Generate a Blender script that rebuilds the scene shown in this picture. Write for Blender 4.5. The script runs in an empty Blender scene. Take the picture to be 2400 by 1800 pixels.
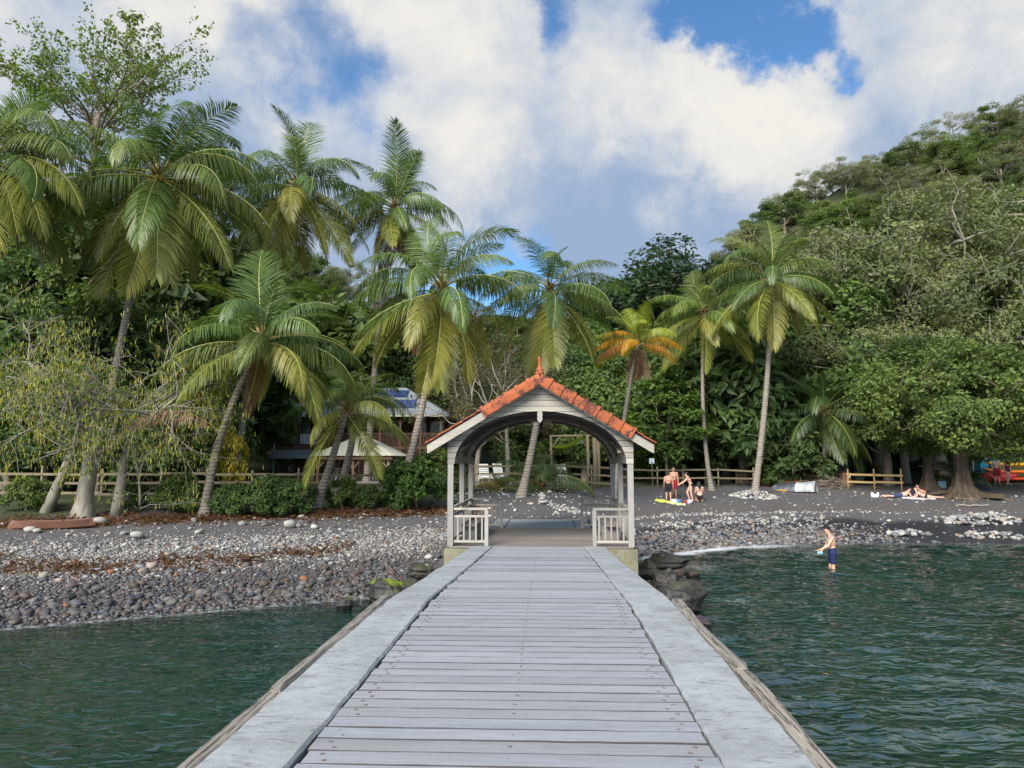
import bpy, bmesh, math, random
import numpy as np
from mathutils import Vector, Matrix, Euler
R = math.radians
SC = bpy.context.scene
COL = SC.collection

# ------------------------------------------------------------------ camera
FPX = 1803.0                      # focal length in pixels of the 2400 x 1800 frame
CAM = Vector((0.21, 0.0, 3.5))    # sea level is z = 0
YAW, PITCH = R(2.54), R(5.76)
cd = bpy.data.cameras.new('camera'); cam = bpy.data.objects.new('camera', cd); COL.objects.link(cam)
cam.location = CAM
cam.rotation_euler = Euler((R(90) + PITCH, 0, YAW), 'XYZ')
cd.sensor_width = 36.0; cd.lens = FPX / 2400 * 36; cd.clip_start = 0.05; cd.clip_end = 4000
SC.camera = cam
CROT = cam.rotation_euler.to_matrix()
SC.render.resolution_x, SC.render.resolution_y = 1024, 768

def ray(px, py):
    return (CROT @ Vector(((px - 1200) / FPX, (900 - py) / FPX, -1.0))).normalized()
def at(px, py, d):
    v = ray(px, py); t = (d - CAM.y) / v.y
    return CAM + v * t

# ------------------------------------------------------------------ world, sun, exposure
SUN_EL, SUN_AZ = R(36), R(203)     # azimuth from +Y clockwise: behind the camera
vs = SC.view_settings
vs.view_transform = 'Standard'; vs.look = 'None'; vs.exposure = 0.86; vs.gamma = 1.0; vs.use_curve_mapping = False
sd = bpy.data.lights.new('sun', 'SUN'); sd.energy = 4.0; sd.angle = R(34); sd.color = (1.0, 0.95, 0.87)
sun = bpy.data.objects.new('sun', sd); COL.objects.link(sun)
to_sun = Vector((math.sin(SUN_AZ) * math.cos(SUN_EL), math.cos(SUN_AZ) * math.cos(SUN_EL), math.sin(SUN_EL)))
sun.rotation_euler = to_sun.to_track_quat('Z', 'Y').to_euler()

def nd(nt, t, _o=0, _p=None, **inp):
    """new node; inputs by name or i<index>; sockets are linked; returns output socket _o"""
    n = nt.nodes.new(t)
    for k, v in (_p or {}).items(): setattr(n, k, v)
    for k, v in inp.items():
        s = n.inputs[int(k[1:])] if (k[0] == 'i' and k[1:].isdigit()) else n.inputs[k.replace('_', ' ')]
        if isinstance(v, bpy.types.NodeSocket): nt.links.new(v, s)
        else:
            if s.type == 'VECTOR' and len(v) == 4: v = v[:3]
            s.default_value = v
    return n.outputs[_o]
def math_(nt, op, a, b=0.0, c=None, clamp=False):
    kw = dict(i0=a, i1=b)
    if c is not None: kw['i2'] = c
    return nd(nt, 'ShaderNodeMath', 0, dict(operation=op, use_clamp=clamp), **kw)
def mixc(nt, f, a, b, mode='MIX'):
    return nd(nt, 'ShaderNodeMix', 2, dict(data_type='RGBA', blend_type=mode), i0=f, i6=a, i7=b)
def ramp(nt, v, a, b, x=0.0, y=1.0, smooth=True):
    return nd(nt, 'ShaderNodeMapRange', 0, dict(interpolation_type='SMOOTHSTEP' if smooth else 'LINEAR'), i0=v, i1=a, i2=b, i3=x, i4=y)
def c4(c): return (c[0], c[1], c[2], 1.0)

W = bpy.data.worlds.new('World'); SC.world = W; W.use_nodes = True
wt = W.node_tree; wt.nodes.clear()
CL, SKY = 4.35, 0.88
def build_world():
    nt = wt
    sky = nd(nt, 'ShaderNodeTexSky', 0, dict(sky_type='NISHITA', sun_disc=False, sun_elevation=SUN_EL, sun_rotation=SUN_AZ,
             altitude=0.0, air_density=1.0, dust_density=0.6, ozone_density=2.2))
    g = nd(nt, 'ShaderNodeTexCoord', 0)
    sx = nt.nodes.new('ShaderNodeSeparateXYZ'); nt.links.new(g, sx.inputs[0])
    zc = math_(nt, 'ADD', math_(nt, 'MAXIMUM', sx.outputs[2], 0.0), 0.22)
    u = math_(nt, 'DIVIDE', sx.outputs[0], zc); v = math_(nt, 'DIVIDE', sx.outputs[1], zc)
    p = nd(nt, 'ShaderNodeCombineXYZ', 0, None, X=u, Y=v, Z=0.35)
    n1 = nd(nt, 'ShaderNodeTexNoise', 0, None, Vector=p, Scale=1.1, Detail=8.0, Roughness=0.5, Distortion=0.3)
    n2 = nd(nt, 'ShaderNodeTexNoise', 0, None, Vector=g, Scale=5.0, Detail=10.0, Roughness=0.58, Distortion=0.5)
    n3 = nd(nt, 'ShaderNodeTexNoise', 0, None, Vector=g, Scale=2.2, Detail=6.0, Roughness=0.5)
    wig = nd(nt, 'ShaderNodeTexNoise', 1, None, Vector=g, Scale=5.0, Detail=8.0, Roughness=0.6)
    gw = nd(nt, 'ShaderNodeVectorMath', 0, dict(operation='MULTIPLY_ADD'), i0=wig, i1=(0.36, 0.36, 0.36), i2=g)
    gw = nd(nt, 'ShaderNodeVectorMath', 0, dict(operation='SUBTRACT'), i0=gw, i1=(0.18, 0.18, 0.18))
    def blobs(base, items):
        out = base
        for (px, py, a, w) in items:
            d = ray(px, py)
            ds = nd(nt, 'ShaderNodeVectorMath', 1, dict(operation='DISTANCE'), i0=gw, i1=tuple(d))
            m = ramp(nt, ds, 0.0, 2 * math.sin(R(a) / 2), w, 0.0)
            out = math_(nt, 'ADD', out, m)
        return out
    base = math_(nt, 'ADD', math_(nt, 'MULTIPLY', n1, 0.6), math_(nt, 'MULTIPLY', n2, 0.4))
    dens = blobs(math_(nt, 'ADD', base, 0.05), [(950, 230, 20, .30), (1520, 330, 14, .30), (420, 30, 12, .16), (2330, 170, 18, .36), (1300, 540, 16, .30), (1760, 520, 12, .28), (1040, 600, 9, .26), (250, 330, 14, .22), (2050, 360, 14, .22), (640, 470, 14, .24), (1500, 640, 9, .2),
                        (1810, 30, 7.2, -.74), (1950, 150, 4.5, -.44), (640, 130, 8, -.33), (780, 230, 7, -.28), (1380, 160, 5, -.34), (1150, 715, 10, -.85), (1330, -10, 4, -.4), (1690, 130, 5, -.22), (520, 250, 6, -.14)])
    cov = ramp(nt, dens, 0.34, 0.78)
    n5 = nd(nt, 'ShaderNodeTexNoise', 0, None, Vector=g, Scale=11.0, Detail=9.0, Roughness=0.62, Distortion=0.9)
    br = math_(nt, 'ADD', math_(nt, 'ADD', math_(nt, 'MULTIPLY', n2, 0.75), math_(nt, 'MULTIPLY', n3, 0.30)), math_(nt, 'MULTIPLY', math_(nt, 'SUBTRACT', n5, .5), 0.6))
    lit = blobs(br, [(1000, 200, 16, .26), (1720, 300, 10, .30), (1150, 370, 9, .16), (430, 30, 14, .24), (2350, 130, 15, .20), (1780, 470, 8, .22), (1080, 570, 6, .24), (1500, 250, 8, .16),
                     (1420, 570, 15, -.40), (950, 500, 10, -.20), (1230, 450, 9, -.10), (2120, 330, 10, -.22), (640, 420, 12, -.16), (1560, 60, 8, -.12), (300, 330, 12, -.1)])
    lit = ramp(nt, lit, 0.22, 1.0)
    cloud = mixc(nt, lit, (CL * .42, CL * .57, CL * .82, 1), (CL * 1.16, CL * 1.12, CL * 1.04, 1))
    sk = mixc(nt, 1.0, sky, (SKY * .62, SKY * .92, SKY * 1.12, 1), 'MULTIPLY')
    colr = mixc(nt, cov, sk, cloud)
    bg = nd(nt, 'ShaderNodeBackground', 0, None, Color=colr, Strength=0.1)
    o = nt.nodes.new('ShaderNodeOutputWorld'); nt.links.new(bg, o.inputs[0])
build_world()
SC.cycles.use_denoising = True
SC.cycles.max_bounces = 4; SC.cycles.diffuse_bounces = 2; SC.cycles.glossy_bounces = 2
SC.cycles.transmission_bounces = 4; SC.cycles.transparent_max_bounces = 8
SC.cycles.use_adaptive_sampling = True; SC.cycles.adaptive_threshold = 0.02
SC.cycles.sample_clamp_indirect = 4.0

# ------------------------------------------------------------------ helpers
class MB:
    """mesh collector"""
    def __init__(s): s.v = []; s.f = []; s.m = []
    def add(s, vs, fs, mi=0):
        o = len(s.v); s.v += [tuple(x) for x in vs]; s.f += [tuple(i + o for i in f) for f in fs]; s.m += [mi] * len(fs); return s
    def box(s, c, d, rot=None, mi=0, bev=0.0):
        x, y, z = d[0] / 2, d[1] / 2, d[2] / 2
        if bev > 0:   # chamfer of the vertical-profile edges (top and bottom rims)
            b = min(bev, x * .9, y * .9, z * .9)
            rings = [(-z, b), (-z + b, 0), (z - b, 0), (z, b)]
            P = []
            for (zz, q) in rings: P += [(-x + q, -y + q, zz), (x - q, -y + q, zz), (x - q, y - q, zz), (-x + q, y - q, zz)]
            F = [(3, 2, 1, 0), (12, 13, 14, 15)]
            for k in range(3):
                for j in range(4): F.append((4 * k + j, 4 * k + (j + 1) % 4, 4 * k + 4 + (j + 1) % 4, 4 * k + 4 + j))
        else:
            P = [(-x, -y, -z), (x, -y, -z), (x, y, -z), (-x, y, -z), (-x, -y, z), (x, -y, z), (x, y, z), (-x, y, z)]
            F = [(3, 2, 1, 0), (4, 5, 6, 7), (0, 1, 5, 4), (1, 2, 6, 5), (2, 3, 7, 6), (3, 0, 4, 7)]
        M = rot if rot is not None else Matrix.Identity(3)
        return s.add([M @ Vector(p) + Vector(c) for p in P], F, mi)
    def bar(s, a, b, w, h, mi=0, up=(0, 0, 1), bev=0.0):
        a = Vector(a); b = Vector(b); x = (b - a); L = x.length; x.normalize(); up = Vector(up)
        y = up.cross(x)
        if y.length < 1e-4: y = Vector((0, 1, 0)).cross(x)
        y.normalize(); z = x.cross(y)
        return s.box((a + b) / 2, (L, w, h), Matrix((x, y, z)).transposed(), mi, bev)
    def tube(s, pts, rad, n=8, mi=0, caps=True, wob=None):
        pts = [Vector(p) for p in pts]; k = len(pts)
        if not hasattr(rad, '__len__'): rad = [rad] * k
        vs = []; ref = None
        for i, p in enumerate(pts):
            t = (pts[min(i + 1, k - 1)] - pts[max(i - 1, 0)])
            if t.length < 1e-9: t = Vector((0, 0, 1))
            t.normalize()
            if ref is None: ref = Vector((1, 0, 0)) if abs(t.x) < .8 else Vector((0, 1, 0))
            u = (ref - t * ref.dot(t)); u.normalize(); ref = u; w = t.cross(u)
            for j in range(n):
                a = 2 * math.pi * j / n; r = rad[i] * (wob(i, j) if wob else 1.0)
                vs.append(p + u * (math.cos(a) * r) + w * (math.sin(a) * r))
        fs = [(i * n + j, i * n + (j + 1) % n, (i + 1) * n + (j + 1) % n, (i + 1) * n + j) for i in range(k - 1) for j in range(n)]
        if caps: fs += [tuple(range(n - 1, -1, -1)), tuple(range((k - 1) * n, k * n))]
        return s.add(vs, fs, mi)
    def lathe(s, prof, n=16, c=(0, 0, 0), mi=0):
        vs = [(c[0] + r * math.cos(2 * math.pi * j / n), c[1] + r * math.sin(2 * math.pi * j / n), c[2] + z) for (r, z) in prof for j in range(n)]
        k = len(prof)
        fs = [(i * n + j, i * n + (j + 1) % n, (i + 1) * n + (j + 1) % n, (i + 1) * n + j) for i in range(k - 1) for j in range(n)]
        fs += [tuple(range(n - 1, -1, -1)), tuple(range((k - 1) * n, k * n))]
        return s.add(vs, fs, mi)
    def prism(s, poly, y0, y1, mi=0):
        """polygon in x,z extruded along y"""
        n = len(poly)
        vs = [(p[0], y0, p[1]) for p in poly] + [(p[0], y1, p[1]) for p in poly]
        fs = [tuple(range(n)), tuple(range(2 * n - 1, n - 1, -1))] + [(i, n + i, n + (i + 1) % n, (i + 1) % n) for i in range(n)]
        return s.add(vs, fs, mi)
    def ball(s, c, r, n=8, mi=0, sc=(1, 1, 1)):
        prof = [(max(1e-4, math.sin(math.pi * i / n)) * r, -math.cos(math.pi * i / n) * r) for i in range(n + 1)]
        o = len(s.v); s.lathe(prof, n + 2, (0, 0, 0), mi)
        for i in range(o, len(s.v)):
            x, y, z = s.v[i]; s.v[i] = (c[0] + x * sc[0], c[1] + y * sc[1], c[2] + z * sc[2])
        return s
    def mesh(s, name, mats, smooth=False):
        me = bpy.data.meshes.new(name); me.from_pydata(s.v, [], s.f)
        for m in (mats if isinstance(mats, (list, tuple)) else [mats]): me.materials.append(m)
        if any(s.m): me.polygons.foreach_set('material_index', s.m)
        if smooth: me.polygons.foreach_set('use_smooth', [True] * len(s.f))
        me.update(); return me
    def build(s, name, mats, parent=None, smooth=False, loc=None, color=None):
        return inst(name, s.mesh(name, mats, smooth), parent, loc, color=color)
def inst(name, me, parent=None, loc=None, rot=None, scale=None, color=None):
    o = bpy.data.objects.new(name, me); COL.objects.link(o)
    if parent: o.parent = parent
    if loc is not None: o.location = loc
    if rot is not None: o.rotation_euler = rot
    if scale is not None: o.scale = scale if hasattr(scale, '__len__') else (scale,) * 3
    if color is not None: o.color = c4(color)
    return o
def tag(o, label=None, cat=None, group=None, kind=None):
    if label: o['label'] = label
    if cat: o['category'] = cat
    if group: o['group'] = group
    if kind: o['kind'] = kind
    return o
def thing(name, label, cat, loc=(0, 0, 0), rz=0.0, group=None):
    o = bpy.data.objects.new(name, None); COL.objects.link(o); o.location = loc; o.rotation_euler = (0, 0, rz); o.empty_display_size = .2
    return tag(o, label, cat, group)
def npmesh(name, V, F, mats, smooth=False, attr=None, cattr=None, mi=None):
    """V (n,3), F (m,k) arrays"""
    me = bpy.data.meshes.new(name); k = F.shape[1]; m = len(F)
    me.vertices.add(len(V)); me.vertices.foreach_set('co', np.ascontiguousarray(V, dtype=np.float32).ravel())
    me.loops.add(m * k); me.loops.foreach_set('vertex_index', np.ascontiguousarray(F, dtype=np.int32).ravel())
    me.polygons.add(m); me.polygons.foreach_set('loop_start', np.arange(0, m * k, k, dtype=np.int32))
    me.polygons.foreach_set('use_smooth', np.full(m, smooth))
    if mi is not None: me.polygons.foreach_set('material_index', np.ascontiguousarray(mi, dtype=np.int32))
    for mm in (mats if isinstance(mats, (list, tuple)) else [mats]): me.materials.append(mm)
    for nme, a in (attr or {}).items():
        at_ = me.attributes.new(nme, 'FLOAT', 'POINT'); at_.data.foreach_set('value', np.ascontiguousarray(a, dtype=np.float32))
    for nme, a in (cattr or {}).items():
        at_ = me.attributes.new(nme, 'FLOAT_COLOR', 'POINT'); at_.data.foreach_set('color', np.ascontiguousarray(a, dtype=np.float32).ravel())
    me.update(calc_edges=True); me.validate(); return me
# ------------------------------------------------------------------ materials
M = {}
def newmat(name):
    m = bpy.data.materials.new(name); m.use_nodes = True; m.node_tree.nodes.clear(); M[name] = m; return m, m.node_tree
def out(nt, sh):
    o = nt.nodes.new('ShaderNodeOutputMaterial'); nt.links.new(sh, o.inputs[0])
def bump(nt, h, s, d=0.02, n=None):
    kw = dict(Height=h, Strength=s, Distance=d)
    if n is not None: kw['Normal'] = n
    return nd(nt, 'ShaderNodeBump', 0, None, **kw)
def ocoord(nt, scale=(1, 1, 1), rnd=True):
    c = nd(nt, 'ShaderNodeTexCoord', 3)
    if rnd:
        r = nd(nt, 'ShaderNodeObjectInfo', 5)
        off = nd(nt, 'ShaderNodeVectorMath', 0, dict(operation='SCALE'), i0=(37.0, 91.0, 53.0), Scale=r)
        c = nd(nt, 'ShaderNodeVectorMath', 0, dict(operation='ADD'), i0=c, i1=off)
    return nd(nt, 'ShaderNodeVectorMath', 0, dict(operation='MULTIPLY'), i0=c, i1=scale)
def simple(name, base, rough=.6, var=.25, scale=6, stretch=(1, 1, 1), dark=None, bmp=.15, rnd=.15, metal=0.0, spec=.4, use_obj=False, bd=.01, darkat=(.55, .75)):
    """base colour broken up by two noises, per-object variation, bump"""
    m, nt = newmat(name); c = ocoord(nt, stretch)
    n = nd(nt, 'ShaderNodeTexNoise', 0, None, Vector=c, Scale=scale, Detail=6.0, Roughness=.62)
    n2 = nd(nt, 'ShaderNodeTexNoise', 0, None, Vector=c, Scale=scale * .23, Detail=4.0, Roughness=.6)
    col = nd(nt, 'ShaderNodeObjectInfo', 1) if use_obj else c4(base)
    f = math_(nt, 'ADD', math_(nt, 'MULTIPLY', math_(nt, 'SUBTRACT', n, .5), 2 * var), 1.0)
    f = math_(nt, 'ADD', f, math_(nt, 'MULTIPLY', math_(nt, 'SUBTRACT', n2, .5), 1.3 * var))
    r = nd(nt, 'ShaderNodeObjectInfo', 5)
    f = math_(nt, 'MULTIPLY', f, math_(nt, 'ADD', math_(nt, 'MULTIPLY', math_(nt, 'SUBTRACT', r, .5), 2 * rnd), 1.0))
    col = nd(nt, 'ShaderNodeVectorMath', 0, dict(operation='SCALE'), i0=col, Scale=f)
    if dark is not None:
        col = mixc(nt, ramp(nt, n2, darkat[0], darkat[1]), col, c4(dark))
    b = nd(nt, 'ShaderNodeBsdfPrincipled', 0, None, Base_Color=col, Roughness=rough, Metallic=metal, Specular_IOR_Level=spec, Normal=bump(nt, n, bmp, bd))
    out(nt, b); return m
def leafmat(name, base, trans=.3, rough=.5, var=.35, warm=(1.25, 1.05, .6), spec=.3, use_obj=True):
    """leaf: object colour x per-leaf random value; some light passes through"""
    m, nt = newmat(name)
    a = nd(nt, 'ShaderNodeAttribute', 2, dict(attribute_name='rnd'))
    oc = nd(nt, 'ShaderNodeObjectInfo', 1) if use_obj else c4(base)
    f = math_(nt, 'ADD', 1.0 - var, math_(nt, 'MULTIPLY', a, 2 * var))
    col = nd(nt, 'ShaderNodeVectorMath', 0, dict(operation='SCALE'), i0=oc, Scale=f)
    col = mixc(nt, math_(nt, 'MULTIPLY', math_(nt, 'POWER', a, 4.0), .8), col, mixc(nt, 1.0, col, c4(warm), 'MULTIPLY'))
    b = nd(nt, 'ShaderNodeBsdfPrincipled', 0, None, Base_Color=col, Roughness=rough, Specular_IOR_Level=spec)
    tc = mixc(nt, 1.0, col, (1.25, 1.35, .55, 1), 'MULTIPLY')
    t = nd(nt, 'ShaderNodeBsdfTranslucent', 0, None, Color=tc)
    out(nt, nd(nt, 'ShaderNodeMixShader', 0, None, i0=trans, i1=b, i2=t)); return m

def wood(name, base, tint, rough=.65, axis=0, scale=9, streak=.22, bmp=.35, crack=None, rnd=.16, dirt=None):
    """weathered board: streaks along the local axis, tint per board"""
    m, nt = newmat(name)
    st = [9.0, 9.0, 9.0]; st[axis] = .55
    c = ocoord(nt, tuple(st))
    n = nd(nt, 'ShaderNodeTexNoise', 0, None, Vector=c, Scale=scale * .55, Detail=7.0, Roughness=.68, Distortion=.25)
    c2 = ocoord(nt, (1.0, 1.0, 1.0))
    n2 = nd(nt, 'ShaderNodeTexNoise', 0, None, Vector=c2, Scale=1.6, Detail=5.0, Roughness=.6)
    n3 = nd(nt, 'ShaderNodeTexNoise', 0, None, Vector=c2, Scale=16.0, Detail=4.0, Roughness=.7)
    r = nd(nt, 'ShaderNodeObjectInfo', 5)
    col = mixc(nt, ramp(nt, math_(nt, 'ADD', math_(nt, 'MULTIPLY', r, .55), math_(nt, 'MULTIPLY', n2, .55)), .25, .85), c4(base), c4(tint))
    f = math_(nt, 'ADD', 1.0, math_(nt, 'MULTIPLY', math_(nt, 'SUBTRACT', n, .5), 2.6 * streak))
    f = math_(nt, 'ADD', f, math_(nt, 'MULTIPLY', math_(nt, 'SUBTRACT', n3, .5), .9 * streak))
    f = math_(nt, 'MULTIPLY', f, math_(nt, 'ADD', 1.0 - rnd / 2, math_(nt, 'MULTIPLY', math_(nt, 'FRACT', math_(nt, 'MULTIPLY', r, 7.31)), rnd)))
    col = nd(nt, 'ShaderNodeVectorMath', 0, dict(operation='SCALE'), i0=col, Scale=f)
    st2 = [3.2, 3.2, 3.2]; st2[axis] = .35
    n4 = nd(nt, 'ShaderNodeTexNoise', 0, None, Vector=ocoord(nt, tuple(st2)), Scale=2.0, Detail=6.0, Roughness=.65, Distortion=.4)
    col = nd(nt, 'ShaderNodeVectorMath', 0, dict(operation='SCALE'), i0=col, Scale=math_(nt, 'ADD', 1.0, math_(nt, 'MULTIPLY', math_(nt, 'SUBTRACT', n4, .5), 2.2 * streak)))
    if dirt is not None: col = mixc(nt, ramp(nt, n2, .55, .8, 0, .75), col, c4(dirt))
    h = n
    if crack is not None:
        w = [22.0, 22.0, 22.0]; w[axis] = .9
        cc = ocoord(nt, tuple(w))
        k = nd(nt, 'ShaderNodeTexNoise', 0, None, Vector=cc, Scale=1.1, Detail=4.0, Roughness=.55, Distortion=.6)
        kk = math_(nt, 'ABSOLUTE', math_(nt, 'SUBTRACT', k, .5))
        km = ramp(nt, kk, 0.0, .035, 1.0, 0.0)
        col = mixc(nt, math_(nt, 'MULTIPLY', km, .85), col, c4(crack))
        h = math_(nt, 'SUBTRACT', n, km)
    b = nd(nt, 'ShaderNodeBsdfPrincipled', 0, None, Base_Color=col, Roughness=rough, Specular_IOR_Level=.35, Normal=bump(nt, h, bmp, .006))
    out(nt, b); return m

wood('deck_wood', (.285, .302, .332), (.262, .262, .276), rough=.55, axis=0, streak=.26, bmp=.35, rnd=.12)
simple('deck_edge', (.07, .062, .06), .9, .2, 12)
wood('floor_wood', (.22, .195, .175), (.19, .17, .16), rough=.6, axis=0, streak=.25, bmp=.25, rnd=.2)
wood('grey_wood', (.34, .31, .265), (.23, .212, .187), axis=0, streak=.36, bmp=.4, rnd=.34, dirt=(.16, .15, .135))
wood('grey_post', (.31, .295, .275), (.245, .23, .21), axis=2, streak=.26, bmp=.4, rnd=.2, dirt=(.18, .17, .155))
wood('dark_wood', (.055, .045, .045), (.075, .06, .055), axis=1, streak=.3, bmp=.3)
wood('fender_wood', (.28, .25, .21), (.225, .205, .178), axis=0, streak=.3, bmp=.9, crack=(.06, .045, .035))
wood('fence_wood', (.20, .165, .10), (.16, .125, .08), axis=0, streak=.3, bmp=.4)
wood('yellow_wood', (.34, .235, .10), (.28, .19, .085), axis=0, streak=.25, bmp=.4)
wood('house_wood', (.13, .072, .046), (.10, .058, .038), axis=0, streak=.3, bmp=.3)
wood('rail_wood', (.20, .105, .068), (.16, .085, .055), axis=2, streak=.25, bmp=.3)
wood('hull_wood', (.20, .095, .06), (.17, .085, .058), axis=0, streak=.25, bmp=.4)
wood('drift_wood', (.13, .095, .06), (.10, .075, .05), axis=0, streak=.3, bmp=.5)
simple('hole', (.012, .010, .010), .9, .1)
simple('metal', (.42, .40, .38), .4, .15, 30, metal=.8)
simple('rust', (.10, .05, .04), .7, .2, 40)

def concrete(name, a, b_, stain, moss=None):
    m, nt = newmat(name); c = nd(nt, 'ShaderNodeNewGeometry', 0)
    n = nd(nt, 'ShaderNodeTexNoise', 0, None, Vector=c, Scale=1.6, Detail=9.0, Roughness=.68, Distortion=.3)
    n2 = nd(nt, 'ShaderNodeTexNoise', 0, None, Vector=c, Scale=11.0, Detail=7.0, Roughness=.72)
    cs = nd(nt, 'ShaderNodeVectorMath', 0, dict(operation='MULTIPLY'), i0=c, i1=(1.0, 2.6, 1.0))
    n3 = nd(nt, 'ShaderNodeTexNoise', 0, None, Vector=cs, Scale=4.5, Detail=8.0, Roughness=.75, Distortion=1.2)
    v = nd(nt, 'ShaderNodeTexVoronoi', 0, None, Vector=c, Scale=60.0)
    col = mixc(nt, ramp(nt, n, .36, .64), c4(a), c4(b_))
    col = mixc(nt, ramp(nt, n3, .50, .66, 0, .8), col, c4(stain))
    col = mixc(nt, ramp(nt, n2, .58, .76, 0, .55), col, c4([x * .62 for x in stain]))
    col = mixc(nt, ramp(nt, n2, .42, .28, 0, .5), col, c4([min(.8, x * 1.28) for x in a]))
    if moss is not None:
        col = mixc(nt, ramp(nt, n3, .46, .6, 0, .8), col, c4(moss))
    h = math_(nt, 'ADD', math_(nt, 'MULTIPLY', n2, .8), math_(nt, 'MULTIPLY', v, .35))
    b = nd(nt, 'ShaderNodeBsdfPrincipled', 0, None, Base_Color=col, Roughness=.75, Specular_IOR_Level=.3, Normal=bump(nt, h, .4, .012))
    out(nt, b); return m
concrete('concrete', (.34, .36, .37), (.25, .265, .272), (.135, .14, .138))
concrete('plinth', (.22, .205, .15), (.15, .145, .11), (.06, .06, .045), (.17, .15, .05))
concrete('lowdeck', (.33, .35, .35), (.27, .29, .29), (.2, .2, .2))

def terracotta():
    m, nt = newmat('terracotta'); c = ocoord(nt)
    n = nd(nt, 'ShaderNodeTexNoise', 0, None, Vector=c, Scale=5.0, Detail=8.0, Roughness=.66, Distortion=.8)
    n2 = nd(nt, 'ShaderNodeTexNoise', 0, None, Vector=c, Scale=30.0, Detail=4.0)
    r = nd(nt, 'ShaderNodeObjectInfo', 5)
    col = mixc(nt, r, (.36, .092, .034, 1), (.27, .072, .030, 1))
    col = mixc(nt, ramp(nt, n2, .4, .75, 0, .4), col, (.5, .18, .075, 1))
    col = mixc(nt, ramp(nt, n, .50, .57, 0, .92), col, (.085, .034, .030, 1))
    out(nt, nd(nt, 'ShaderNodeBsdfPrincipled', 0, None, Base_Color=col, Roughness=.72, Specular_IOR_Level=.25, Normal=bump(nt, n2, .2, .006)))
terracotta()

def ground_mat():
    m, nt = newmat('volcanic_sand'); c = nd(nt, 'ShaderNodeNewGeometry', 0)
    n = nd(nt, 'ShaderNodeTexNoise', 0, None, Vector=c, Scale=.45, Detail=8.0, Roughness=.6)
    n2 = nd(nt, 'ShaderNodeTexNoise', 0, None, Vector=c, Scale=7.0, Detail=8.0, Roughness=.7)
    n4 = nd(nt, 'ShaderNodeTexNoise', 0, None, Vector=c, Scale=45.0, Detail=3.0, Roughness=.7)
    wet = nd(nt, 'ShaderNodeAttribute', 2, dict(attribute_name='wet'))
    soil = nd(nt, 'ShaderNodeAttribute', 2, dict(attribute_name='soil'))
    lit = nd(nt, 'ShaderNodeAttribute', 2, dict(attribute_name='litter'))
    col = mixc(nt, n, (.098, .093, .096, 1), (.068, .065, .068, 1))
    col = mixc(nt, ramp(nt, n2, .45, .7, 0, .6), col, (.145, .135, .13, 1))
    col = mixc(nt, ramp(nt, n4, .62, .75, 0, .35), col, (.22, .21, .2, 1))
    col = mixc(nt, wet, col, (.030, .031, .036, 1))
    col = mixc(nt, math_(nt, 'MULTIPLY', lit, ramp(nt, n2, .38, .56)), col, (.15, .07, .03, 1))
    sc = mixc(nt, ramp(nt, n2, .35, .65), (.030, .028, .014, 1), (.055, .075, .026, 1))
    col = mixc(nt, soil, col, sc)
    rg = math_(nt, 'SUBTRACT', .9, math_(nt, 'MULTIPLY', wet, .5))
    h = math_(nt, 'ADD', n2, math_(nt, 'MULTIPLY', n4, .35))
    out(nt, nd(nt, 'ShaderNodeBsdfPrincipled', 0, None, Base_Color=col, Roughness=rg, Specular_IOR_Level=.35, Normal=bump(nt, h, .6, .06)))
ground_mat()
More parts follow.
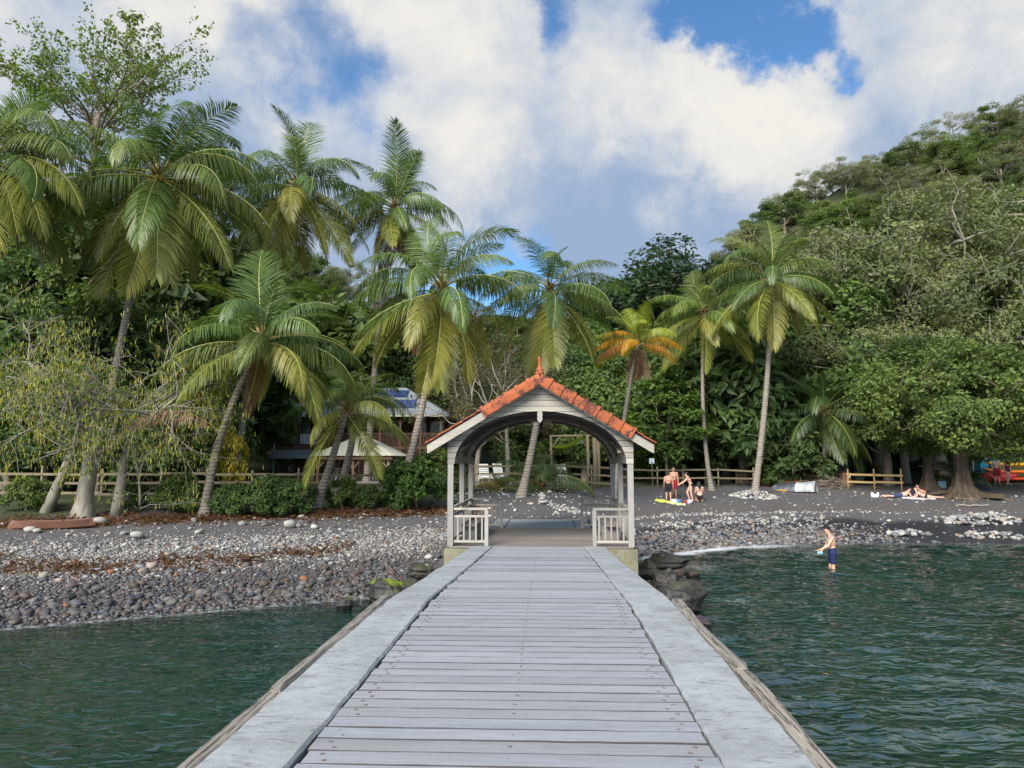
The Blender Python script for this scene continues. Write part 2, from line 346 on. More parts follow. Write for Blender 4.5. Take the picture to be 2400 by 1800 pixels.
def stone_mat():
    m, nt = newmat('stone'); c = nd(nt, 'ShaderNodeNewGeometry', 0)
    a = nd(nt, 'ShaderNodeAttribute', 0, dict(attribute_name='scol'))
    n = nd(nt, 'ShaderNodeTexNoise', 0, None, Vector=c, Scale=14.0, Detail=6.0, Roughness=.7)
    f = math_(nt, 'ADD', .68, math_(nt, 'MULTIPLY', n, .64))
    col = nd(nt, 'ShaderNodeVectorMath', 0, dict(operation='SCALE'), i0=a, Scale=f)
    w = nd(nt, 'ShaderNodeAttribute', 3, dict(attribute_name='scol'))
    out(nt, nd(nt, 'ShaderNodeBsdfPrincipled', 0, None, Base_Color=col, Roughness=w, Specular_IOR_Level=.4, Normal=bump(nt, n, .3, .02)))
    m, nt = newmat('single_stone'); c = nd(nt, 'ShaderNodeNewGeometry', 0)
    oc = nd(nt, 'ShaderNodeObjectInfo', 1)
    n = nd(nt, 'ShaderNodeTexNoise', 0, None, Vector=c, Scale=14.0, Detail=6.0, Roughness=.7)
    f = math_(nt, 'ADD', .68, math_(nt, 'MULTIPLY', n, .64))
    col = nd(nt, 'ShaderNodeVectorMath', 0, dict(operation='SCALE'), i0=oc, Scale=f)
    out(nt, nd(nt, 'ShaderNodeBsdfPrincipled', 0, None, Base_Color=col, Roughness=.7, Specular_IOR_Level=.35, Normal=bump(nt, n, .3, .02)))
    m, nt = newmat('boulder'); c = nd(nt, 'ShaderNodeNewGeometry', 0)
    g = nt.nodes.new('ShaderNodeNewGeometry'); sx = nt.nodes.new('ShaderNodeSeparateXYZ'); nt.links.new(g.outputs[1], sx.inputs[0])
    n = nd(nt, 'ShaderNodeTexNoise', 0, None, Vector=c, Scale=4.5, Detail=9.0, Roughness=.72)
    n2 = nd(nt, 'ShaderNodeTexNoise', 0, None, Vector=c, Scale=1.4, Detail=5.0, Roughness=.6)
    st = nd(nt, 'ShaderNodeVectorMath', 0, dict(operation='MULTIPLY'), i0=c, i1=(14.0, 14.0, 2.0))
    n3 = nd(nt, 'ShaderNodeTexNoise', 0, None, Vector=st, Scale=1.0, Detail=5.0, Roughness=.6)
    oc = nd(nt, 'ShaderNodeObjectInfo', 1)
    col = mixc(nt, ramp(nt, n, .35, .68), (.014, .013, .014, 1), (.048, .043, .038, 1))
    col = mixc(nt, ramp(nt, n3, .54, .7, 0, .7), col, (.12, .085, .045, 1))
    col = mixc(nt, math_(nt, 'MULTIPLY', ramp(nt, sx.outputs[2], .35, .8), ramp(nt, n2, .42, .58)), col, oc)
    out(nt, nd(nt, 'ShaderNodeBsdfPrincipled', 0, None, Base_Color=col, Roughness=.45, Specular_IOR_Level=.5, Normal=bump(nt, n, .9, .06)))
stone_mat()
def water_mat():
    m, nt = newmat('sea_water'); c = nd(nt, 'ShaderNodeNewGeometry', 0)
    dep = nd(nt, 'ShaderNodeAttribute', 2, dict(attribute_name='depth'))
    fo = nd(nt, 'ShaderNodeAttribute', 2, dict(attribute_name='foam'))
    cs = nd(nt, 'ShaderNodeVectorMath', 0, dict(operation='MULTIPLY'), i0=c, i1=(1.0, 1.9, 1.0))
    n1 = nd(nt, 'ShaderNodeTexNoise', 0, None, Vector=cs, Scale=2.6, Detail=1.5, Roughness=.45, Distortion=.8)
    n2 = nd(nt, 'ShaderNodeTexNoise', 0, None, Vector=cs, Scale=8.0, Detail=3.0, Roughness=.55)
    h = math_(nt, 'ADD', n1, math_(nt, 'MULTIPLY', n2, .045))
    nrm = bump(nt, h, 1.0, .06)
    big = nd(nt, 'ShaderNodeTexNoise', 0, None, Vector=c, Scale=.22, Detail=3.0)
    col = mixc(nt, ramp(nt, big, .3, .7), (.0040, .0215, .0172, 1), (.0072, .036, .0280, 1))
    b = nd(nt, 'ShaderNodeBsdfPrincipled', 0, None, Base_Color=col, Roughness=.035, IOR=1.75, Specular_IOR_Level=1.0, Normal=nrm)
    tr = nd(nt, 'ShaderNodeBsdfTransparent', 0, None, Color=(.72, .86, .80, 1))
    gl = nd(nt, 'ShaderNodeBsdfGlossy', 0, None, Color=(1, 1, 1, 1), Roughness=.04, Normal=nrm)
    fr = nd(nt, 'ShaderNodeFresnel', 0, None, IOR=1.33, Normal=nrm)
    clear = nd(nt, 'ShaderNodeMixShader', 0, None, i0=fr, i1=tr, i2=gl)
    k = nd(nt, 'ShaderNodeMath', 0, dict(operation='EXPONENT'), i0=math_(nt, 'MULTIPLY', dep, -2.6))
    sh = nd(nt, 'ShaderNodeMixShader', 0, None, i0=k, i1=b, i2=clear)
    fn = nd(nt, 'ShaderNodeTexNoise', 0, None, Vector=cs, Scale=3.4, Detail=8.0, Roughness=.72, Distortion=1.4)
    fm = math_(nt, 'MULTIPLY', fo, ramp(nt, math_(nt, 'ADD', fn, math_(nt, 'MULTIPLY', fo, .22)), .53, .64))
    fd = nd(nt, 'ShaderNodeBsdfDiffuse', 0, None, Color=(.74, .78, .82, 1))
    out(nt, nd(nt, 'ShaderNodeMixShader', 0, None, i0=math_(nt, 'MULTIPLY', fm, .9), i1=sh, i2=fd))
water_mat()

def trunk_mat(name, a, b_, ring=0.0, sc=5):
    m, nt = newmat(name); c = ocoord(nt, (1, 1, 1))
    cs = ocoord(nt, (1.0, 1.0, 5.0 if ring else .5))
    n = nd(nt, 'ShaderNodeTexNoise', 0, None, Vector=cs, Scale=sc, Detail=7.0, Roughness=.68)
    n2 = nd(nt, 'ShaderNodeTexNoise', 0, None, Vector=c, Scale=1.1, Detail=4.0)
    col = mixc(nt, ramp(nt, n, .32, .66), c4(a), c4(b_))
    col = mixc(nt, ramp(nt, n2, .55, .75, 0, .5), col, c4([x * .55 for x in a]))
    if ring:
        sx = nt.nodes.new('ShaderNodeSeparateXYZ'); nt.links.new(nd(nt, 'ShaderNodeTexCoord', 3), sx.inputs[0])
        ph = math_(nt, 'ADD', math_(nt, 'MULTIPLY', sx.outputs[2], 46.0), math_(nt, 'MULTIPLY', n2, 9.0))
        rg = ramp(nt, math_(nt, 'SINE', ph), .45, .95)
        col = mixc(nt, math_(nt, 'MULTIPLY', rg, .6), col, c4([x * .42 for x in a]))
        n = math_(nt, 'SUBTRACT', n, rg)
    out(nt, nd(nt, 'ShaderNodeBsdfPrincipled', 0, None, Base_Color=col, Roughness=.85, Specular_IOR_Level=.2, Normal=bump(nt, n, .6, .03)))
trunk_mat('palm_trunk', (.20, .165, .135), (.33, .295, .25), 1.0, 4)
trunk_mat('bark', (.15, .12, .09), (.27, .225, .175), 0, 6)
trunk_mat('dark_bark', (.085, .062, .045), (.16, .12, .085), 0, 5)
trunk_mat('pale_bark', (.20, .18, .145), (.30, .275, .225), 0, 7)
leafmat('frond', (.1, .16, .04), trans=.34, rough=.42, var=.28, spec=.45)
leafmat('leaf', (.08, .13, .03), trans=.40, rough=.5, var=.42)
leafmat('pod', (.42, .40, .08), trans=.2, var=.3)
simple('midrib', (.27, .27, .075), .5, .2, 8)
simple('coconut', (.30, .24, .045), .45, .25, 9, use_obj=True)
simple('paint', (.5, .5, .5), .45, .12, 5, use_obj=True, rnd=.0)
simple('cloth', (.5, .5, .5), .85, .10, 9, use_obj=True, rnd=.0, bmp=.3)
simple('skin', (.5, .28, .19), .5, .07, 5, use_obj=True, rnd=.0, bmp=.03)
simple('hair', (.012, .010, .009), .5, .2, 30, rnd=.0)
simple('plastic_white', (.72, .72, .70), .4, .08, 4, rnd=.05)
simple('roof_metal', (.25, .275, .28), .6, .12, 2, dark=(.24, .25, .24), rnd=.1)
simple('cream_metal', (.55, .52, .40), .5, .15, 2, dark=(.42, .38, .27), rnd=.05)
simple('solar', (.035, .07, .20), .15, .1, 2, rnd=.2, bmp=0, spec=.8)
simple('white_paint', (.66, .66, .62), .6, .1, 3)
simple('green_canvas', (.30, .42, .02), .7, .1, 4)
simple('glass_dark', (.02, .025, .03), .08, .1, 3, bmp=0, spec=.6)
simple('tarp', (.26, .28, .31), .35, .6, 4, dark=(.55, .58, .58), bmp=.8, bd=.05, darkat=(.48, .58))
# ------------------------------------------------------------------ land, sea, stones
SHX = np.array([-400, -60, -40, -25, -11.4, -7.5, -4.45, -2.4, 0, 2.4, 3.4, 8, 15, 21.6, 40, 90, 400.])
SHY = np.array([-80, 0, 5, 10.5, 16.3, 18.6, 20.5, 21.4, 22.2, 26.5, 29.2, 33.2, 35, 34.6, 31, 10, -80.])
def shore(x): return np.interp(x, SHX, SHY)
PS = np.array([-400, -60, -20, -8, -3, 0, 3, 5.5, 9, 14, 25, 40, 600.])
PZ = np.array([-18, -9, -4.2, -2.0, -.75, 0, .45, .85, 1.32, 1.95, 2.15, 2.4, 3.0])
def wn(x, y, s, k):      # cheap smooth noise
    return (np.sin(x * 1.3 * s + k) * np.cos(y * 1.7 * s - k * 1.7) + .5 * np.sin(x * 2.9 * s - y * 2.3 * s + k * 2.1) + .3 * np.sin(x * 5.1 * s + y * 4.7 * s + k)) / 1.8
RX = np.array([-400, -90, -45, -25, -16, -6, 8, 20, 28, 37.6, 44.6, 50.6, 61, 75, 100, 400.])
RZ = np.array([36, 34, 30, 24, 14, 11, 14, 21, 28, 37, 41.5, 45.5, 50.5, 56, 60, 64.])
def terrain(x, y):
    x = np.asarray(x, float); y = np.asarray(y, float)
    s = y - shore(x)
    z = np.interp(s, PS, PZ)
    z = z + .05 * wn(x, y, .55, 1.0) * np.clip((s + 1) / 4, 0, 1) + .02 * wn(x, y, 2.1, 4.0) * np.clip(s / 3, 0, 1)
    bk = np.exp(-((np.maximum(np.abs(x) - 2.0, 0)) / 1.0) ** 2) * np.clip((y - 26.0) / 2.0, 0, 1)
    z = np.where(bk > 1e-3, np.maximum(z, 1.31 * bk + np.minimum(z, 0) * (1 - bk)), z)
    rid = np.interp(x, RX, RZ)
    start = np.interp(x, [-400, -60, -25, 0, 10, 20, 40, 400], [52, 56, 74, 74, 66, 56, 52, 50])
    t = np.clip((y - start) / (124 - start), 0, 1)
    hill = rid * (t ** 1.15) * (1 + .05 * wn(x, y, .06, 2.0))
    t2 = np.clip((y - 124) / 150, 0, 1)
    hill = hill * (1 - .35 * t2)
    far = 52 * np.exp(-((y - 270) / 70) ** 2) * np.exp(-((x + 18) / 70) ** 2)
    return z + np.maximum(hill, far)
def tz(x, y): return float(terrain(x, y))
def ground_at(px, py):
    """first point of the terrain on the sight line of a photo pixel"""
    v = ray(px, py); t = 12.0
    while t < 200:
        p = CAM + v * t
        if p.z <= tz(p.x, p.y):
            lo, hi = t - .5, t
            for _ in range(14):
                mid = (lo + hi) / 2; q = CAM + v * mid
                if q.z <= tz(q.x, q.y): hi = mid
                else: lo = mid
            q = CAM + v * hi; return Vector((q.x, q.y, tz(q.x, q.y)))
        t += .5
    raise ValueError((px, py))
def on(px, d, dz=0.0):
    p = at(px, 1082, d); return Vector((p.x, d, tz(p.x, d) + dz))

def grid(xs, ys):
    X, Y = np.meshgrid(xs, ys); nx, ny = len(xs), len(ys)
    i = np.arange(nx * ny).reshape(ny, nx)
    F = np.stack([i[:-1, :-1], i[:-1, 1:], i[1:, 1:], i[1:, :-1]], -1).reshape(-1, 4)
    return X.ravel(), Y.ravel(), F
def build_ground():
    xs = np.concatenate([np.linspace(-1500, -160, 12)[:-1], np.arange(-160, -34, 4), np.arange(-34, 40, .35), np.arange(40, 160, 4), np.linspace(160, 1500, 12)])
    ys = np.concatenate([np.linspace(-600, -20, 8)[:-1], np.arange(-20, 10, 2), np.arange(10, 54, .35), np.arange(54, 330, 3.5), np.linspace(330, 2500, 14)])
    X, Y, F = grid(xs, ys); Z = terrain(X, Y)
    s = Y - shore(X)
    wet = np.clip(1 - (s - 1.6 - .7 * wn(X, Y, .5, 3)) / 1.2, 0, 1)
    wet = np.where(X > 2.5, np.clip(1 - (s - 3.9 - .5 * wn(X, Y, .5, 3)) / .8, 0, 1), wet)
    soil = np.clip((s - np.where(X < -3, 11.0, 15.5) - 1.2 * wn(X, Y, .4, 5)) / 2, 0, 1)
    lit = np.where(X < -2, np.exp(-((s - 10.6) / .8) ** 2) + .8 * np.exp(-((s - 4.6 - .6 * wn(X, Y, .3, 2)) / .5) ** 2) * np.clip((-X - 4) / 5, 0, 1), .3 * np.exp(-((s - 7.2) / .5) ** 2) * (X > 3))
    me = npmesh('ground', np.stack([X, Y, Z], 1), F, M['volcanic_sand'], True, dict(wet=wet, soil=soil, litter=np.clip(lit, 0, 1)))
    tag(inst('ground', me), 'dark volcanic sand beach rising to wooded slopes', kind='structure')
build_ground()
def build_water():
    xs = np.concatenate([np.linspace(-1500, -60, 10)[:-1], np.arange(-60, -20, 1.5), np.arange(-20, 29, .082), np.arange(29, 70, 1.5), np.linspace(70, 1500, 10)])
    ys = np.concatenate([np.linspace(-1500, -30, 8)[:-1], np.arange(-30, 2, 1.0), np.arange(2.5, 37.5, .082)])
    X, Y, F = grid(xs, ys)
    rng = np.random.default_rng(5); Z = np.zeros_like(X)
    wx = X + .5 * np.sin(Y * .9 + 1) + .3 * np.sin(X * .7 + Y * .4); wy = Y + .4 * np.sin(X * .8) + .3 * np.sin(X * .35 - Y * .6 + 2)
    for k in range(26):
        lam = 0.33 * (1.075 ** k); a = rng.normal(math.pi / 2 + .25, .62)
        kx, ky = math.cos(a) * 2 * math.pi / lam, math.sin(a) * 2 * math.pi / lam
        env = .6 + .4 * np.sin(X * rng.uniform(.1, .5) + Y * rng.uniform(.1, .5) + rng.uniform(0, 6))
        Z += lam * .0088 * env * np.sin(wx * kx + wy * ky + rng.uniform(0, 6.28))
    dep = -terrain(X, Y)
    calm = np.where(X < 0, .52, .82)
    Z *= np.clip(dep / .5, .12, 1) * calm
    # small swell breaking on the right-hand shore
    sh = Y - shore(X)
    foam = np.where(X > 2.6, np.exp(-((sh + .55 + .35 * wn(X, Y, .6, 1)) / .75) ** 2) * np.interp(X, [2.6, 4, 8, 11, 30], [.5, 1.0, .95, .32, .10]) * (.75 + .25 * wn(X, Y, .9, 6)), .35 * np.exp(-((sh + .3) / .3) ** 2))
    for (fx, fy, fr) in ((5.2, 26.4, .9), (5.0, 20.2, .5)):
        foam = np.maximum(foam, .3 * np.exp(-(((X - fx) / fr) ** 2 + ((Y - fy) / (fr * .7)) ** 2)))
    keep = (dep > -.25)
    fk = keep[F].any(1)
    F2 = F[fk]; used = np.unique(F2); mp = np.full(len(X), -1); mp[used] = np.arange(len(used))
    me = npmesh('sea', np.stack([X, Y, Z], 1)[used], mp[F2], M['sea_water'], True, dict(depth=np.clip(dep, 0, 20)[used], foam=np.clip(foam, 0, 1)[used]))
    tag(inst('water', me), 'dark green rippled sea beside the pier', kind='structure')
build_water()

# --- stones
t_ = (1 + 5 ** .5) / 2
ICO_V = np.array([(-1, t_, 0), (1, t_, 0), (-1, -t_, 0), (1, -t_, 0), (0, -1, t_), (0, 1, t_), (0, -1, -t_), (0, 1, -t_), (t_, 0, -1), (t_, 0, 1), (-t_, 0, -1), (-t_, 0, 1)]) / math.sqrt(1 + t_ * t_)
ICO_F = np.array([(0, 11, 5), (0, 5, 1), (0, 1, 7), (0, 7, 10), (0, 10, 11), (1, 5, 9), (5, 11, 4), (11, 10, 2), (10, 7, 6), (7, 1, 8), (3, 9, 4), (3, 4, 2), (3, 2, 6), (3, 6, 8), (3, 8, 9), (4, 9, 5), (2, 4, 11), (6, 2, 10), (8, 6, 7), (9, 8, 1)])
def subdiv(V, F):
    V = list(map(tuple, V)); cache = {}; G = []
    def mid(a, b):
        k = (min(a, b), max(a, b))
        if k not in cache:
            m = (np.array(V[a]) + np.array(V[b])); m /= np.linalg.norm(m); V.append(tuple(m)); cache[k] = len(V) - 1
        return cache[k]
    for a, b, c in F:
        ab, bc, ca = mid(a, b), mid(b, c), mid(c, a)
        G += [(a, ab, ca), (b, bc, ab), (c, ca, bc), (ab, bc, ca)]
    return np.array(V), np.array(G)
ICO1 = subdiv(ICO_V, ICO_F); ICO2 = subdiv(*ICO1); ICO3 = subdiv(*subdiv(*ICO2))
def stone_field(P, size, col, rough, rng, flat=.62, base=(ICO_V, ICO_F), sink=.25):
    """many stones as one vertex / face array. P (n,3) ground points, size (n,)"""
    n = len(P); BV, BF = base; k = len(BV)
    sc = np.stack([size * rng.uniform(.8, 1.25, n), size * rng.uniform(.65, 1.0, n), size * rng.uniform(.75, 1.1, n) * flat], 1) / 2
    jit = 1 + rng.normal(0, .10, (n, k, 1))
    V = BV[None] * jit * sc[:, None, :]
    tl = rng.normal(0, .3, n); ct, st = np.cos(tl), np.sin(tl)
    y = V[:, :, 1] * ct[:, None] - V[:, :, 2] * st[:, None]; z = V[:, :, 1] * st[:, None] + V[:, :, 2] * ct[:, None]
    a = rng.uniform(0, 6.28, n); ca, sa = np.cos(a)[:, None], np.sin(a)[:, None]
    x2 = V[:, :, 0] * ca - y * sa; y2 = V[:, :, 0] * sa + y * ca
    W_ = np.stack([x2, y2, z], -1) + P[:, None, :] + np.array([0, 0, 1.0]) * (sc[:, 2] * (1 - 2 * sink))[:, None, None]
    F = (BF[None] + (np.arange(n) * k)[:, None, None]).reshape(-1, 3)
    C = np.concatenate([col, rough[:, None]], 1); C = np.repeat(C, k, 0)
    return W_.reshape(-1, 3), F, C
PAL_DRY = np.array([(.34, .33, .305), (.25, .245, .235), (.42, .405, .37), (.18, .178, .178), (.27, .245, .205), (.31, .25, .205), (.21, .21, .22), (.125, .12, .12), (.30, .30, .315)])
PAL_WET = np.array([(.085, .082, .085), (.12, .115, .11), (.06, .06, .065), (.15, .14, .13), (.11, .085, .065), (.09, .10, .12), (.17, .165, .16), (.13, .095, .085)])
def pick(pal, n, rng): return pal[rng.integers(0, len(pal), n)] * rng.uniform(.82, 1.18, (n, 1))
def build_stones():
    rng = np.random.default_rng(11)
    # left shingle bank
    n = 78000; x = rng.uniform(-22, -1.9, n); s = rng.uniform(-1.6, 10.5, n); y = shore(x) + s
    nz = wn(x, y, .5, 7)
    dens = np.interp(s, [-1.6, -.2, 3.2, 5.5, 6.9, 7.8, 8.6, 10.5], [.6, 1, 1, 1, .75, .16, .045, .07]) * np.where((np.abs(s - 4.7 - .8 * nz) < .45) & (x < -7), .35, 1)
    inv = (x > -3.2) & (y > 23)
    v = np.abs((x - CAM.x) / (y + .01)) < .78
    k = (rng.random(n) < dens) & v & ~inv
    x, y, s = x[k], y[k], s[k]; n = len(x)
    size = np.exp(rng.normal(np.log(.058), .46, n)) * np.interp(s, [-1, 0, 2, 4, 8, 10], [1.45, 1.4, 1.15, .95, .95, 1.1])
    size = np.where((s > 8) & (rng.random(n) < .12), size * 2.0, size)
    size = np.where((s < 2.4) & (rng.random(n) < .05), size * 1.9, size)
    size = np.clip(size, .02, .27)
    dry = 1 / (1 + np.exp(-(s - 3.5 - .6 * wn(x, y, .35, 9)) / .38)); isdry = rng.random(n) < dry
    col = np.where(isdry[:, None], pick(PAL_DRY, n, rng) * .86, pick(PAL_WET, n, rng) * .70); ro = np.where(isdry, .85, .38)
    brn = rng.random(n) < .006; col[brn] = (.24, .10, .05)
    L = (x, y, s, size, col, ro)
    # right beach
    n = 30000; x = rng.uniform(2.7, 30, n); s = rng.uniform(-.8, 12, n); y = shore(x) + s
    nz = wn(x, y, .6, 3)
    low = np.interp(s, [-.8, 0, 2.2, 3.1, 3.6], [.5, 1, 1, .55, 0]) * np.interp(x, [2.7, 12, 14, 17, 19, 30], [1, 1, .5, .03, .03, .03])
    mid = np.clip((nz + .55) * 1.4, 0, .8) * np.exp(-((s - 4.2) / .8) ** 2) * np.interp(x, [3, 6, 13, 16, 30], [.2, .75, .7, .12, .04])
    lin = np.exp(-((s - 5.9 + .1 * nz) / .28) ** 2) * np.interp(x, [2.5, 13, 17, 19, 30], [1, 1, .35, .2, .12]) * .95
    sp = .022 * np.clip((s - 5) / 2, 0, 1)
    d = np.maximum(np.maximum(low, mid), np.maximum(lin, sp)); k = rng.random(n) < d
    x, y, s = x[k], y[k], s[k]; n = len(x)
    size = np.exp(rng.normal(np.log(.11), .38, n)) * np.interp(s, [0, 3, 5, 6, 12], [1.15, 1.0, 1.1, .8, 1.0])
    dry = 1 / (1 + np.exp(-(s - 3.3) / .3)); isdry = rng.random(n) < dry
    col = np.where(isdry[:, None], pick(PAL_DRY, n, rng), pick(PAL_WET * 1.25, n, rng)); ro = np.where(isdry, .85, .42)
    x, y, s, size, col, ro = [np.concatenate([a, b]) for a, b in zip(L, (x, y, s, size, col, ro))]
    # centre: sand seen through the pavilion
    n = 330; cx = rng.uniform(-4, 4, n); cy = rng.uniform(30, 42, n); cs_ = np.exp(rng.normal(np.log(.10), .4, n))
    clus = [(.6, 34.2, .55, 60), (-.9, 36.0, .6, 26), (2.7, 33.2, .7, 70), (1.5, 33.6, .8, 40)]
    for (a, b, r, m) in clus:
        cx = np.append(cx, rng.normal(a, r * .7, m)); cy = np.append(cy, rng.normal(b, r * .5, m)); cs_ = np.append(cs_, np.exp(rng.normal(np.log(.15), .3, m)))
    n = len(cx); cc = pick(PAL_DRY, n, rng) * 1.2
    x = np.append(x, cx); y = np.append(y, cy); size = np.append(size, cs_); col = np.concatenate([col, cc]); ro = np.append(ro, np.full(n, .85))
    P = np.stack([x, y, terrain(x, y)], 1); P[:, 2] = np.maximum(P[:, 2], -.5)
    # the 300 that show largest are things of their own
    app = size / np.maximum(y, 5) * np.where(P[:, 2] > .04, 1, 0) * ((np.abs((x - CAM.x + .04 * y) / y) < .66))
    big = np.argsort(-app)[:300]; rest = np.setdiff1d(np.arange(len(x)), big)
    V, F, C = stone_field(P[rest], size[rest], col[rest], ro[rest], rng)
    tag(inst('shingle', npmesh('shingle', V, F, M['stone'], True, cattr=dict(scol=C))), 'bank of loose rounded shingle along the waterline', 'shingle', kind='stuff')
    var = []
    for q in range(7):
        v0 = ICO1[0] * (1 + rng.normal(0, .07, (len(ICO1[0]), 1))) * np.array([rng.uniform(.9, 1.2), rng.uniform(.75, 1), .6]) / 2
        var.append(npmesh('beach_stone', v0, ICO1[1], M['single_stone'], True))
    for i in big:
        left = x[i] < -1.9
        o = inst('beach_stone', var[rng.integers(7)], None, (x[i], y[i], P[i, 2] + size[i] * .17), (rng.normal(0, .25), rng.normal(0, .25), rng.uniform(0, 6.28)), size[i] * 1.05, col[i])
        if left: tag(o, 'large rounded stone lying loose among the shingle of the bank beside the pier', 'stone', 'large stones of the near shingle bank')
        else: tag(o, 'rounded stone lying loose on the dark beach beyond the pavilion', 'stone', 'stones on the far beach')
    # stones heaped round a palm and by the water
    def heap(name, label, c, rx, ry, h, n, sz):
        a = rng.uniform(0, 6.28, n); r = np.sqrt(rng.uniform(0, 1, n)); hx = c[0] + rx * r * np.cos(a); hy = c[1] + ry * r * np.sin(a)
        hz = terrain(hx, hy) + h * (1 - r ** 1.5) * rng.uniform(.55, 1, n)
        V, F, C = stone_field(np.stack([hx, hy, hz], 1), np.exp(rng.normal(np.log(sz), .25, n)), pick(PAL_DRY, n, rng) * 1.0, np.full(n, .8), rng, .7, ICO1)
        tag(inst(name, npmesh(name, V, F, M['stone'], True, cattr=dict(scol=C))), label, 'stones', kind='stuff')
    g = ground_at(1766, 1164); heap('stone_heap', 'ring of pale stones heaped round the foot of the tallest palm', (g.x, g.y - .1), 1.35, .95, .34, 330, .17)
    g = ground_at(2300, 1222); heap('stone_heap', 'low heap of pale cobbles on wet sand near the swimmer', (g.x, g.y), 1.8, 1.1, .34, 170, .20)
    g = ground_at(2320, 1258); heap('stone_heap', 'dark half-sunken cobbles at the water edge', (g.x, g.y), 1.5, .6, .16, 70, .18)
    g = ground_at(2130, 1254); heap('stone_heap', 'short line of wet cobbles awash at the water edge', (g.x, g.y), .9, .35, .2, 30, .25)
    # balanced cairn on the sand behind the pavilion
    g = ground_at(1271, 1180); t = thing('stone_cairn', 'small balanced cairn of flat stones on the sand behind the pavilion', 'cairn', g)
    z = 0
    for k, w in enumerate((.42, .34, .27, .2, .13)):
        inst('stone', var[k], t, (rng.normal(0, .015), 0, z + w * .17), (0, 0, k * 1.3), (w, w, w * .75), (.34, .33, .31)); z += w * .36
build_stones()

def boulder(name, label, c, d, seed, top=(.055, .06, .028), rz=0.0, rough=.22):
    rng = np.random.default_rng(seed); V = ICO3[0].copy()
    for q in range(16):      # planar cuts give broken faces
        n = rng.normal(0, 1, 3); n /= np.linalg.norm(n); dd = V @ n; lim = rng.uniform(.5, .9)
        V -= np.outer(np.maximum(dd - lim, 0) * .85, n)
    for f, a in ((2.1, .10), (4.3, .07), (9.0, .045), (17.0, .02)):
        k = rng.uniform(0, 6, 3); V *= (1 + a * (np.sin(V[:, 0] * f + k[0]) * np.sin(V[:, 1] * f + k[1]) + np.sin(V[:, 2] * f * 1.2 + k[2])))[:, None]
    V = V * np.array(d) / 2
    return tag(inst(name, npmesh(name, V, ICO3[1], M['boulder'], True), None, c, (0, 0, rz), None, top), label, 'rock')
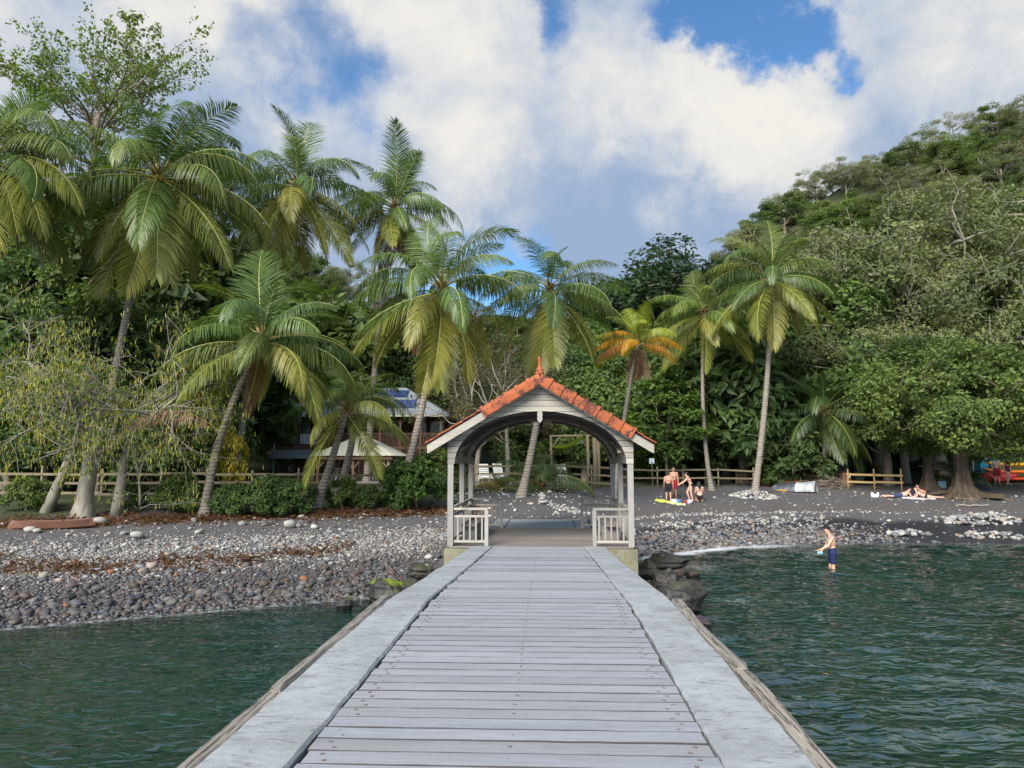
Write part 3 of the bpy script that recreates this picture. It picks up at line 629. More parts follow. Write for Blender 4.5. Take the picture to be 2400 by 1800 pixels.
# ------------------------------------------------------------------ pier
ZD, ZF, YK, YP = 1.9, 1.36, 9.0, 19.75     # deck level, pavilion floor level, start of the slope, pavilion front
def zdeck(y): return ZD if y < YK else ZD + (ZF - ZD) * min(1, (y - YK) / (YP - YK))
HW, OW = 1.135, 1.635
def build_pier():
    rng = random.Random(3)
    pier = thing('pier', 'long timber boardwalk pier with pale concrete edges leading to the pavilion', 'pier', (0, 0, 0))
    var = []
    for q in range(5):
        m = MB(); n = 14; w, h = .1765, .045; L = HW * 2 - .03
        prof = [(-w / 2, -h), (w / 2, -h), (w / 2, -.004), (w / 2 - .004, 0), (-w / 2 + .004, 0), (-w / 2, -.004)]
        vs = []
        for i in range(n + 1):
            x = -L / 2 + L * i / n; wy = rng.uniform(-.0022, .0022); wz = rng.uniform(-.0018, .0018)
            if i in (0, n): x += rng.uniform(-.012, .012)
            vs += [(x, p[0] + wy, p[1] + wz) for p in prof]
        fs = [(i * 6 + j, (i + 1) * 6 + j, (i + 1) * 6 + (j + 1) % 6, i * 6 + (j + 1) % 6) for i in range(n) for j in range(6)]
        fs += [(0, 1, 2, 3, 4, 5), tuple(n * 6 + j for j in (5, 4, 3, 2, 1, 0))]
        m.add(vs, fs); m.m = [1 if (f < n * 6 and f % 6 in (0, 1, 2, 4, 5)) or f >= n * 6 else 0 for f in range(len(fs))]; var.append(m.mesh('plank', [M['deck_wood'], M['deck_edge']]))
    screws = MB(); y = -1.0; k = 0
    sl = math.atan2(ZF - ZD, YP - YK)
    while y < YP - .06:
        z = zdeck(y)
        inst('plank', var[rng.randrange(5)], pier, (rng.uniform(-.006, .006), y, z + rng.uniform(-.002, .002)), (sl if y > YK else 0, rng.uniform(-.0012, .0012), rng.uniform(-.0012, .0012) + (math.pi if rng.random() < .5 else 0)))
        if y > 2.5:
            for sx in (-1.035, -.99, 0.0, .99, 1.035):
                for dy in ((.045, -.045) if abs(sx) > .5 else (0.01,)):
                    if abs(sx) > .5 and ((abs(sx) > 1) != (dy > 0)): continue
                    c = (sx + rng.uniform(-.008, .008), y + dy, z + .0015); r = .0095 if abs(sx) > .5 else .008
                    screws.lathe([(r, 0), (r, .0015), (r * .55, .0018), (r * .5, -.001)], 8, c, 0)
                    screws.lathe([(r * 1.5, -.0004), (r * 1.45, .0006)], 8, (c[0], c[1], c[2] - .0006), 1)
        y += .19; k += 1
    s = screws.build('screw', [M['metal'], M['rust']], pier); s['kind'] = 'stuff'
    # joists and dark void below the boards
    m = MB()
    for sx in (-.95, 0, .95): m.bar((sx, -1, ZD - .14), (sx, YK, ZD - .14), .12, .17); m.bar((sx, YK, ZD - .14), (sx, YP - .1, ZF - .14), .12, .17)
    m.build('joist', M['dark_wood'], pier)
    # concrete edge slabs with chipped edges
    for sg in (-1, 1):
        m = MB(); ys = np.concatenate([np.arange(-1, 12, .09), np.arange(12, YP, .22), [YP - .02]])
        n = len(ys); vs = []
        for i, yy in enumerate(ys):
            z = zdeck(yy) + .018 + .004 * math.sin(yy * 2.1) + rng.uniform(-.0015, .0015)
            wi = .007 * math.sin(yy * .9 + sg) + .004 * math.sin(yy * 7.3) + rng.uniform(-.005, .005)
            wo = .010 * math.sin(yy * .6 + 2 * sg) + .005 * math.sin(yy * 4.1) + rng.uniform(-.004, .004)
            if yy > 15: wo += .03 * (yy - 15) / 5
            a = HW + .012 + wi; b = OW + wo
            ch = .014 + rng.uniform(0, .008)
            vs += [(sg * a, yy, z - .35), (sg * a, yy, z - ch), (sg * (a + ch), yy, z), (sg * (a + .17), yy, z + .006), (sg * (b - .15), yy, z + .004), (sg * (b - ch), yy, z - .002), (sg * b, yy, z - ch), (sg * b, yy, z - .75)]
        fs = []
        for i in range(n - 1):
            for j in range(8):
                q = (i * 8 + j, i * 8 + (j + 1) % 8, (i + 1) * 8 + (j + 1) % 8, (i + 1) * 8 + j)
                fs.append(q[::-1] if sg < 0 else q)
        e = (n - 1) * 8
        fs += [tuple(range(8)), tuple(e + j for j in range(7, -1, -1))]
        m.add(vs, fs); m.build('concrete_edge', M['concrete'], pier, False)
    # weathered fender timbers bolted outside the slabs
    for sg, spans in ((-1, ((9.55, 5.6), (5.75, 3.6), (3.7, -.6))), (1, ((9.35, 6.3), (6.35, 3.7), (3.8, -.6)))):
        for q, (y0, y1) in enumerate(spans):
            m = MB(); n = 60; sd_ = rng.uniform(0, 9); L = y0 - y1
            sec = 14; pts = []
            wdt = .125 + .02 * (q == 1); hgt = .17
            vs = []
            for i in range(n + 1):
                t = i / n; yy = y0 - L * t
                for j in range(sec):
                    a = 2 * math.pi * j / sec; ca, sa = math.cos(a), math.sin(a)
                    rx = math.copysign(abs(ca) ** .45, ca) * wdt / 2; rz_ = math.copysign(abs(sa) ** .45, sa) * hgt / 2
                    g = 1 + .055 * math.sin(j * 2.7 + sd_ + .25 * math.sin(t * 9)) + .05 * math.sin(j * 5.1 + t * 7 + sd_) + rng.uniform(-.012, .012)
                    endr = 1 - .14 * max(0, 1 - min(t, 1 - t) * L / .12) ** 2
                    vs.append((t * L - L / 2, rx * g * endr + .012 * math.sin(t * 6 + sd_), rz_ * g * endr + .010 * math.sin(t * 5.1 + sd_)))
            fs = [(i * sec + j, i * sec + (j + 1) % sec, (i + 1) * sec + (j + 1) % sec, (i + 1) * sec + j) for i in range(n) for j in range(sec)]
            fs += [tuple(range(sec - 1, -1, -1)), tuple(range(n * sec, (n + 1) * sec))]
            m.add(vs, fs)
            z = ZD - .085 - (.03 if q == 1 else 0)
            o = m.build('fender_timber', M['fender_wood'], pier, False, (sg * (OW + .085 + (.012 if q == 1 else 0)), (y0 + y1) / 2, z)); o.rotation_euler = (0, 0, R(-90))
    m = MB()      # support piles
    for yy in (1.5, 5.5, 9.5, 13.5, 17):
        for sx in (-1.3, 1.3): m.tube([(sx, yy, -4), (sx, yy, zdeck(yy) - .36)], .16, 10)
    m.build('pile', M['plinth'], pier)
    # the lower landing between the pavilion and the sand
    land = thing('landing', 'grey concrete landing between the pavilion and the dark sand', 'landing')
    MB().box((0, 27.45, ZF - .28), (2.3, 4.0, .5)).build('slab', M['lowdeck'], land)
    for sg in (-1, 1): MB().box((sg * 1.42, 27.5, ZF - .265), (.50, 4.1, .5), None, 0, .02).build('concrete_edge', M['concrete'], land)
build_pier()

# ------------------------------------------------------------------ pavilion
PX = .05; PHW = 2.37
def build_pavilion():
    rng = random.Random(8)
    pv = thing('pavilion', 'weathered grey timber pavilion with orange clay ridge tiles at the pier head', 'pavilion', (PX, YP, ZF))
    D = 5.5; YB = D - .1        # local y of the rear frame; local z from the floor
    ZS, ZA, SL = 2.08, 4.15, .60    # arch spring, apex of the boarding, roof slope
    AA, AB = 2.19, 1.35
    def poly_board(z0, z1):
        """pieces of one horizontal gable board between roof line and arch"""
        zs = [z0 + (z1 - z0) * i / 5 for i in range(6)]
        xo = lambda z: min(PHW, (ZA - z) / SL)
        xi = lambda z: AA * math.sqrt(max(0, 1 - ((z - ZS) / AB) ** 2)) if z < ZS + AB else 0
        if z0 >= ZS + AB - .002:
            return [[(xo(z), z) for z in zs] + [(-xo(z), z) for z in reversed(zs)]]
        out_ = []
        if z1 > ZS + AB:      # crown board: whole width with the arch top cut out
            top = [(xo(z), z) for z in zs] + [(-xo(z), z) for z in reversed(zs)]
            n = 14; a0 = xi(z0); arc = [(-a0 + 2 * a0 * i / n, 0) for i in range(1, n)]
            arc = [(x, ZS + AB * math.sqrt(max(0, 1 - (x / AA) ** 2))) for x, _ in arc]
            return [top + [(-a0, z0)] + arc + [(a0, z0)]]
        for sg in (1, -1):
            p = [(sg * xo(z), z) for z in zs] + [(sg * xi(z), z) for z in reversed(zs)]
            out_.append(p if sg > 0 else p[::-1])
        return out_
    hgt = .148
    for yy, mt in ((0.0, 'grey_wood'), (YB - .03, 'grey_wood')):
        z = ZS
        while z < ZA - .03:
            z1 = min(z + hgt, ZA - .01)
            for p in poly_board(z + .007, z1 - .007):
                dy = rng.uniform(-.006, .006)
                MB().prism(p, yy + dy - .015, yy + dy + .015).build('gable_board', M[mt], pv)
            z += hgt
        xo_ = [(PHW - .01, ZS + .004), (PHW - .01, ZA - SL * PHW), (0, ZA - .02), (-PHW + .01, ZA - SL * PHW), (-PHW + .01, ZS + .004), (-AA - .006, ZS + .004)]
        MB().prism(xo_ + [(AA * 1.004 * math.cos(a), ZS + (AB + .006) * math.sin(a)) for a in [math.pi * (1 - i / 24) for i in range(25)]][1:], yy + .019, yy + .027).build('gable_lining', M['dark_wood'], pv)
    # posts
    for sx in (-1, 1):
        for yy, w in ((.02, .145), (2.75, .135), (YB - .03, .145)):
            m = MB(); h = 2.08 if yy < 1 or yy > 4 else 2.3
            m.box((0, 0, h / 2), (w, w, h), None, 0, .008); m.build('post', M['grey_post'], pv, False, (sx * (PHW - w / 2 - .005), yy + (.05 if yy < 1 else 0), 0))
        MB().box((0, 0, 0), (.10, D - .14, .30)).build('wall_plate', M['grey_wood'], pv, False, (sx * (PHW - .085), D / 2 - .02, 2.24))
        MB().box((0, 0, 0), (.12, .10, .16)).build('plate_end', M['grey_wood'] if sx < 0 else M['rail_wood'], pv, False, (sx * (PHW - .06), -.07, 2.72))
        # knee braces seen inside
        for yy in (.35, 2.75, 4.9):
            m = MB(); pts = [(sx * (AA * math.cos(a) + .03), yy, ZS + .02 + (AB - .03) * math.sin(a)) for a in [R(8 + 74 * i / 7) for i in range(8)]]
            for a, b in zip(pts[:-1], pts[1:]): m.bar(a, b, .07, .12, 0, (0, 1, 0))
            m.build('arch_rib', M['dark_wood'], pv)
    # ceiling boarding, rafters, tie beams
    for sx in (-1, 1):
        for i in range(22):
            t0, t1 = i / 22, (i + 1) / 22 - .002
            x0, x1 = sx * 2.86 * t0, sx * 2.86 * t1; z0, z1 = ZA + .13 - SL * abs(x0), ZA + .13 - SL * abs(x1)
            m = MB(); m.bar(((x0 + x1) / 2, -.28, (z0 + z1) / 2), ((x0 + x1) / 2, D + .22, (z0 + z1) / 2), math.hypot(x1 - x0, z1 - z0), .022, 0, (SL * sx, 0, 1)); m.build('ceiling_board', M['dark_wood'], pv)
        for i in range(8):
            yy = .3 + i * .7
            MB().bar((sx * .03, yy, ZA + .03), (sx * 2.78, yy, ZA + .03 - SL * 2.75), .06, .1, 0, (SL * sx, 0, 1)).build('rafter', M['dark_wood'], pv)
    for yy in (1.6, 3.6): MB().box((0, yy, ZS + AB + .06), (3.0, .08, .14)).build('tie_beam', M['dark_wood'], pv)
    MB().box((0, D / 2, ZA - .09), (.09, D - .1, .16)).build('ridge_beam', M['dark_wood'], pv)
    # carved pendants under the arch crowns
    for yy, mt in ((-.03, 'grey_post'), (YB - .08, 'dark_wood')):
        pr = [(.062, .0), (.066, -.06), (.05, -.075), (.066, -.10), (.066, -.15), (.05, -.165), (.066, -.19), (.064, -.26), (.0, -.34)]
        pl = pr + [(-x, z) for x, z in reversed(pr[:-1])]
        MB().prism([(x, ZS + AB + .03 + z) for x, z in pl][::-1], yy - .05, yy + .05).build('pendant', M[mt], pv)
    # barge boards
    for sx in (-1, 1):
        for yy in (-.26, D + .2):
            m = MB(); xe = 2.86
            p = [(0, ZA + .125), (sx * xe, ZA + .125 - SL * xe), (sx * xe, ZA + .125 - SL * xe - .21), (sx * (xe - .07), ZA - .10 - SL * (xe - .07)), (0, ZA - .09)]
            m.prism(p if sx > 0 else p[::-1], yy - .02, yy + .02); m.build('barge_board', M['grey_wood'], pv)
    # clay rake tiles along the front and rear gable edges
    def rake_tile():
        m = MB(); L = .345; n = 7; w = .115; h = .19
        # cross-section (along local y,z): half-round top with a face hanging over the barge board
        sec = [(-.05, -.20), (-.062, -.05), (-.05, .02), (-.02, .055), (.03, .065), (.08, .045), (.11, .0), (.12, -.05)]
        for (x0, x1, g) in ((0, L * .86, 0.0), (L * .78, L * 1.02, .030)):
            vs = []
            for x in (x0, x1):
                vs += [(x, y - (g if y < 0 else -g * .3), z + (g if z > -.1 else -g * .6)) for y, z in sec]
                vs += [(x, y + .018, z - .02) for y, z in reversed(sec)]
            k = 2 * len(sec); fs = [(j, (j + 1) % k, k + (j + 1) % k, k + j) for j in range(k)] + [tuple(range(k - 1, -1, -1)), tuple(range(k, 2 * k))]
            m.add(vs, fs)
        return m.mesh('rake_tile', M['terracotta'], False)
    rt = rake_tile(); ang = math.atan(SL)
    for sx, n in ((1, 8), (-1, 5)):
        for yy, fl in ((-.28, 1), (D + .22, -1)):
            for i in range(n if fl > 0 else 8):
                a = .02 + i * .345
                o = inst('rake_tile', rt, pv, (sx * a * math.cos(ang), yy, ZA + .185 - a * math.sin(ang)), None, (1, fl, 1))
                o.rotation_euler = (rng.uniform(-.02, .02), ang + rng.uniform(-.012, .012), 0) if sx > 0 else (rng.uniform(-.02, .02), ang, 0)
                if sx < 0: o.scale = (-1, fl, 1); o.rotation_euler = (rng.uniform(-.02, .02), -ang + rng.uniform(-.012, .012), 0)
    # roof tiling: rows of rounded clay tiles on both slopes
    for sx in (-1, 1):
        m = MB(); rows, cols = 9, 26; ln = 3.34 / rows; wd = (D + .46) / cols
        for r_ in range(rows):
            for c_ in range(cols):
                y0 = -.24 + c_ * wd; a0 = r_ * ln; a1 = a0 + ln * 1.08; vs = []
                for a, lift in ((a0, .03), (a1, .052)):
                    bx = sx * a * math.cos(ang); bz = ZA + .14 - a * math.sin(ang)
                    for q in range(5):
                        u = q / 4; hh = lift + .045 * math.sin(u * math.pi)
                        vs.append((bx + sx * hh * math.sin(ang), y0 + u * wd, bz + hh * math.cos(ang)))
                vs += [(v[0], v[1], v[2] - .03) for v in vs[5:]]
                fs = [(q, q + 1, q + 6, q + 5) for q in range(4)] + [(5 + q, 6 + q, 11 + q, 10 + q) for q in range(4)]
                m.add(vs, [f[::-1] for f in fs] if sx > 0 else fs)
        o = m.build('roof_tiling', M['terracotta'], pv); o['kind'] = 'stuff'
    m = MB()
    for i in range(15): m.tube([(0, .0 + i * .38, ZA + .20), (0, .42 + i * .38, ZA + .215)], [.10, .115], 8)
    m.build('ridge_cap', M['terracotta'], pv)
    MB().lathe([(.11, 0), (.115, .05), (.085, .09), (.10, .13), (.07, .18), (.038, .22), (.045, .25), (.03, .31), (.042, .34), (.036, .40), (.042, .44), (.03, .46)], 14, (0, -.2, ZA + .20)).build('finial', M['terracotta'], pv, True)
    # floor boards, plinth
    for i in range(36):
        MB().box((0, 0, 0), (4.66, D / 36 - .006, .04), None, 0, .003).build('floor_board', M['floor_wood'], pv, False, (rng.uniform(-.01, .01), (i + .5) * D / 36 - .02, -.018 + rng.uniform(-.002, .002)))
    m = MB(); m.box((0, D / 2 + .05, -.85), (4.86, D + .35, 1.6), None, 0, .02); m.build('plinth', M['plinth'], pv)
    # railings: short front and rear returns, long sides, benches
    def rail(a, b, end_post, h=.94):
        a = Vector(a); b = Vector(b); d = (b - a); L = d.length; d.normalize(); sd_ = Vector((-d.y, d.x, 0))
        MB().bar(a + Vector((0, 0, h)), b + d * .03 + Vector((0, 0, h)), .10, .055).build('top_rail', M['grey_wood'], pv)
        MB().bar(a + Vector((0, 0, h - .19)), b + Vector((0, 0, h - .19)), .05, .055).build('mid_rail', M['grey_wood'], pv)
        MB().bar(a + Vector((0, 0, .12)), b + Vector((0, 0, .12)), .05, .06).build('bottom_rail', M['grey_wood'], pv)
        n = max(3, int(L / .155)); 
        for i in range(n):
            p = a + d * (L * (i + .75) / (n + .5))
            MB().box((0, 0, 0), (.042, .042, h - .19 - .12 - .06), None, 0, .003).build('baluster', M['grey_post'], pv, False, p + Vector((0, 0, (.12 + h - .19) / 2)))
        if end_post: MB().box((0, 0, h / 2 - .014), (.095, .095, h - .03), None, 0, .006).build('rail_post', M['grey_post'], pv, False, b)
    for sx in (-1, 1):
        rail((sx * (PHW - .15), .09, 0), (sx * 1.37, .09, 0), True)
        rail((sx * (PHW - .15), YB - .05, 0), (sx * 1.30, YB - .05, 0), True)
        rail((sx * (PHW - .07), .16, 0), (sx * (PHW - .07), 2.66, 0), False)
        rail((sx * (PHW - .07), 2.84, 0), (sx * (PHW - .07), YB - .12, 0), False)
        bn = thing('bench', 'low timber bench inside the pavilion along its %s railing' % ('left' if sx < 0 else 'right'), 'bench', (PX + sx * 1.93, YP + 2.7, ZF))
        for q in range(3): MB().box((0, 0, 0), (.125, 3.2, .035)).build('seat_plank', M['floor_wood'], bn, False, ((q - 1) * .135, 0, .43))
        for yy in (-1.4, 0, 1.4): MB().box((0, yy, .205), (.36, .08, .41)).build('leg', M['floor_wood'], bn)
build_pavilion()

boulder('boulder', 'moss-topped dark boulder in the water beside the pier', at(905, 1365, 19.2) + Vector((-.1, .5, -.35)), (1.25, 1.1, .95), 1, (.16, .23, .015))
boulder('boulder', 'small black rock standing in the shallows near the mossy boulder', at(812, 1405, 18.6) + Vector((0, 0, -.08)), (.5, .4, .45), 2)
boulder('boulder', 'black boulder wedged against the pavilion plinth behind the mossy boulder', at(985, 1332, 20.4) + Vector((0, 0, -.15)), (1.0, .9, .7), 5)
boulder('boulder', 'dark rounded rock between the mossy boulder and the shingle', at(960, 1350, 20.0) + Vector((0, 0, -.3)), (.8, .7, .6), 6)
RK = [(1565, 1310, 24.4, 1.5, 1.0, .8, 'flat-topped dark boulder farthest out below the pavilion plinth', (.05, .055, .02)),
      (1520, 1325, 22.6, 1.0, .9, .75, 'dark wet boulder close to the plinth corner', (.045, .05, .025)),
      (1500, 1372, 20.6, 1.5, 1.0, .8, 'rust-streaked boulder beside the concrete edge of the pier', (.04, .035, .03)),
      (1555, 1360, 20.5, .9, .9, .9, 'blackish boulder in the middle of the rock cluster', (.03, .035, .03)),
      (1610, 1360, 21.2, 1.15, .9, .7, 'low dark boulder on the seaward side of the cluster', (.04, .035, .03)),
      (1605, 1390, 18.6, 1.35, 1.15, 1.05, 'largest pale-streaked boulder nearest to the camera at the end of the timber', (.065, .07, .04)),
      (1545, 1400, 18.0, .9, .8, .5, 'low black rock between the largest boulder and the pier', (.03, .03, .03)),
      (1640, 1440, 17.2, .75, .5, .35, 'purplish rock just breaking the surface', (.06, .035, .05)),
      (1470, 1330, 21.6, .7, .7, .6, 'small dark rock against the plinth', (.04, .03, .03)),
      (1625, 1335, 23.6, .8, .6, .45, 'small dark boulder behind the low seaward boulder', (.05, .05, .03))]
for i, (px, py, d, a, b, c, lab, tp) in enumerate(RK):
    p = at(px, py, d); boulder('boulder', lab, (p.x, d, max(p.z, -.05) - .16), (a, b, c * .85), 20 + i, tp, i * .9)
# ------------------------------------------------------------------ vegetation
def leaves(C, rng, n, size, spread, up=.35, out_=None, droop=0.0, asp=.5, center=None):
    """leaf quads scattered in clumps. C (k,4): clump centre and radius. returns V, F, rnd"""
    k = len(C); idx = rng.integers(0, k, n)
    d = rng.normal(0, 1, (n, 3)); d /= np.linalg.norm(d, axis=1)[:, None]
    rad = C[idx, 3] * rng.uniform(.15, 1.0, n) ** .5
    P = C[idx, :3] + d * rad[:, None] * np.array([1, 1, .72])
    nrm = d * .55 + rng.normal(0, .55, (n, 3)) + np.array([0, 0, up])
    if center is not None:
        o = P - center; o /= np.linalg.norm(o, axis=1)[:, None] + 1e-6; nrm += o * .5
    nrm /= np.linalg.norm(nrm, axis=1)[:, None]
    t = rng.normal(0, 1, (n, 3)) + d * .6 + np.array([0, 0, -droop]); t -= nrm * (t * nrm).sum(1)[:, None]; t /= np.linalg.norm(t, axis=1)[:, None] + 1e-9
    b = np.cross(nrm, t); s = size * np.exp(rng.normal(0, .25, n))
    L = s[:, None]; w = (s * asp * .5)[:, None]
    V = np.stack([P, P + t * L * .5 + b * w + nrm * L * .06, P + t * L - nrm * L * .08, P + t * L * .5 - b * w + nrm * L * .06], 1).reshape(-1, 3)
    F = np.arange(n * 4).reshape(-1, 4)
    cl = rng.uniform(-.22, .22, k)
    rv = np.clip(np.repeat(rng.uniform(0, 1, n) * .8 + .1 + cl[idx], 4), 0, 1)
    return V, F, rv
def limb(m, a, b, r0, r1, rng, n=6, sag=.12, sides=6):
    a = Vector(a); b = Vector(b); L = (b - a).length
    off = Vector((rng.normal(0, .1), rng.normal(0, .1), rng.normal(.05, .08))) * L
    pts = []; rad = []
    for i in range(n + 1):
        t = i / n
        p = a.lerp(b, t) + off * math.sin(t * math.pi) * sag * 6 * .5 + Vector((rng.normal(0, .03), rng.normal(0, .03), rng.normal(0, .03))) * L * (0 if i in (0, n) else 1)
        pts.append(p); rad.append(r0 + (r1 - r0) * t)
    m.tube(pts, rad, sides); return pts
def tree_proto(seed, H, RX_, trunk=.35, nclump=40, n=9000, size=.26, clr=.22, base=.3, bark='bark', rtrunk=.22, shape='dome', asp=.55, up=.35, droop=0.0, lean=0.0, twig=1.0):
    """returns (wood mesh, leaf mesh) of a tree standing at the origin; base = height fraction where the crown starts"""
    rng = np.random.default_rng(seed); zb = H * base; cz = (H + zb) / 2; hz = (H - zb) / 2
    C = []; tries = 0
    while len(C) < nclump and tries < 9000:
        tries += 1
        d = rng.normal(0, 1, 3); d /= np.linalg.norm(d)
        r = rng.uniform(.35, 1.0) ** .45
        p = d * r
        if shape == 'dome': p[2] = abs(p[2]) * 1.7 - .7 if rng.random() < .7 else p[2]
        if shape == 'flat': p[2] = .35 + .55 * p[2]
        if shape == 'tier': p[2] = np.round(p[2] * 3) / 3 + rng.normal(0, .04); p[:2] *= (1.1 - .5 * max(p[2], -.2))
        q = np.array([p[0] * RX_, p[1] * RX_, cz + p[2] * hz])
        c = RX_ * clr * rng.uniform(.7, 1.35)
        if all(np.linalg.norm(q - e[:3]) > (c + e[3]) * .42 for e in C): C.append(np.array([*q, c]))
    C = np.array(C)
    m = MB(); top = Vector((lean * H, 0, zb + (H - zb) * trunk))
    tp = [Vector((lean * H * (i / 6) ** 1.4, 0, 0)) + Vector((rng.normal(0, .03) * RX_ * .3, rng.normal(0, .03) * RX_ * .3, top.z * i / 6)) for i in range(7)]
    tr = [rtrunk * (1.35 - .75 * (i / 6) + (.5 if i == 0 else 0)) for i in range(7)]
    m.tube([tp[0] - Vector((0, 0, .4))] + tp, [tr[0]] + tr, 9)
    nl = max(4, nclump // 7); limbs = []
    order = rng.permutation(len(C))[:nl]
    for i in order:
        st = tp[rng.integers(3, 7)]; pts = limb(m, st, C[i, :3], rtrunk * (.55 if twig <= 1 else .34), rtrunk * .08, rng, 8); limbs.append(pts)
    for i in range(len(C)):
        if i in order: continue
        best = None
        for pts in limbs:
            for q in pts[2:]:
                dd = (q - Vector(C[i, :3])).length
                if q.z < C[i, 2] + .6 * C[i, 3] and (best is None or dd < best[0]): best = (dd, q)
        if best is not None: limb(m, best[1], C[i, :3], rtrunk * .2 * twig, rtrunk * .06 * twig, rng, 4, sides=5)
    if twig > 1:      # bare twigs poking through
        for i in range(len(C)):
            for q in range(3):
                d = Vector(rng.normal(0, 1, 3)); d.z = abs(d.z); d.normalize()
                limb(m, C[i, :3], Vector(C[i, :3]) + d * float(C[i, 3]) * 1.15, rtrunk * .09, rtrunk * .03, rng, 3, sides=4)
    wme = m.mesh('trunk', M[bark], True)
    V, F, rv = leaves(C, rng, n, size, 1, up, None, droop, asp, np.array([0, 0, cz - hz * .4]))
    lme = npmesh('crown', V, F, M['leaf'], False, dict(rnd=rv))
    return wme, lme
def plant(name, proto, label, cat, loc, scale=1.0, rz=0.0, color=(.06, .1, .03), group=None, sz=1.0):
    t = thing(name, label, cat, loc, rz, group)
    t.scale = (scale, scale, scale * sz)
    inst('trunk', proto[0], t)
    inst('crown', proto[1], t, color=color)
    return t
TP = {}
TP['broad'] = tree_proto(1, 10, 4.6, nclump=46, n=15000, size=.25, base=.18, rtrunk=.26)
TP['broad2'] = tree_proto(2, 12, 4.2, nclump=52, n=15000, size=.25, base=.15, rtrunk=.26, clr=.24)
TP['dense'] = tree_proto(3, 9, 4.4, nclump=54, n=17000, size=.22, base=.03, rtrunk=.24, shape='dome')
TP['olive'] = tree_proto(4, 12, 5.2, nclump=70, n=21000, size=.165, clr=.17, base=.22, bark='pale_bark', rtrunk=.24, twig=1.6, asp=.5)
TP['olive2'] = tree_proto(5, 11, 5.0, nclump=60, n=17000, size=.165, clr=.17, base=.25, bark='pale_bark', rtrunk=.22, twig=1.7, shape='flat')
TP['dry'] = tree_proto(6, 9, 4.4, nclump=44, n=7500, size=.155, clr=.18, base=.25, bark='pale_bark', rtrunk=.16, twig=1.9)
TP['bigleaf'] = tree_proto(7, 9, 3.6, nclump=40, n=3000, size=.62, clr=.25, base=.12, rtrunk=.2, asp=.42, up=.2, droop=.7)
TP['tier'] = tree_proto(8, 6.5, 1.9, nclump=56, n=6000, size=.24, clr=.24, base=.18, rtrunk=.06, shape='tier', asp=.55, up=1.0, bark='bark')
TP['shrub'] = tree_proto(9, 2.4, 1.5, nclump=36, n=6500, size=.17, clr=.26, base=.0, rtrunk=.05, shape='dome', asp=.55)
TP['shrub2'] = tree_proto(10, 2.2, 1.4, nclump=26, n=3200, size=.24, clr=.28, base=.0, rtrunk=.05, asp=.42, droop=.5)
TP['under'] = tree_proto(12, 6, 3.2, nclump=36, n=5200, size=.36, clr=.24, base=.02, rtrunk=.14, asp=.6, droop=.2)

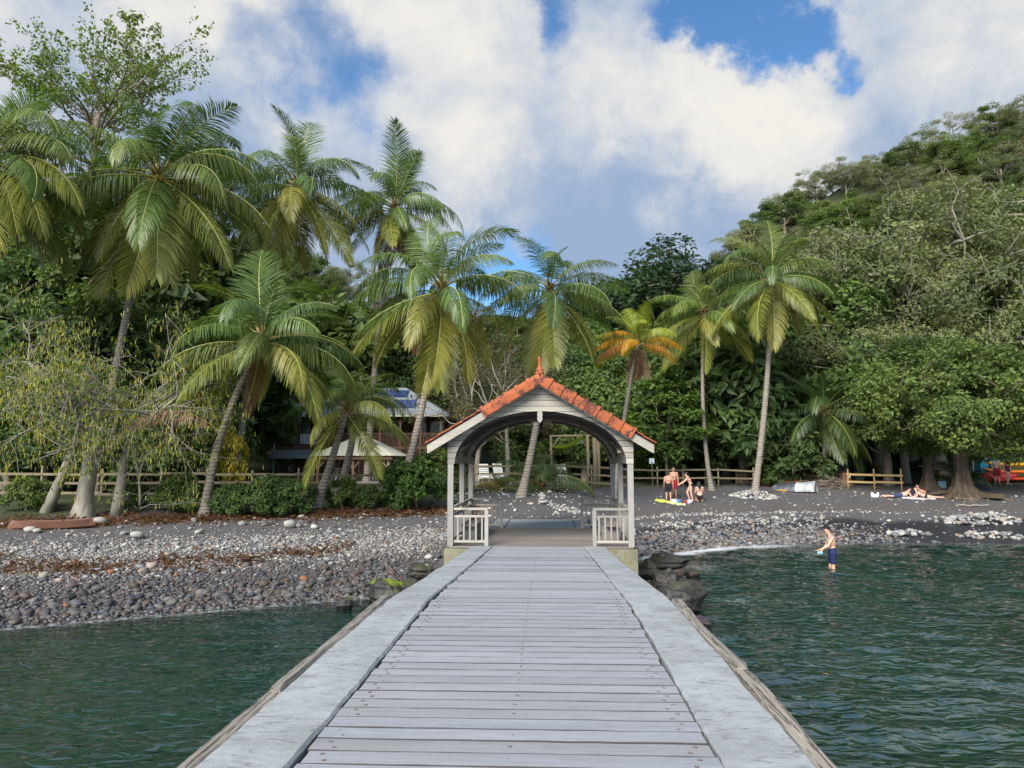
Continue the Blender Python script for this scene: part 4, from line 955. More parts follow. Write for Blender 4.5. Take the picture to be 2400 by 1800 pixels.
# --- coconut palms
def frond_mesh(seed, e0, droop, L=4.6, nl=92, ll=1.22, hang=.55, wid=.021, fold=0.0, bare=.14):
    """frond from the origin heading +X; e0 elevation, droop total bend (radians)"""
    rng = np.random.default_rng(seed); N = 22; th = e0; p = np.zeros(3); pts = [p.copy()]; T = []; sw = rng.normal(0, .10)
    for i in range(N):
        t = (i + .5) / N; th = e0 - droop * t ** 1.35; az = sw * t * t
        d = np.array([math.cos(th) * math.cos(az), math.cos(th) * math.sin(az), math.sin(th)]); T.append(d); p = p + d * L / N; pts.append(p.copy())
    T.append(T[-1]); pts = np.array(pts); T = np.array(T)
    m = MB(); m.tube([tuple(q) for q in pts], [.030 * (1 - .85 * (i / N)) * (L / 4.6) + .004 for i in range(N + 1)], 5)
    MV = np.array(m.v); MF = m.f; quads = [f for f in MF if len(f) == 4]
    V = [MV]; F = [np.array(quads)]; mi = [np.full(len(quads), 1)]; rv = [np.full(len(MV), .5)]; off = len(MV)
    ts = bare + (1 - bare) * ((np.arange(nl) + .5) / nl) ** .95
    g = np.array([0, 0, -1.0])
    for sd_ in (-1, 1):
        tt = np.clip(ts + rng.normal(0, .004, nl), 0, .995); fi = tt * N; i0 = fi.astype(int); f = (fi - i0)[:, None]
        P = pts[i0] * (1 - f) + pts[i0 + 1] * f; D = T[i0]
        side = np.cross(D, np.array([0, 0, 1.0])); ns = np.linalg.norm(side, axis=1)[:, None]; side = np.where(ns > .15, side / np.maximum(ns, 1e-6), np.array([0, -1.0, 0])) * -sd_
        upv = np.cross(side, D) * sd_; upv /= np.linalg.norm(upv, axis=1)[:, None] + 1e-9
        upv = np.where((upv[:, 2] < 0)[:, None], -upv, upv)
        ln = ll * (L / 4.6) * np.interp(tt, [0, .14, .25, .45, .7, .9, 1], [.45, .6, .9, 1, .82, .5, .28]) * rng.uniform(.86, 1.1, nl) * np.where(rng.random(nl) < .08, .4, 1.0)
        sweep = np.interp(tt, [0, .3, .8, 1], [.25, .45, .8, 1.6])
        d0 = side * (1 - fold) + D * sweep[:, None] + upv * rng.normal(.28, .10, nl)[:, None]
        d0 /= np.linalg.norm(d0, axis=1)[:, None]
        hg = hang * rng.uniform(.7, 1.35, nl) * np.interp(tt, [0, .3, 1], [.7, 1, 1.1])
        q = [P]; dd = d0.copy()
        for s_ in range(3):
            dd = d0 + g * (hg * (s_ + .35) * .75)[:, None]; dd /= np.linalg.norm(dd, axis=1)[:, None]
            q.append(q[-1] + dd * (ln / 3)[:, None])
        wv = np.cross(d0, upv); wv = D - d0 * (D * d0).sum(1)[:, None]; wv /= np.linalg.norm(wv, axis=1)[:, None] + 1e-9
        w = wid * (L / 4.6) * rng.uniform(.8, 1.15, nl)[:, None]
        Q = np.stack([q[0] - wv * w * .5, q[0] + wv * w * .5, q[1] - wv * w, q[1] + wv * w, q[2] - wv * w * .8, q[2] + wv * w * .8, q[3] - wv * w * .12, q[3] + wv * w * .12], 1)
        k = np.arange(nl)[:, None, None] * 8 + off
        FF = (np.array([(0, 1, 3, 2), (2, 3, 5, 4), (4, 5, 7, 6)])[None] + k).reshape(-1, 4)
        V.append(Q.reshape(-1, 3)); F.append(FF); mi.append(np.zeros(len(FF))); rv.append(np.repeat(rng.uniform(.15, .85, nl), 8)); off += nl * 8
    return npmesh('frond', np.concatenate(V), np.concatenate(F), [M['frond'], M['midrib']], False, dict(rnd=np.concatenate(rv)), mi=np.concatenate(mi))
FR = {}
for ci, (e, dr, hg, fo) in enumerate([(84, 50, .2, .25), (72, 76, .4, .12), (58, 98, .8, .0), (42, 98, 1.4, 0), (24, 92, 1.9, 0), (5, 74, 2.2, 0), (-18, 54, 1.2, 0), (-42, 38, .6, .0), (-66, 18, .4, .1)]):
    FR[ci] = [frond_mesh(100 + ci * 10 + k, R(e + (k - 1) * 5), R(dr * (1 + .2 * (k - 1))), hang=hg, fold=fo) for k in range(3)]
ELC = [84, 72, 58, 42, 24, 5, -18, -42, -66]
GREEN = [(.090, .150, .036), (.105, .168, .040), (.078, .132, .040), (.13, .178, .044)]
OLD = [(.195, .215, .044), (.24, .235, .05), (.165, .19, .045)]
NUT = None
def palm(label, base, crown, mid=None, r=.17, fl=1.0, n=26, seed=0, green=GREEN, old=OLD, oldfrac=.35, nuts=0, lowmin=-45, dead=0, extra=(), name='coconut_palm', nutcol=(.30, .22, .05), spear=True, swell=1.7):
    """base, crown: world points; trunk is a curve between them. extra: (azimuth, elevation, length factor, colour) fronds"""
    global NUT
    rng = random.Random(seed); base = Vector(base); crown = Vector(crown); b0 = Vector((0, 0, 0)); top = crown - base
    t = thing(name, label, 'palm tree', base)
    if mid is None: mid = Vector((top.x * .62, top.y * .5, top.z * .5))
    else: mid = Vector(mid) - base
    ctl = mid * 2 - (b0 + top) * .5
    m = MB(); n_ = 46; pts = []; rad = []
    for i in range(n_ + 1):
        u = i / n_; p = b0 * (1 - u) ** 2 + ctl * 2 * u * (1 - u) + top * u * u
        pts.append(p); h = u * top.length
        rad.append(r * (1.0 - .38 * u) * (1 + (swell - 1) * math.exp(-h / .35)) * (1.035 if i % 2 else .985))
    m.tube([Vector((0, 0, -.35))] + pts, [rad[0] * 1.1] + rad, 10)
    m.build('trunk', M['palm_trunk'], t, True)
    m = MB()      # fibrous crown shaft with old leaf bases
    d = (pts[-1] - pts[-4]).normalized()
    for k in range(16):
        a = k * 2.4; e = R(rng.uniform(15, 75)); v = Vector((math.cos(a) * math.cos(e), math.sin(a) * math.cos(e), math.sin(e)))
        s_ = top + d * (-.25 + .035 * k); m.tube([s_, s_ + v * .32 * fl, s_ + v * .62 * fl + Vector((0, 0, -.05))], [.055, .04, .022], 5)
    m.build('leaf_base', M['fibre'], t, True)
    fr = list(extra); ga = 2.399963; off = rng.uniform(0, 6.28)
    for k in range(n):
        u = (k + .5) / n
        el = 77 - (77 - lowmin) * u ** 1.05 + rng.uniform(-7, 7); az = math.degrees(off + k * ga) + rng.uniform(-12, 12)
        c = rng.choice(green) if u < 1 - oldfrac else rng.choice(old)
        fr.append((az, el, rng.uniform(.88, 1.08) * (.86 if el > 55 else 1.0), c))
    for k in range(dead): fr.append((rng.uniform(0, 360), rng.uniform(-78, -60), rng.uniform(.6, .8), (.17, .095, .05)))
    if spear: fr.append((rng.uniform(0, 360), 88, .55, green[0]))
    for (az, el, lf, c) in fr:
        ci = min(range(9), key=lambda q: abs(ELC[q] - el)); me = FR[ci][rng.randrange(3)]
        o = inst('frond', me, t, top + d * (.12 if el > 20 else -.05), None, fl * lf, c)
        o.rotation_euler = Euler((rng.uniform(-.42, .42), R(-(el - ELC[ci])) * .8, R(az)), 'XYZ')
    if nuts:
        if NUT is None: NUT = MB().ball((0, 0, 0), .115, 8, 0, (.92, .92, 1.12)).mesh('coconut', M['coconut'], True)
        for k in range(nuts):
            a = rng.uniform(0, 6.28); q = rng.uniform(.24, .46) * (1 if fl > .8 else .8)
            inst('coconut', NUT, t, top + Vector((math.cos(a) * q, math.sin(a) * q, rng.uniform(-.55, -.08))), (rng.uniform(-.5, .5), rng.uniform(-.5, .5), 0), rng.uniform(.8, 1.15), [c * rng.uniform(.8, 1.2) for c in nutcol])
    return t
simple('fibre', (.24, .15, .06), .85, .3, 14)

def pp(px, py, d): return at(px, py, d)
def palm_px(label, basepx, crownpx, dc=0.0, d=None, mid=None, **k):
    """base by pixel on the ground (or at distance d), crown by pixel at the base distance + dc"""
    b = ground_at(*basepx) if d is None else on(basepx[0], d)
    c = at(crownpx[0], crownpx[1], b.y + dc)
    mm = at(mid[0], mid[1], b.y + dc * .4) if mid else None
    return palm(label, b, c, mm, **k)
DEADC = (.26, .15, .10)
def build_palms():
    palm_px('coconut palm cut by the left picture edge with long fronds arching into view', (-60, 1190), (-25, 372), -1.0, d=30, fl=1.15, n=28, seed=1, dead=2, nuts=9, r=.2, lowmin=-60, oldfrac=.4,
            extra=((-15, 5, 1.1, OLD[0]), (-50, -42, 1.15, OLD[1]), (-30, -18, 1.1, OLD[0]), (-75, -42, 1.1, OLD[1]), (10, 42, 1.0, GREEN[1]), (-20, 24, 1.1, GREEN[3])))
    palm_px('tall coconut palm loaded with yellow nuts above the pod tree', (225, 1190), (372, 415), .5, d=33, mid=(300, 720), fl=1.28, n=27, seed=2, dead=2, nuts=18, r=.19, lowmin=-62, oldfrac=.3, nutcol=(.40, .26, .045),
            extra=((180, 5, 1.1, OLD[0]), (170, 24, 1.1, GREEN[3]), (0, 5, 1.05, OLD[2]), (215, -42, 1.1, OLD[1]), (300, -42, 1.1, OLD[0]), (320, -66, 1.1, OLD[1]), (260, -66, 1.05, OLD[1]), (90, 72, 1.1, GREEN[0]), (60, 58, 1.1, GREEN[2]), (20, 42, 1.1, GREEN[1])))
    palm_px('coconut palm with drooping yellowing skirt behind the leaning palm', (560, 1130), (695, 438), 1.0, d=39, mid=(592, 850), fl=1.06, n=25, seed=3, nuts=3, r=.19, lowmin=-70, oldfrac=.45, dead=3,
            extra=((270, -66, 1.15, OLD[1]), (300, -66, 1.2, OLD[1]), (320, -42, 1.1, OLD[0]), (230, -42, 1.1, OLD[0]), (5, -18, 1.1, OLD[2]), (100, 84, 1.1, GREEN[0])))
    palm_px('tall coconut palm with ragged top behind the shorter centre-left palm', (860, 1120), (925, 490), 1.0, d=44, mid=(885, 800), fl=1.02, n=25, seed=4, nuts=5, r=.2, lowmin=-66, oldfrac=.4, dead=6,
            extra=((180, 24, 1.15, GREEN[0]), (195, 5, 1.1, GREEN[0]), (10, 24, 1.1, GREEN[2]), (90, 84, 1.15, GREEN[0]), (270, 84, 1.1, GREEN[0])))
    palm_px('coconut palm with bowed trunk rooted beside the round bush', (928, 1194), (1034, 680), .3, mid=(1000, 905), fl=.93, n=20, seed=5, dead=1, nuts=7, r=.165, lowmin=-64, oldfrac=.35, nutcol=(.12, .13, .03),
            extra=((300, -66, 1.1, (.22, .22, .035)), (330, -42, 1.15, (.26, .23, .03)), (275, -66, 1.05, (.20, .22, .04)), (205, -18, 1.1, OLD[0]), (0, 24, 1.1, GREEN[3]), (180, 24, 1.1, GREEN[1]), (170, 42, 1, GREEN[0]), (70, 84, 1.1, GREEN[1]), (20, 72, 1.1, GREEN[3])))
    palm_px('leaning coconut palm with pale lower trunk in front of the grey trunks', (480, 1208), (613, 806), -.3, mid=(525, 1000), fl=.9, n=20, seed=6, dead=1, nuts=12, r=.16, lowmin=-22, oldfrac=.25, nutcol=(.30, .20, .05),
            extra=((325, -18, 1.1, OLD[0]), (185, 5, .9, OLD[1]), (200, -18, .7, OLD[1]), (0, 5, 1.1, GREEN[3]), (25, 24, 1.05, GREEN[1]), (100, 84, 1.1, GREEN[0]), (60, 72, 1.1, GREEN[1]), (165, 42, 1.1, GREEN[0]), (140, 58, 1.1, GREEN[0])))
    palm_px('short coconut palm with slanting trunk standing before the cream gazebo', (738, 1196), (812, 965), 0, mid=(783, 1060), fl=.58, n=9, seed=7, nuts=0, r=.165, lowmin=-5, oldfrac=.3,
            extra=((225, -42, 1.25, OLD[0]), (320, -42, 1.1, OLD[0]), (0, 5, 1.05, OLD[2]), (150, 58, 1.1, GREEN[0])))
    palm_px('stout short coconut palm just behind the slanting one by the gazebo', (795, 1150), (838, 950), .2, d=33, fl=.58, n=8, seed=8, nuts=0, r=.19, lowmin=0, oldfrac=.3,
            extra=((10, 24, 1.1, OLD[2]), (340, -18, 1.1, OLD[0]), (180, 42, 1.0, GREEN[1]), (45, 58, 1, GREEN[0])))
    palm_px('curved coconut palm standing right behind the pavilion roof', (1222, 1164), (1288, 682), 0, mid=(1272, 900), fl=.85, n=18, seed=9, dead=1, nuts=5, r=.17, lowmin=-62, oldfrac=.28, nutcol=(.14, .15, .03),
            extra=((180, 5, 1.1, GREEN[3]), (0, 5, 1.15, GREEN[3]), (190, -42, 1.1, OLD[0]), (350, -42, 1.1, OLD[2]), (285, -66, 1.1, OLD[1]), (240, -66, 1.0, OLD[0]), (170, 42, 1.1, GREEN[1]), (15, 42, 1.1, GREEN[1])))
    YL = [(.62, .33, .02), (.58, .25, .02), (.42, .36, .03)]
    t = palm_px('sickly coconut palm with orange-yellow crown and brown hanging dead fronds', (1437, 1158), (1496, 805), 0, d=40, mid=(1466, 960), fl=.56, n=9, seed=10, green=[(.20, .27, .03), (.26, .30, .03)], old=YL, oldfrac=.45, r=.13, lowmin=0,
            extra=((180, 24, 1.0, YL[0]), (0, 24, 1.0, YL[0]), (195, 5, 1.15, (.42, .17, .05)), (200, 42, .9, YL[1]), (340, 5, .9, (.5, .24, .05)), (15, 42, .9, YL[2]), (90, 84, .9, (.22, .28, .03)), (270, 84, .85, (.25, .3, .03)), (160, 72, .9, (.3, .32, .03)))
                  + tuple((a, -84, .62 + .1 * (a % 3), (.20, .115, .07)) for a in (10, 60, 110, 165, 220, 270, 310, 345, 85, 190)))
    palm_px('slender straight coconut palm with narrow crown left of the tallest palm', (1668, 1148), (1652, 735), 0, mid=(1648, 960), fl=.84, n=18, seed=11, green=[(.12, .18, .035), (.14, .20, .04)], r=.14, lowmin=-45, oldfrac=.35,
            extra=((180, 24, 1.0, (.16, .21, .04)), (210, -42, 1.1, OLD[0]), (300, -66, 1.0, OLD[0]), (60, 84, 1, GREEN[3])))
    palm_px('tallest coconut palm on the beach rising from a ring of stones', (1768, 1163), (1808, 655), 0, mid=(1797, 900), fl=.93, n=20, seed=12, dead=2, nuts=8, r=.19, lowmin=-62, oldfrac=.3,
            extra=((10, 24, 1.1, GREEN[3]), (345, -18, 1.15, OLD[0]), (330, -42, 1.1, OLD[0]), (195, -18, 1.2, OLD[0]), (215, -42, 1.15, OLD[0]), (280, -66, 1.05, OLD[1]), (180, 24, 1.1, GREEN[2]), (170, 42, 1.1, OLD[2]), (100, 84, 1.15, GREEN[3]), (30, 72, 1.1, GREEN[0]), (150, 72, 1.1, OLD[2])))
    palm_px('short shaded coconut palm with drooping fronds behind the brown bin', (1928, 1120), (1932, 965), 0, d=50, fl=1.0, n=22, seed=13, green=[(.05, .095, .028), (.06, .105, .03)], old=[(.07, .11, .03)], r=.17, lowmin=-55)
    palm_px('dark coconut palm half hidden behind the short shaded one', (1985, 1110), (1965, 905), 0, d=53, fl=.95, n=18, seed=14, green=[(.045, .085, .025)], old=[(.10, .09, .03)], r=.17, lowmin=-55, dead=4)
    palm_px('coconut palm crown showing between the nut-laden palm and the ragged one', (520, 1140), (520, 470), 0, d=47, fl=1.15, n=26, seed=15, green=[(.055, .10, .03)], old=[(.09, .12, .035)], r=.18, lowmin=-55)
    palm_px('far small coconut palm on the slope behind the house', (790, 1000), (792, 752), 0, d=88, fl=.9, n=20, seed=17, r=.18)
    # young palms growing from the ground
    for (lab, px, py, fl, n, sd_, g, lo) in (('young stemless coconut palm beside the curved trunk behind the pavilion', 1268, 1150, .78, 11, 21, [(.075, .12, .03)], 10), ('tiny yellow-tipped coconut seedling near the white loungers', 1168, 1152, .34, 8, 22, [(.15, .18, .035), (.24, .2, .03)], 15),
                                         ('young coconut sprout with upright leaves beside the sunbathers', 2256, 1142, .55, 7, 23, [(.045, .08, .025)], 35), ('leafy young palm growing by the rail fence in the shade', 2050, 1130, .4, 8, 25, [(.05, .085, .025)], 20)):
        g_ = ground_at(px, py); palm(lab, g_, g_ + Vector((0, 0, .22 * fl)), None, r=.07, fl=fl, n=n, seed=sd_, green=g, old=g, lowmin=lo, name='young_palm', spear=True, swell=1.0)
build_palms()

# --- the pod tree at the left
def build_pod_tree():
    rng = np.random.default_rng(77); base = ground_at(195, 1212); H = 8.6
    t = thing('pod_tree', 'sprawling half-bare tree hung with yellow-green pods above the beach edge', 'tree', base)
    w = MB(); tips = []
    def grow(p, d, L, r, lev):
        p = Vector(p); d = Vector(d).normalized(); n = 7; pts = [p.copy()]; rad = [r]
        cur = d.copy()
        for i in range(n):
            cur = (cur + Vector(rng.normal(0, .10, 3)) + Vector((0, 0, -.05 if lev > 1 else .02))).normalized()
            p = p + cur * L / n
            if p.z < .5 and lev > 0: cur.z = abs(cur.z) * .3
            pts.append(p.copy()); rad.append(r * (1 - .62 * (i + 1) / n))
        w.tube(pts, rad, 8 if lev == 0 else (6 if lev == 1 else 4), 0, lev < 2)
        if lev >= 2: tips.extend(pts[2:])
        if lev >= 4: return
        nb = [9, 7, 6, 4][lev]
        for k in range(nb):
            i = int(rng.integers(2, n + 1)); sp = [.75, .8, .85, .9][lev]
            dd = (cur * .55 + Vector(rng.normal(0, sp, 3)) + Vector((0, 0, [.55, .12, -.05, -.1][lev]))).normalized()
            grow(pts[i], dd, L * rng.uniform(.45, .8), rad[i] * rng.uniform(.45, .7), lev + 1)
    # gnarled main bole, two side boles
    bole = [Vector((0, 0, -.3)), Vector((0, 0, .0)), Vector((.05, 0, .8)), Vector((.12, .05, 1.7)), Vector((.1, .1, 2.6))]
    w.tube(bole, [.42, .36, .27, .27, .22], 10, 0, True, lambda i, j: 1 + .22 * math.sin(j * 2.3 + i * 1.1) + .1 * math.sin(j * 4.1 + i * 2.7))
    for (dx, dy, dz, L) in ((.2, .1, 1, 3.0), (-.65, -.1, .9, 3.4), (.75, .1, .85, 3.6), (.05, -.6, .9, 2.8), (-1.0, .1, .45, 3.2), (1.0, -.1, .4, 3.8)):
        grow(bole[-1] - Vector((0, 0, rng.uniform(0, 1.2))), (dx, dy, dz), L, .13, 1)
    for (ox, dx) in ((-1.75, .38), (.85, .10)):
        b2 = Vector((ox, .5, -.2)); pts = [b2, b2 + Vector((dx * .9, 0, .9)), b2 + Vector((dx * 2.0, 0, 2.0)), b2 + Vector((dx * 3.2, 0, 3.2))]
        w.tube(pts, [.24, .19, .15, .12], 8)
        for q in range(3): grow(pts[-1], (rng.normal(-.2, .6), rng.normal(0, .4), .7), 2.6, .08, 2)
    P = np.array([tuple(q) for q in tips])
    # keep the crown inside the outline the photo shows
    w.build('trunk', M['pale_bark'], t, True)
    n = 5200; i = rng.integers(0, len(P), n); p = P[i] + rng.normal(0, .10, (n, 3))
    L = rng.uniform(.09, .19, n); dirv = np.stack([rng.normal(0, .16, n), rng.normal(0, .16, n), -np.ones(n)], 1); dirv /= np.linalg.norm(dirv, axis=1)[:, None]
    a = rng.uniform(0, 6.28, n); wv = np.stack([np.cos(a), np.sin(a), 0 * a], 1) * .012; cr = np.stack([-np.sin(a), np.cos(a), 0 * a], 1) * .012
    e = p + dirv * L[:, None]
    V = np.stack([p - wv * .4, p + wv, e + wv * .6, e - wv * .3, p - cr * .4, p + cr, e + cr * .6, e - cr * .3], 1).reshape(-1, 3); F = np.arange(n * 8).reshape(-1, 4)
    o = inst('pods', npmesh('pods', V, F, M['pod'], False, dict(rnd=np.repeat(rng.uniform(0, 1, n), 8))), t, color=(.44, .43, .075)); o['kind'] = 'stuff'
    C = np.concatenate([P, np.full((len(P), 1), .30)], 1); C = C[rng.random(len(C)) < .55]
    V, F, rv = leaves(C, rng, 5500, .13, 1, .3, None, .4, .5)
    inst('crown', npmesh('crown', V, F, M['leaf'], False, dict(rnd=rv)), t, color=(.085, .145, .036))
build_pod_tree()

def build_almond():
    """tall open tree top left: flat sprays of leaf rosettes at the branch ends"""
    rng = np.random.default_rng(91); d = 46; b = on(180, d); top = at(170, 60, d); H = top.z - b.z; fork = at(180, 320, d).z - b.z
    t = thing('tall_tree', 'tall open-crowned tree with leaf rosettes towering over the left palms', 'tree', b); w = MB(); C = []
    w.tube([Vector((0, 0, -.4)), Vector((.1, 0, fork * .5)), Vector((0, 0, fork)), Vector((.15, 0, fork + 1.6))], [.42, .32, .22, .17], 8)
    def spray(p, dv, L, r, lev):
        p = Vector(p); dv = Vector(dv).normalized(); pts = [p.copy()]; rad = [r]
        for i in range(6):
            dv = (dv + Vector(rng.normal(0, .10, 3)) + Vector((0, 0, .03))).normalized(); p = p + dv * L / 6; pts.append(p.copy()); rad.append(r * (1 - .6 * (i + 1) / 6))
        w.tube(pts, rad, 5, 0, False)
        if lev == 2:
            for q in pts[3::1]: C.append((*(q + Vector((0, 0, .1))), .26))
            return
        for k in range([7, 6][lev]):
            i = int(rng.integers(2, 7)); dd = dv * .8 + Vector(rng.normal(0, .55, 3)) + Vector((0, 0, .15)); dd.z = dd.z * .6 + .12
            spray(pts[i], dd, L * rng.uniform(.4, .65), rad[i] * .55, lev + 1)
    sc = 46 / FPX
    for k in range(13):
        a = k * 2.4 + rng.uniform(-.2, .2); h = rng.uniform(0, 1)
        spray((rng.normal(0, .1), 0, fork - 2.2 + 3.6 * h), (math.cos(a), math.sin(a) * .8, .22 + .75 * h), (6.4 - 2.0 * h) * rng.uniform(.8, 1.15), .10, 0)
    w.build('trunk', M['bark'], t, True)
    C = np.array(C); V, F, rv = leaves(C, rng, 11000, .22, 1, .7, None, 0, .6)
    inst('crown', npmesh('crown', V, F, M['leaf'], False, dict(rnd=rv)), t, color=(.145, .205, .055))
build_almond()

# --- fig-like big tree with flared trunk on the right
def build_big_tree():
    rng = np.random.default_rng(55); b = ground_at(2256, 1163)
    t = thing('buttress_tree', 'broad leafy tree with a flared fluted trunk shading the sunbathers', 'tree', b); w = MB()
    n = 26; vs = []; lv = [(-.3, 1.25), (0, .92), (.22, .64), (.6, .44), (1.2, .35), (2.0, .31), (3.2, .30), (4.5, .22)]
    ph = [rng.uniform(0, 6.28) for _ in range(3)]
    for i, (z, r) in enumerate(lv):
        fl = .30 * math.exp(-z / 1.4) + .06
        for j in range(n):
            a = 2 * math.pi * j / n; rr = r * (1 + fl * math.sin(6 * a + ph[0]) + fl * .6 * math.sin(9 * a + ph[1] + z * .2)); vs.append((rr * math.cos(a) * 1.05, rr * math.sin(a), z))
    w.add(vs, [(i * n + j, i * n + (j + 1) % n, (i + 1) * n + (j + 1) % n, (i + 1) * n + j) for i in range(len(lv) - 1) for j in range(n)])
    for k in range(11):     # surface roots
        a = rng.uniform(0, 6.28); L = rng.uniform(1.2, 2.6); pts = [Vector((.7 * math.cos(a), .7 * math.sin(a), .22))]
        for i in range(6):
            a += rng.normal(0, .22); q = pts[-1] + Vector((math.cos(a), math.sin(a), 0)) * L / 6; q.z = .16 - .05 * i + tz(b.x + q.x, b.y + q.y) - b.z; pts.append(q)
        w.tube(pts, [.12, .10, .085, .07, .055, .045, .03], 6)
    C = []
    for k in range(150):
        u = rng.normal(0, 1, 3); u /= np.linalg.norm(u); r = rng.uniform(.4, 1) ** .5
        q = np.array([u[0] * r * 6.4 + .6, u[1] * r * 4.6 - .4, 5.2 + u[2] * r * 3.4])
        q[2] = max(q[2], 2.45 + rng.uniform(0, .6) - .12 * max(q[0], 0))
        C.append([*q, rng.uniform(.6, 1.05)])
    C = np.array(C); limbs = []
    for k in range(12):
        e = C[rng.integers(len(C)), :3]; limbs.append(limb(w, (0, 0, rng.uniform(2.4, 4.2)), e, .2, .05, rng, 7))
    for c in C:
        q = min((q for L in limbs for q in L[2:]), key=lambda q: (q - Vector(c[:3])).length); limb(w, q, c[:3], .05, .015, rng, 4, sides=4)
    w.build('trunk', M['dark_bark'], t, True)
    V, F, rv = leaves(C, rng, 30000, .22, 1, .45, None, .1, .55, np.array([0, 0, 3.5]))
    inst('crown', npmesh('crown', V, F, M['leaf'], False, dict(rnd=rv)), t, color=(.115, .17, .048))
    # second thick trunk behind
    b2 = ground_at(2178, 1146); t2 = thing('buttress_tree', 'second flared trunk standing in the shade behind the broad leafy tree', 'tree', b2); w = MB(); vs = []
    for (z, r) in ((-.3, .95), (0, .68), (.3, .42), (.8, .29), (1.6, .25), (3.0, .28), (4.5, .2)):
        for j in range(18):
            a = 2 * math.pi * j / 18; rr = r * (1 + (.28 * math.exp(-z) + .06) * math.sin(5 * a + 1)); vs.append((rr * math.cos(a), rr * math.sin(a), z))
    w.add(vs, [(i * 18 + j, i * 18 + (j + 1) % 18, (i + 1) * 18 + (j + 1) % 18, (i + 1) * 18 + j) for i in range(6) for j in range(18)])
    w.build('trunk', M['dark_bark'], t2, True)
    inst('crown', TP['dense'][1], t2, (0, .5, 2.4), None, (.9, .9, .8), (.06, .10, .028))
build_big_tree()

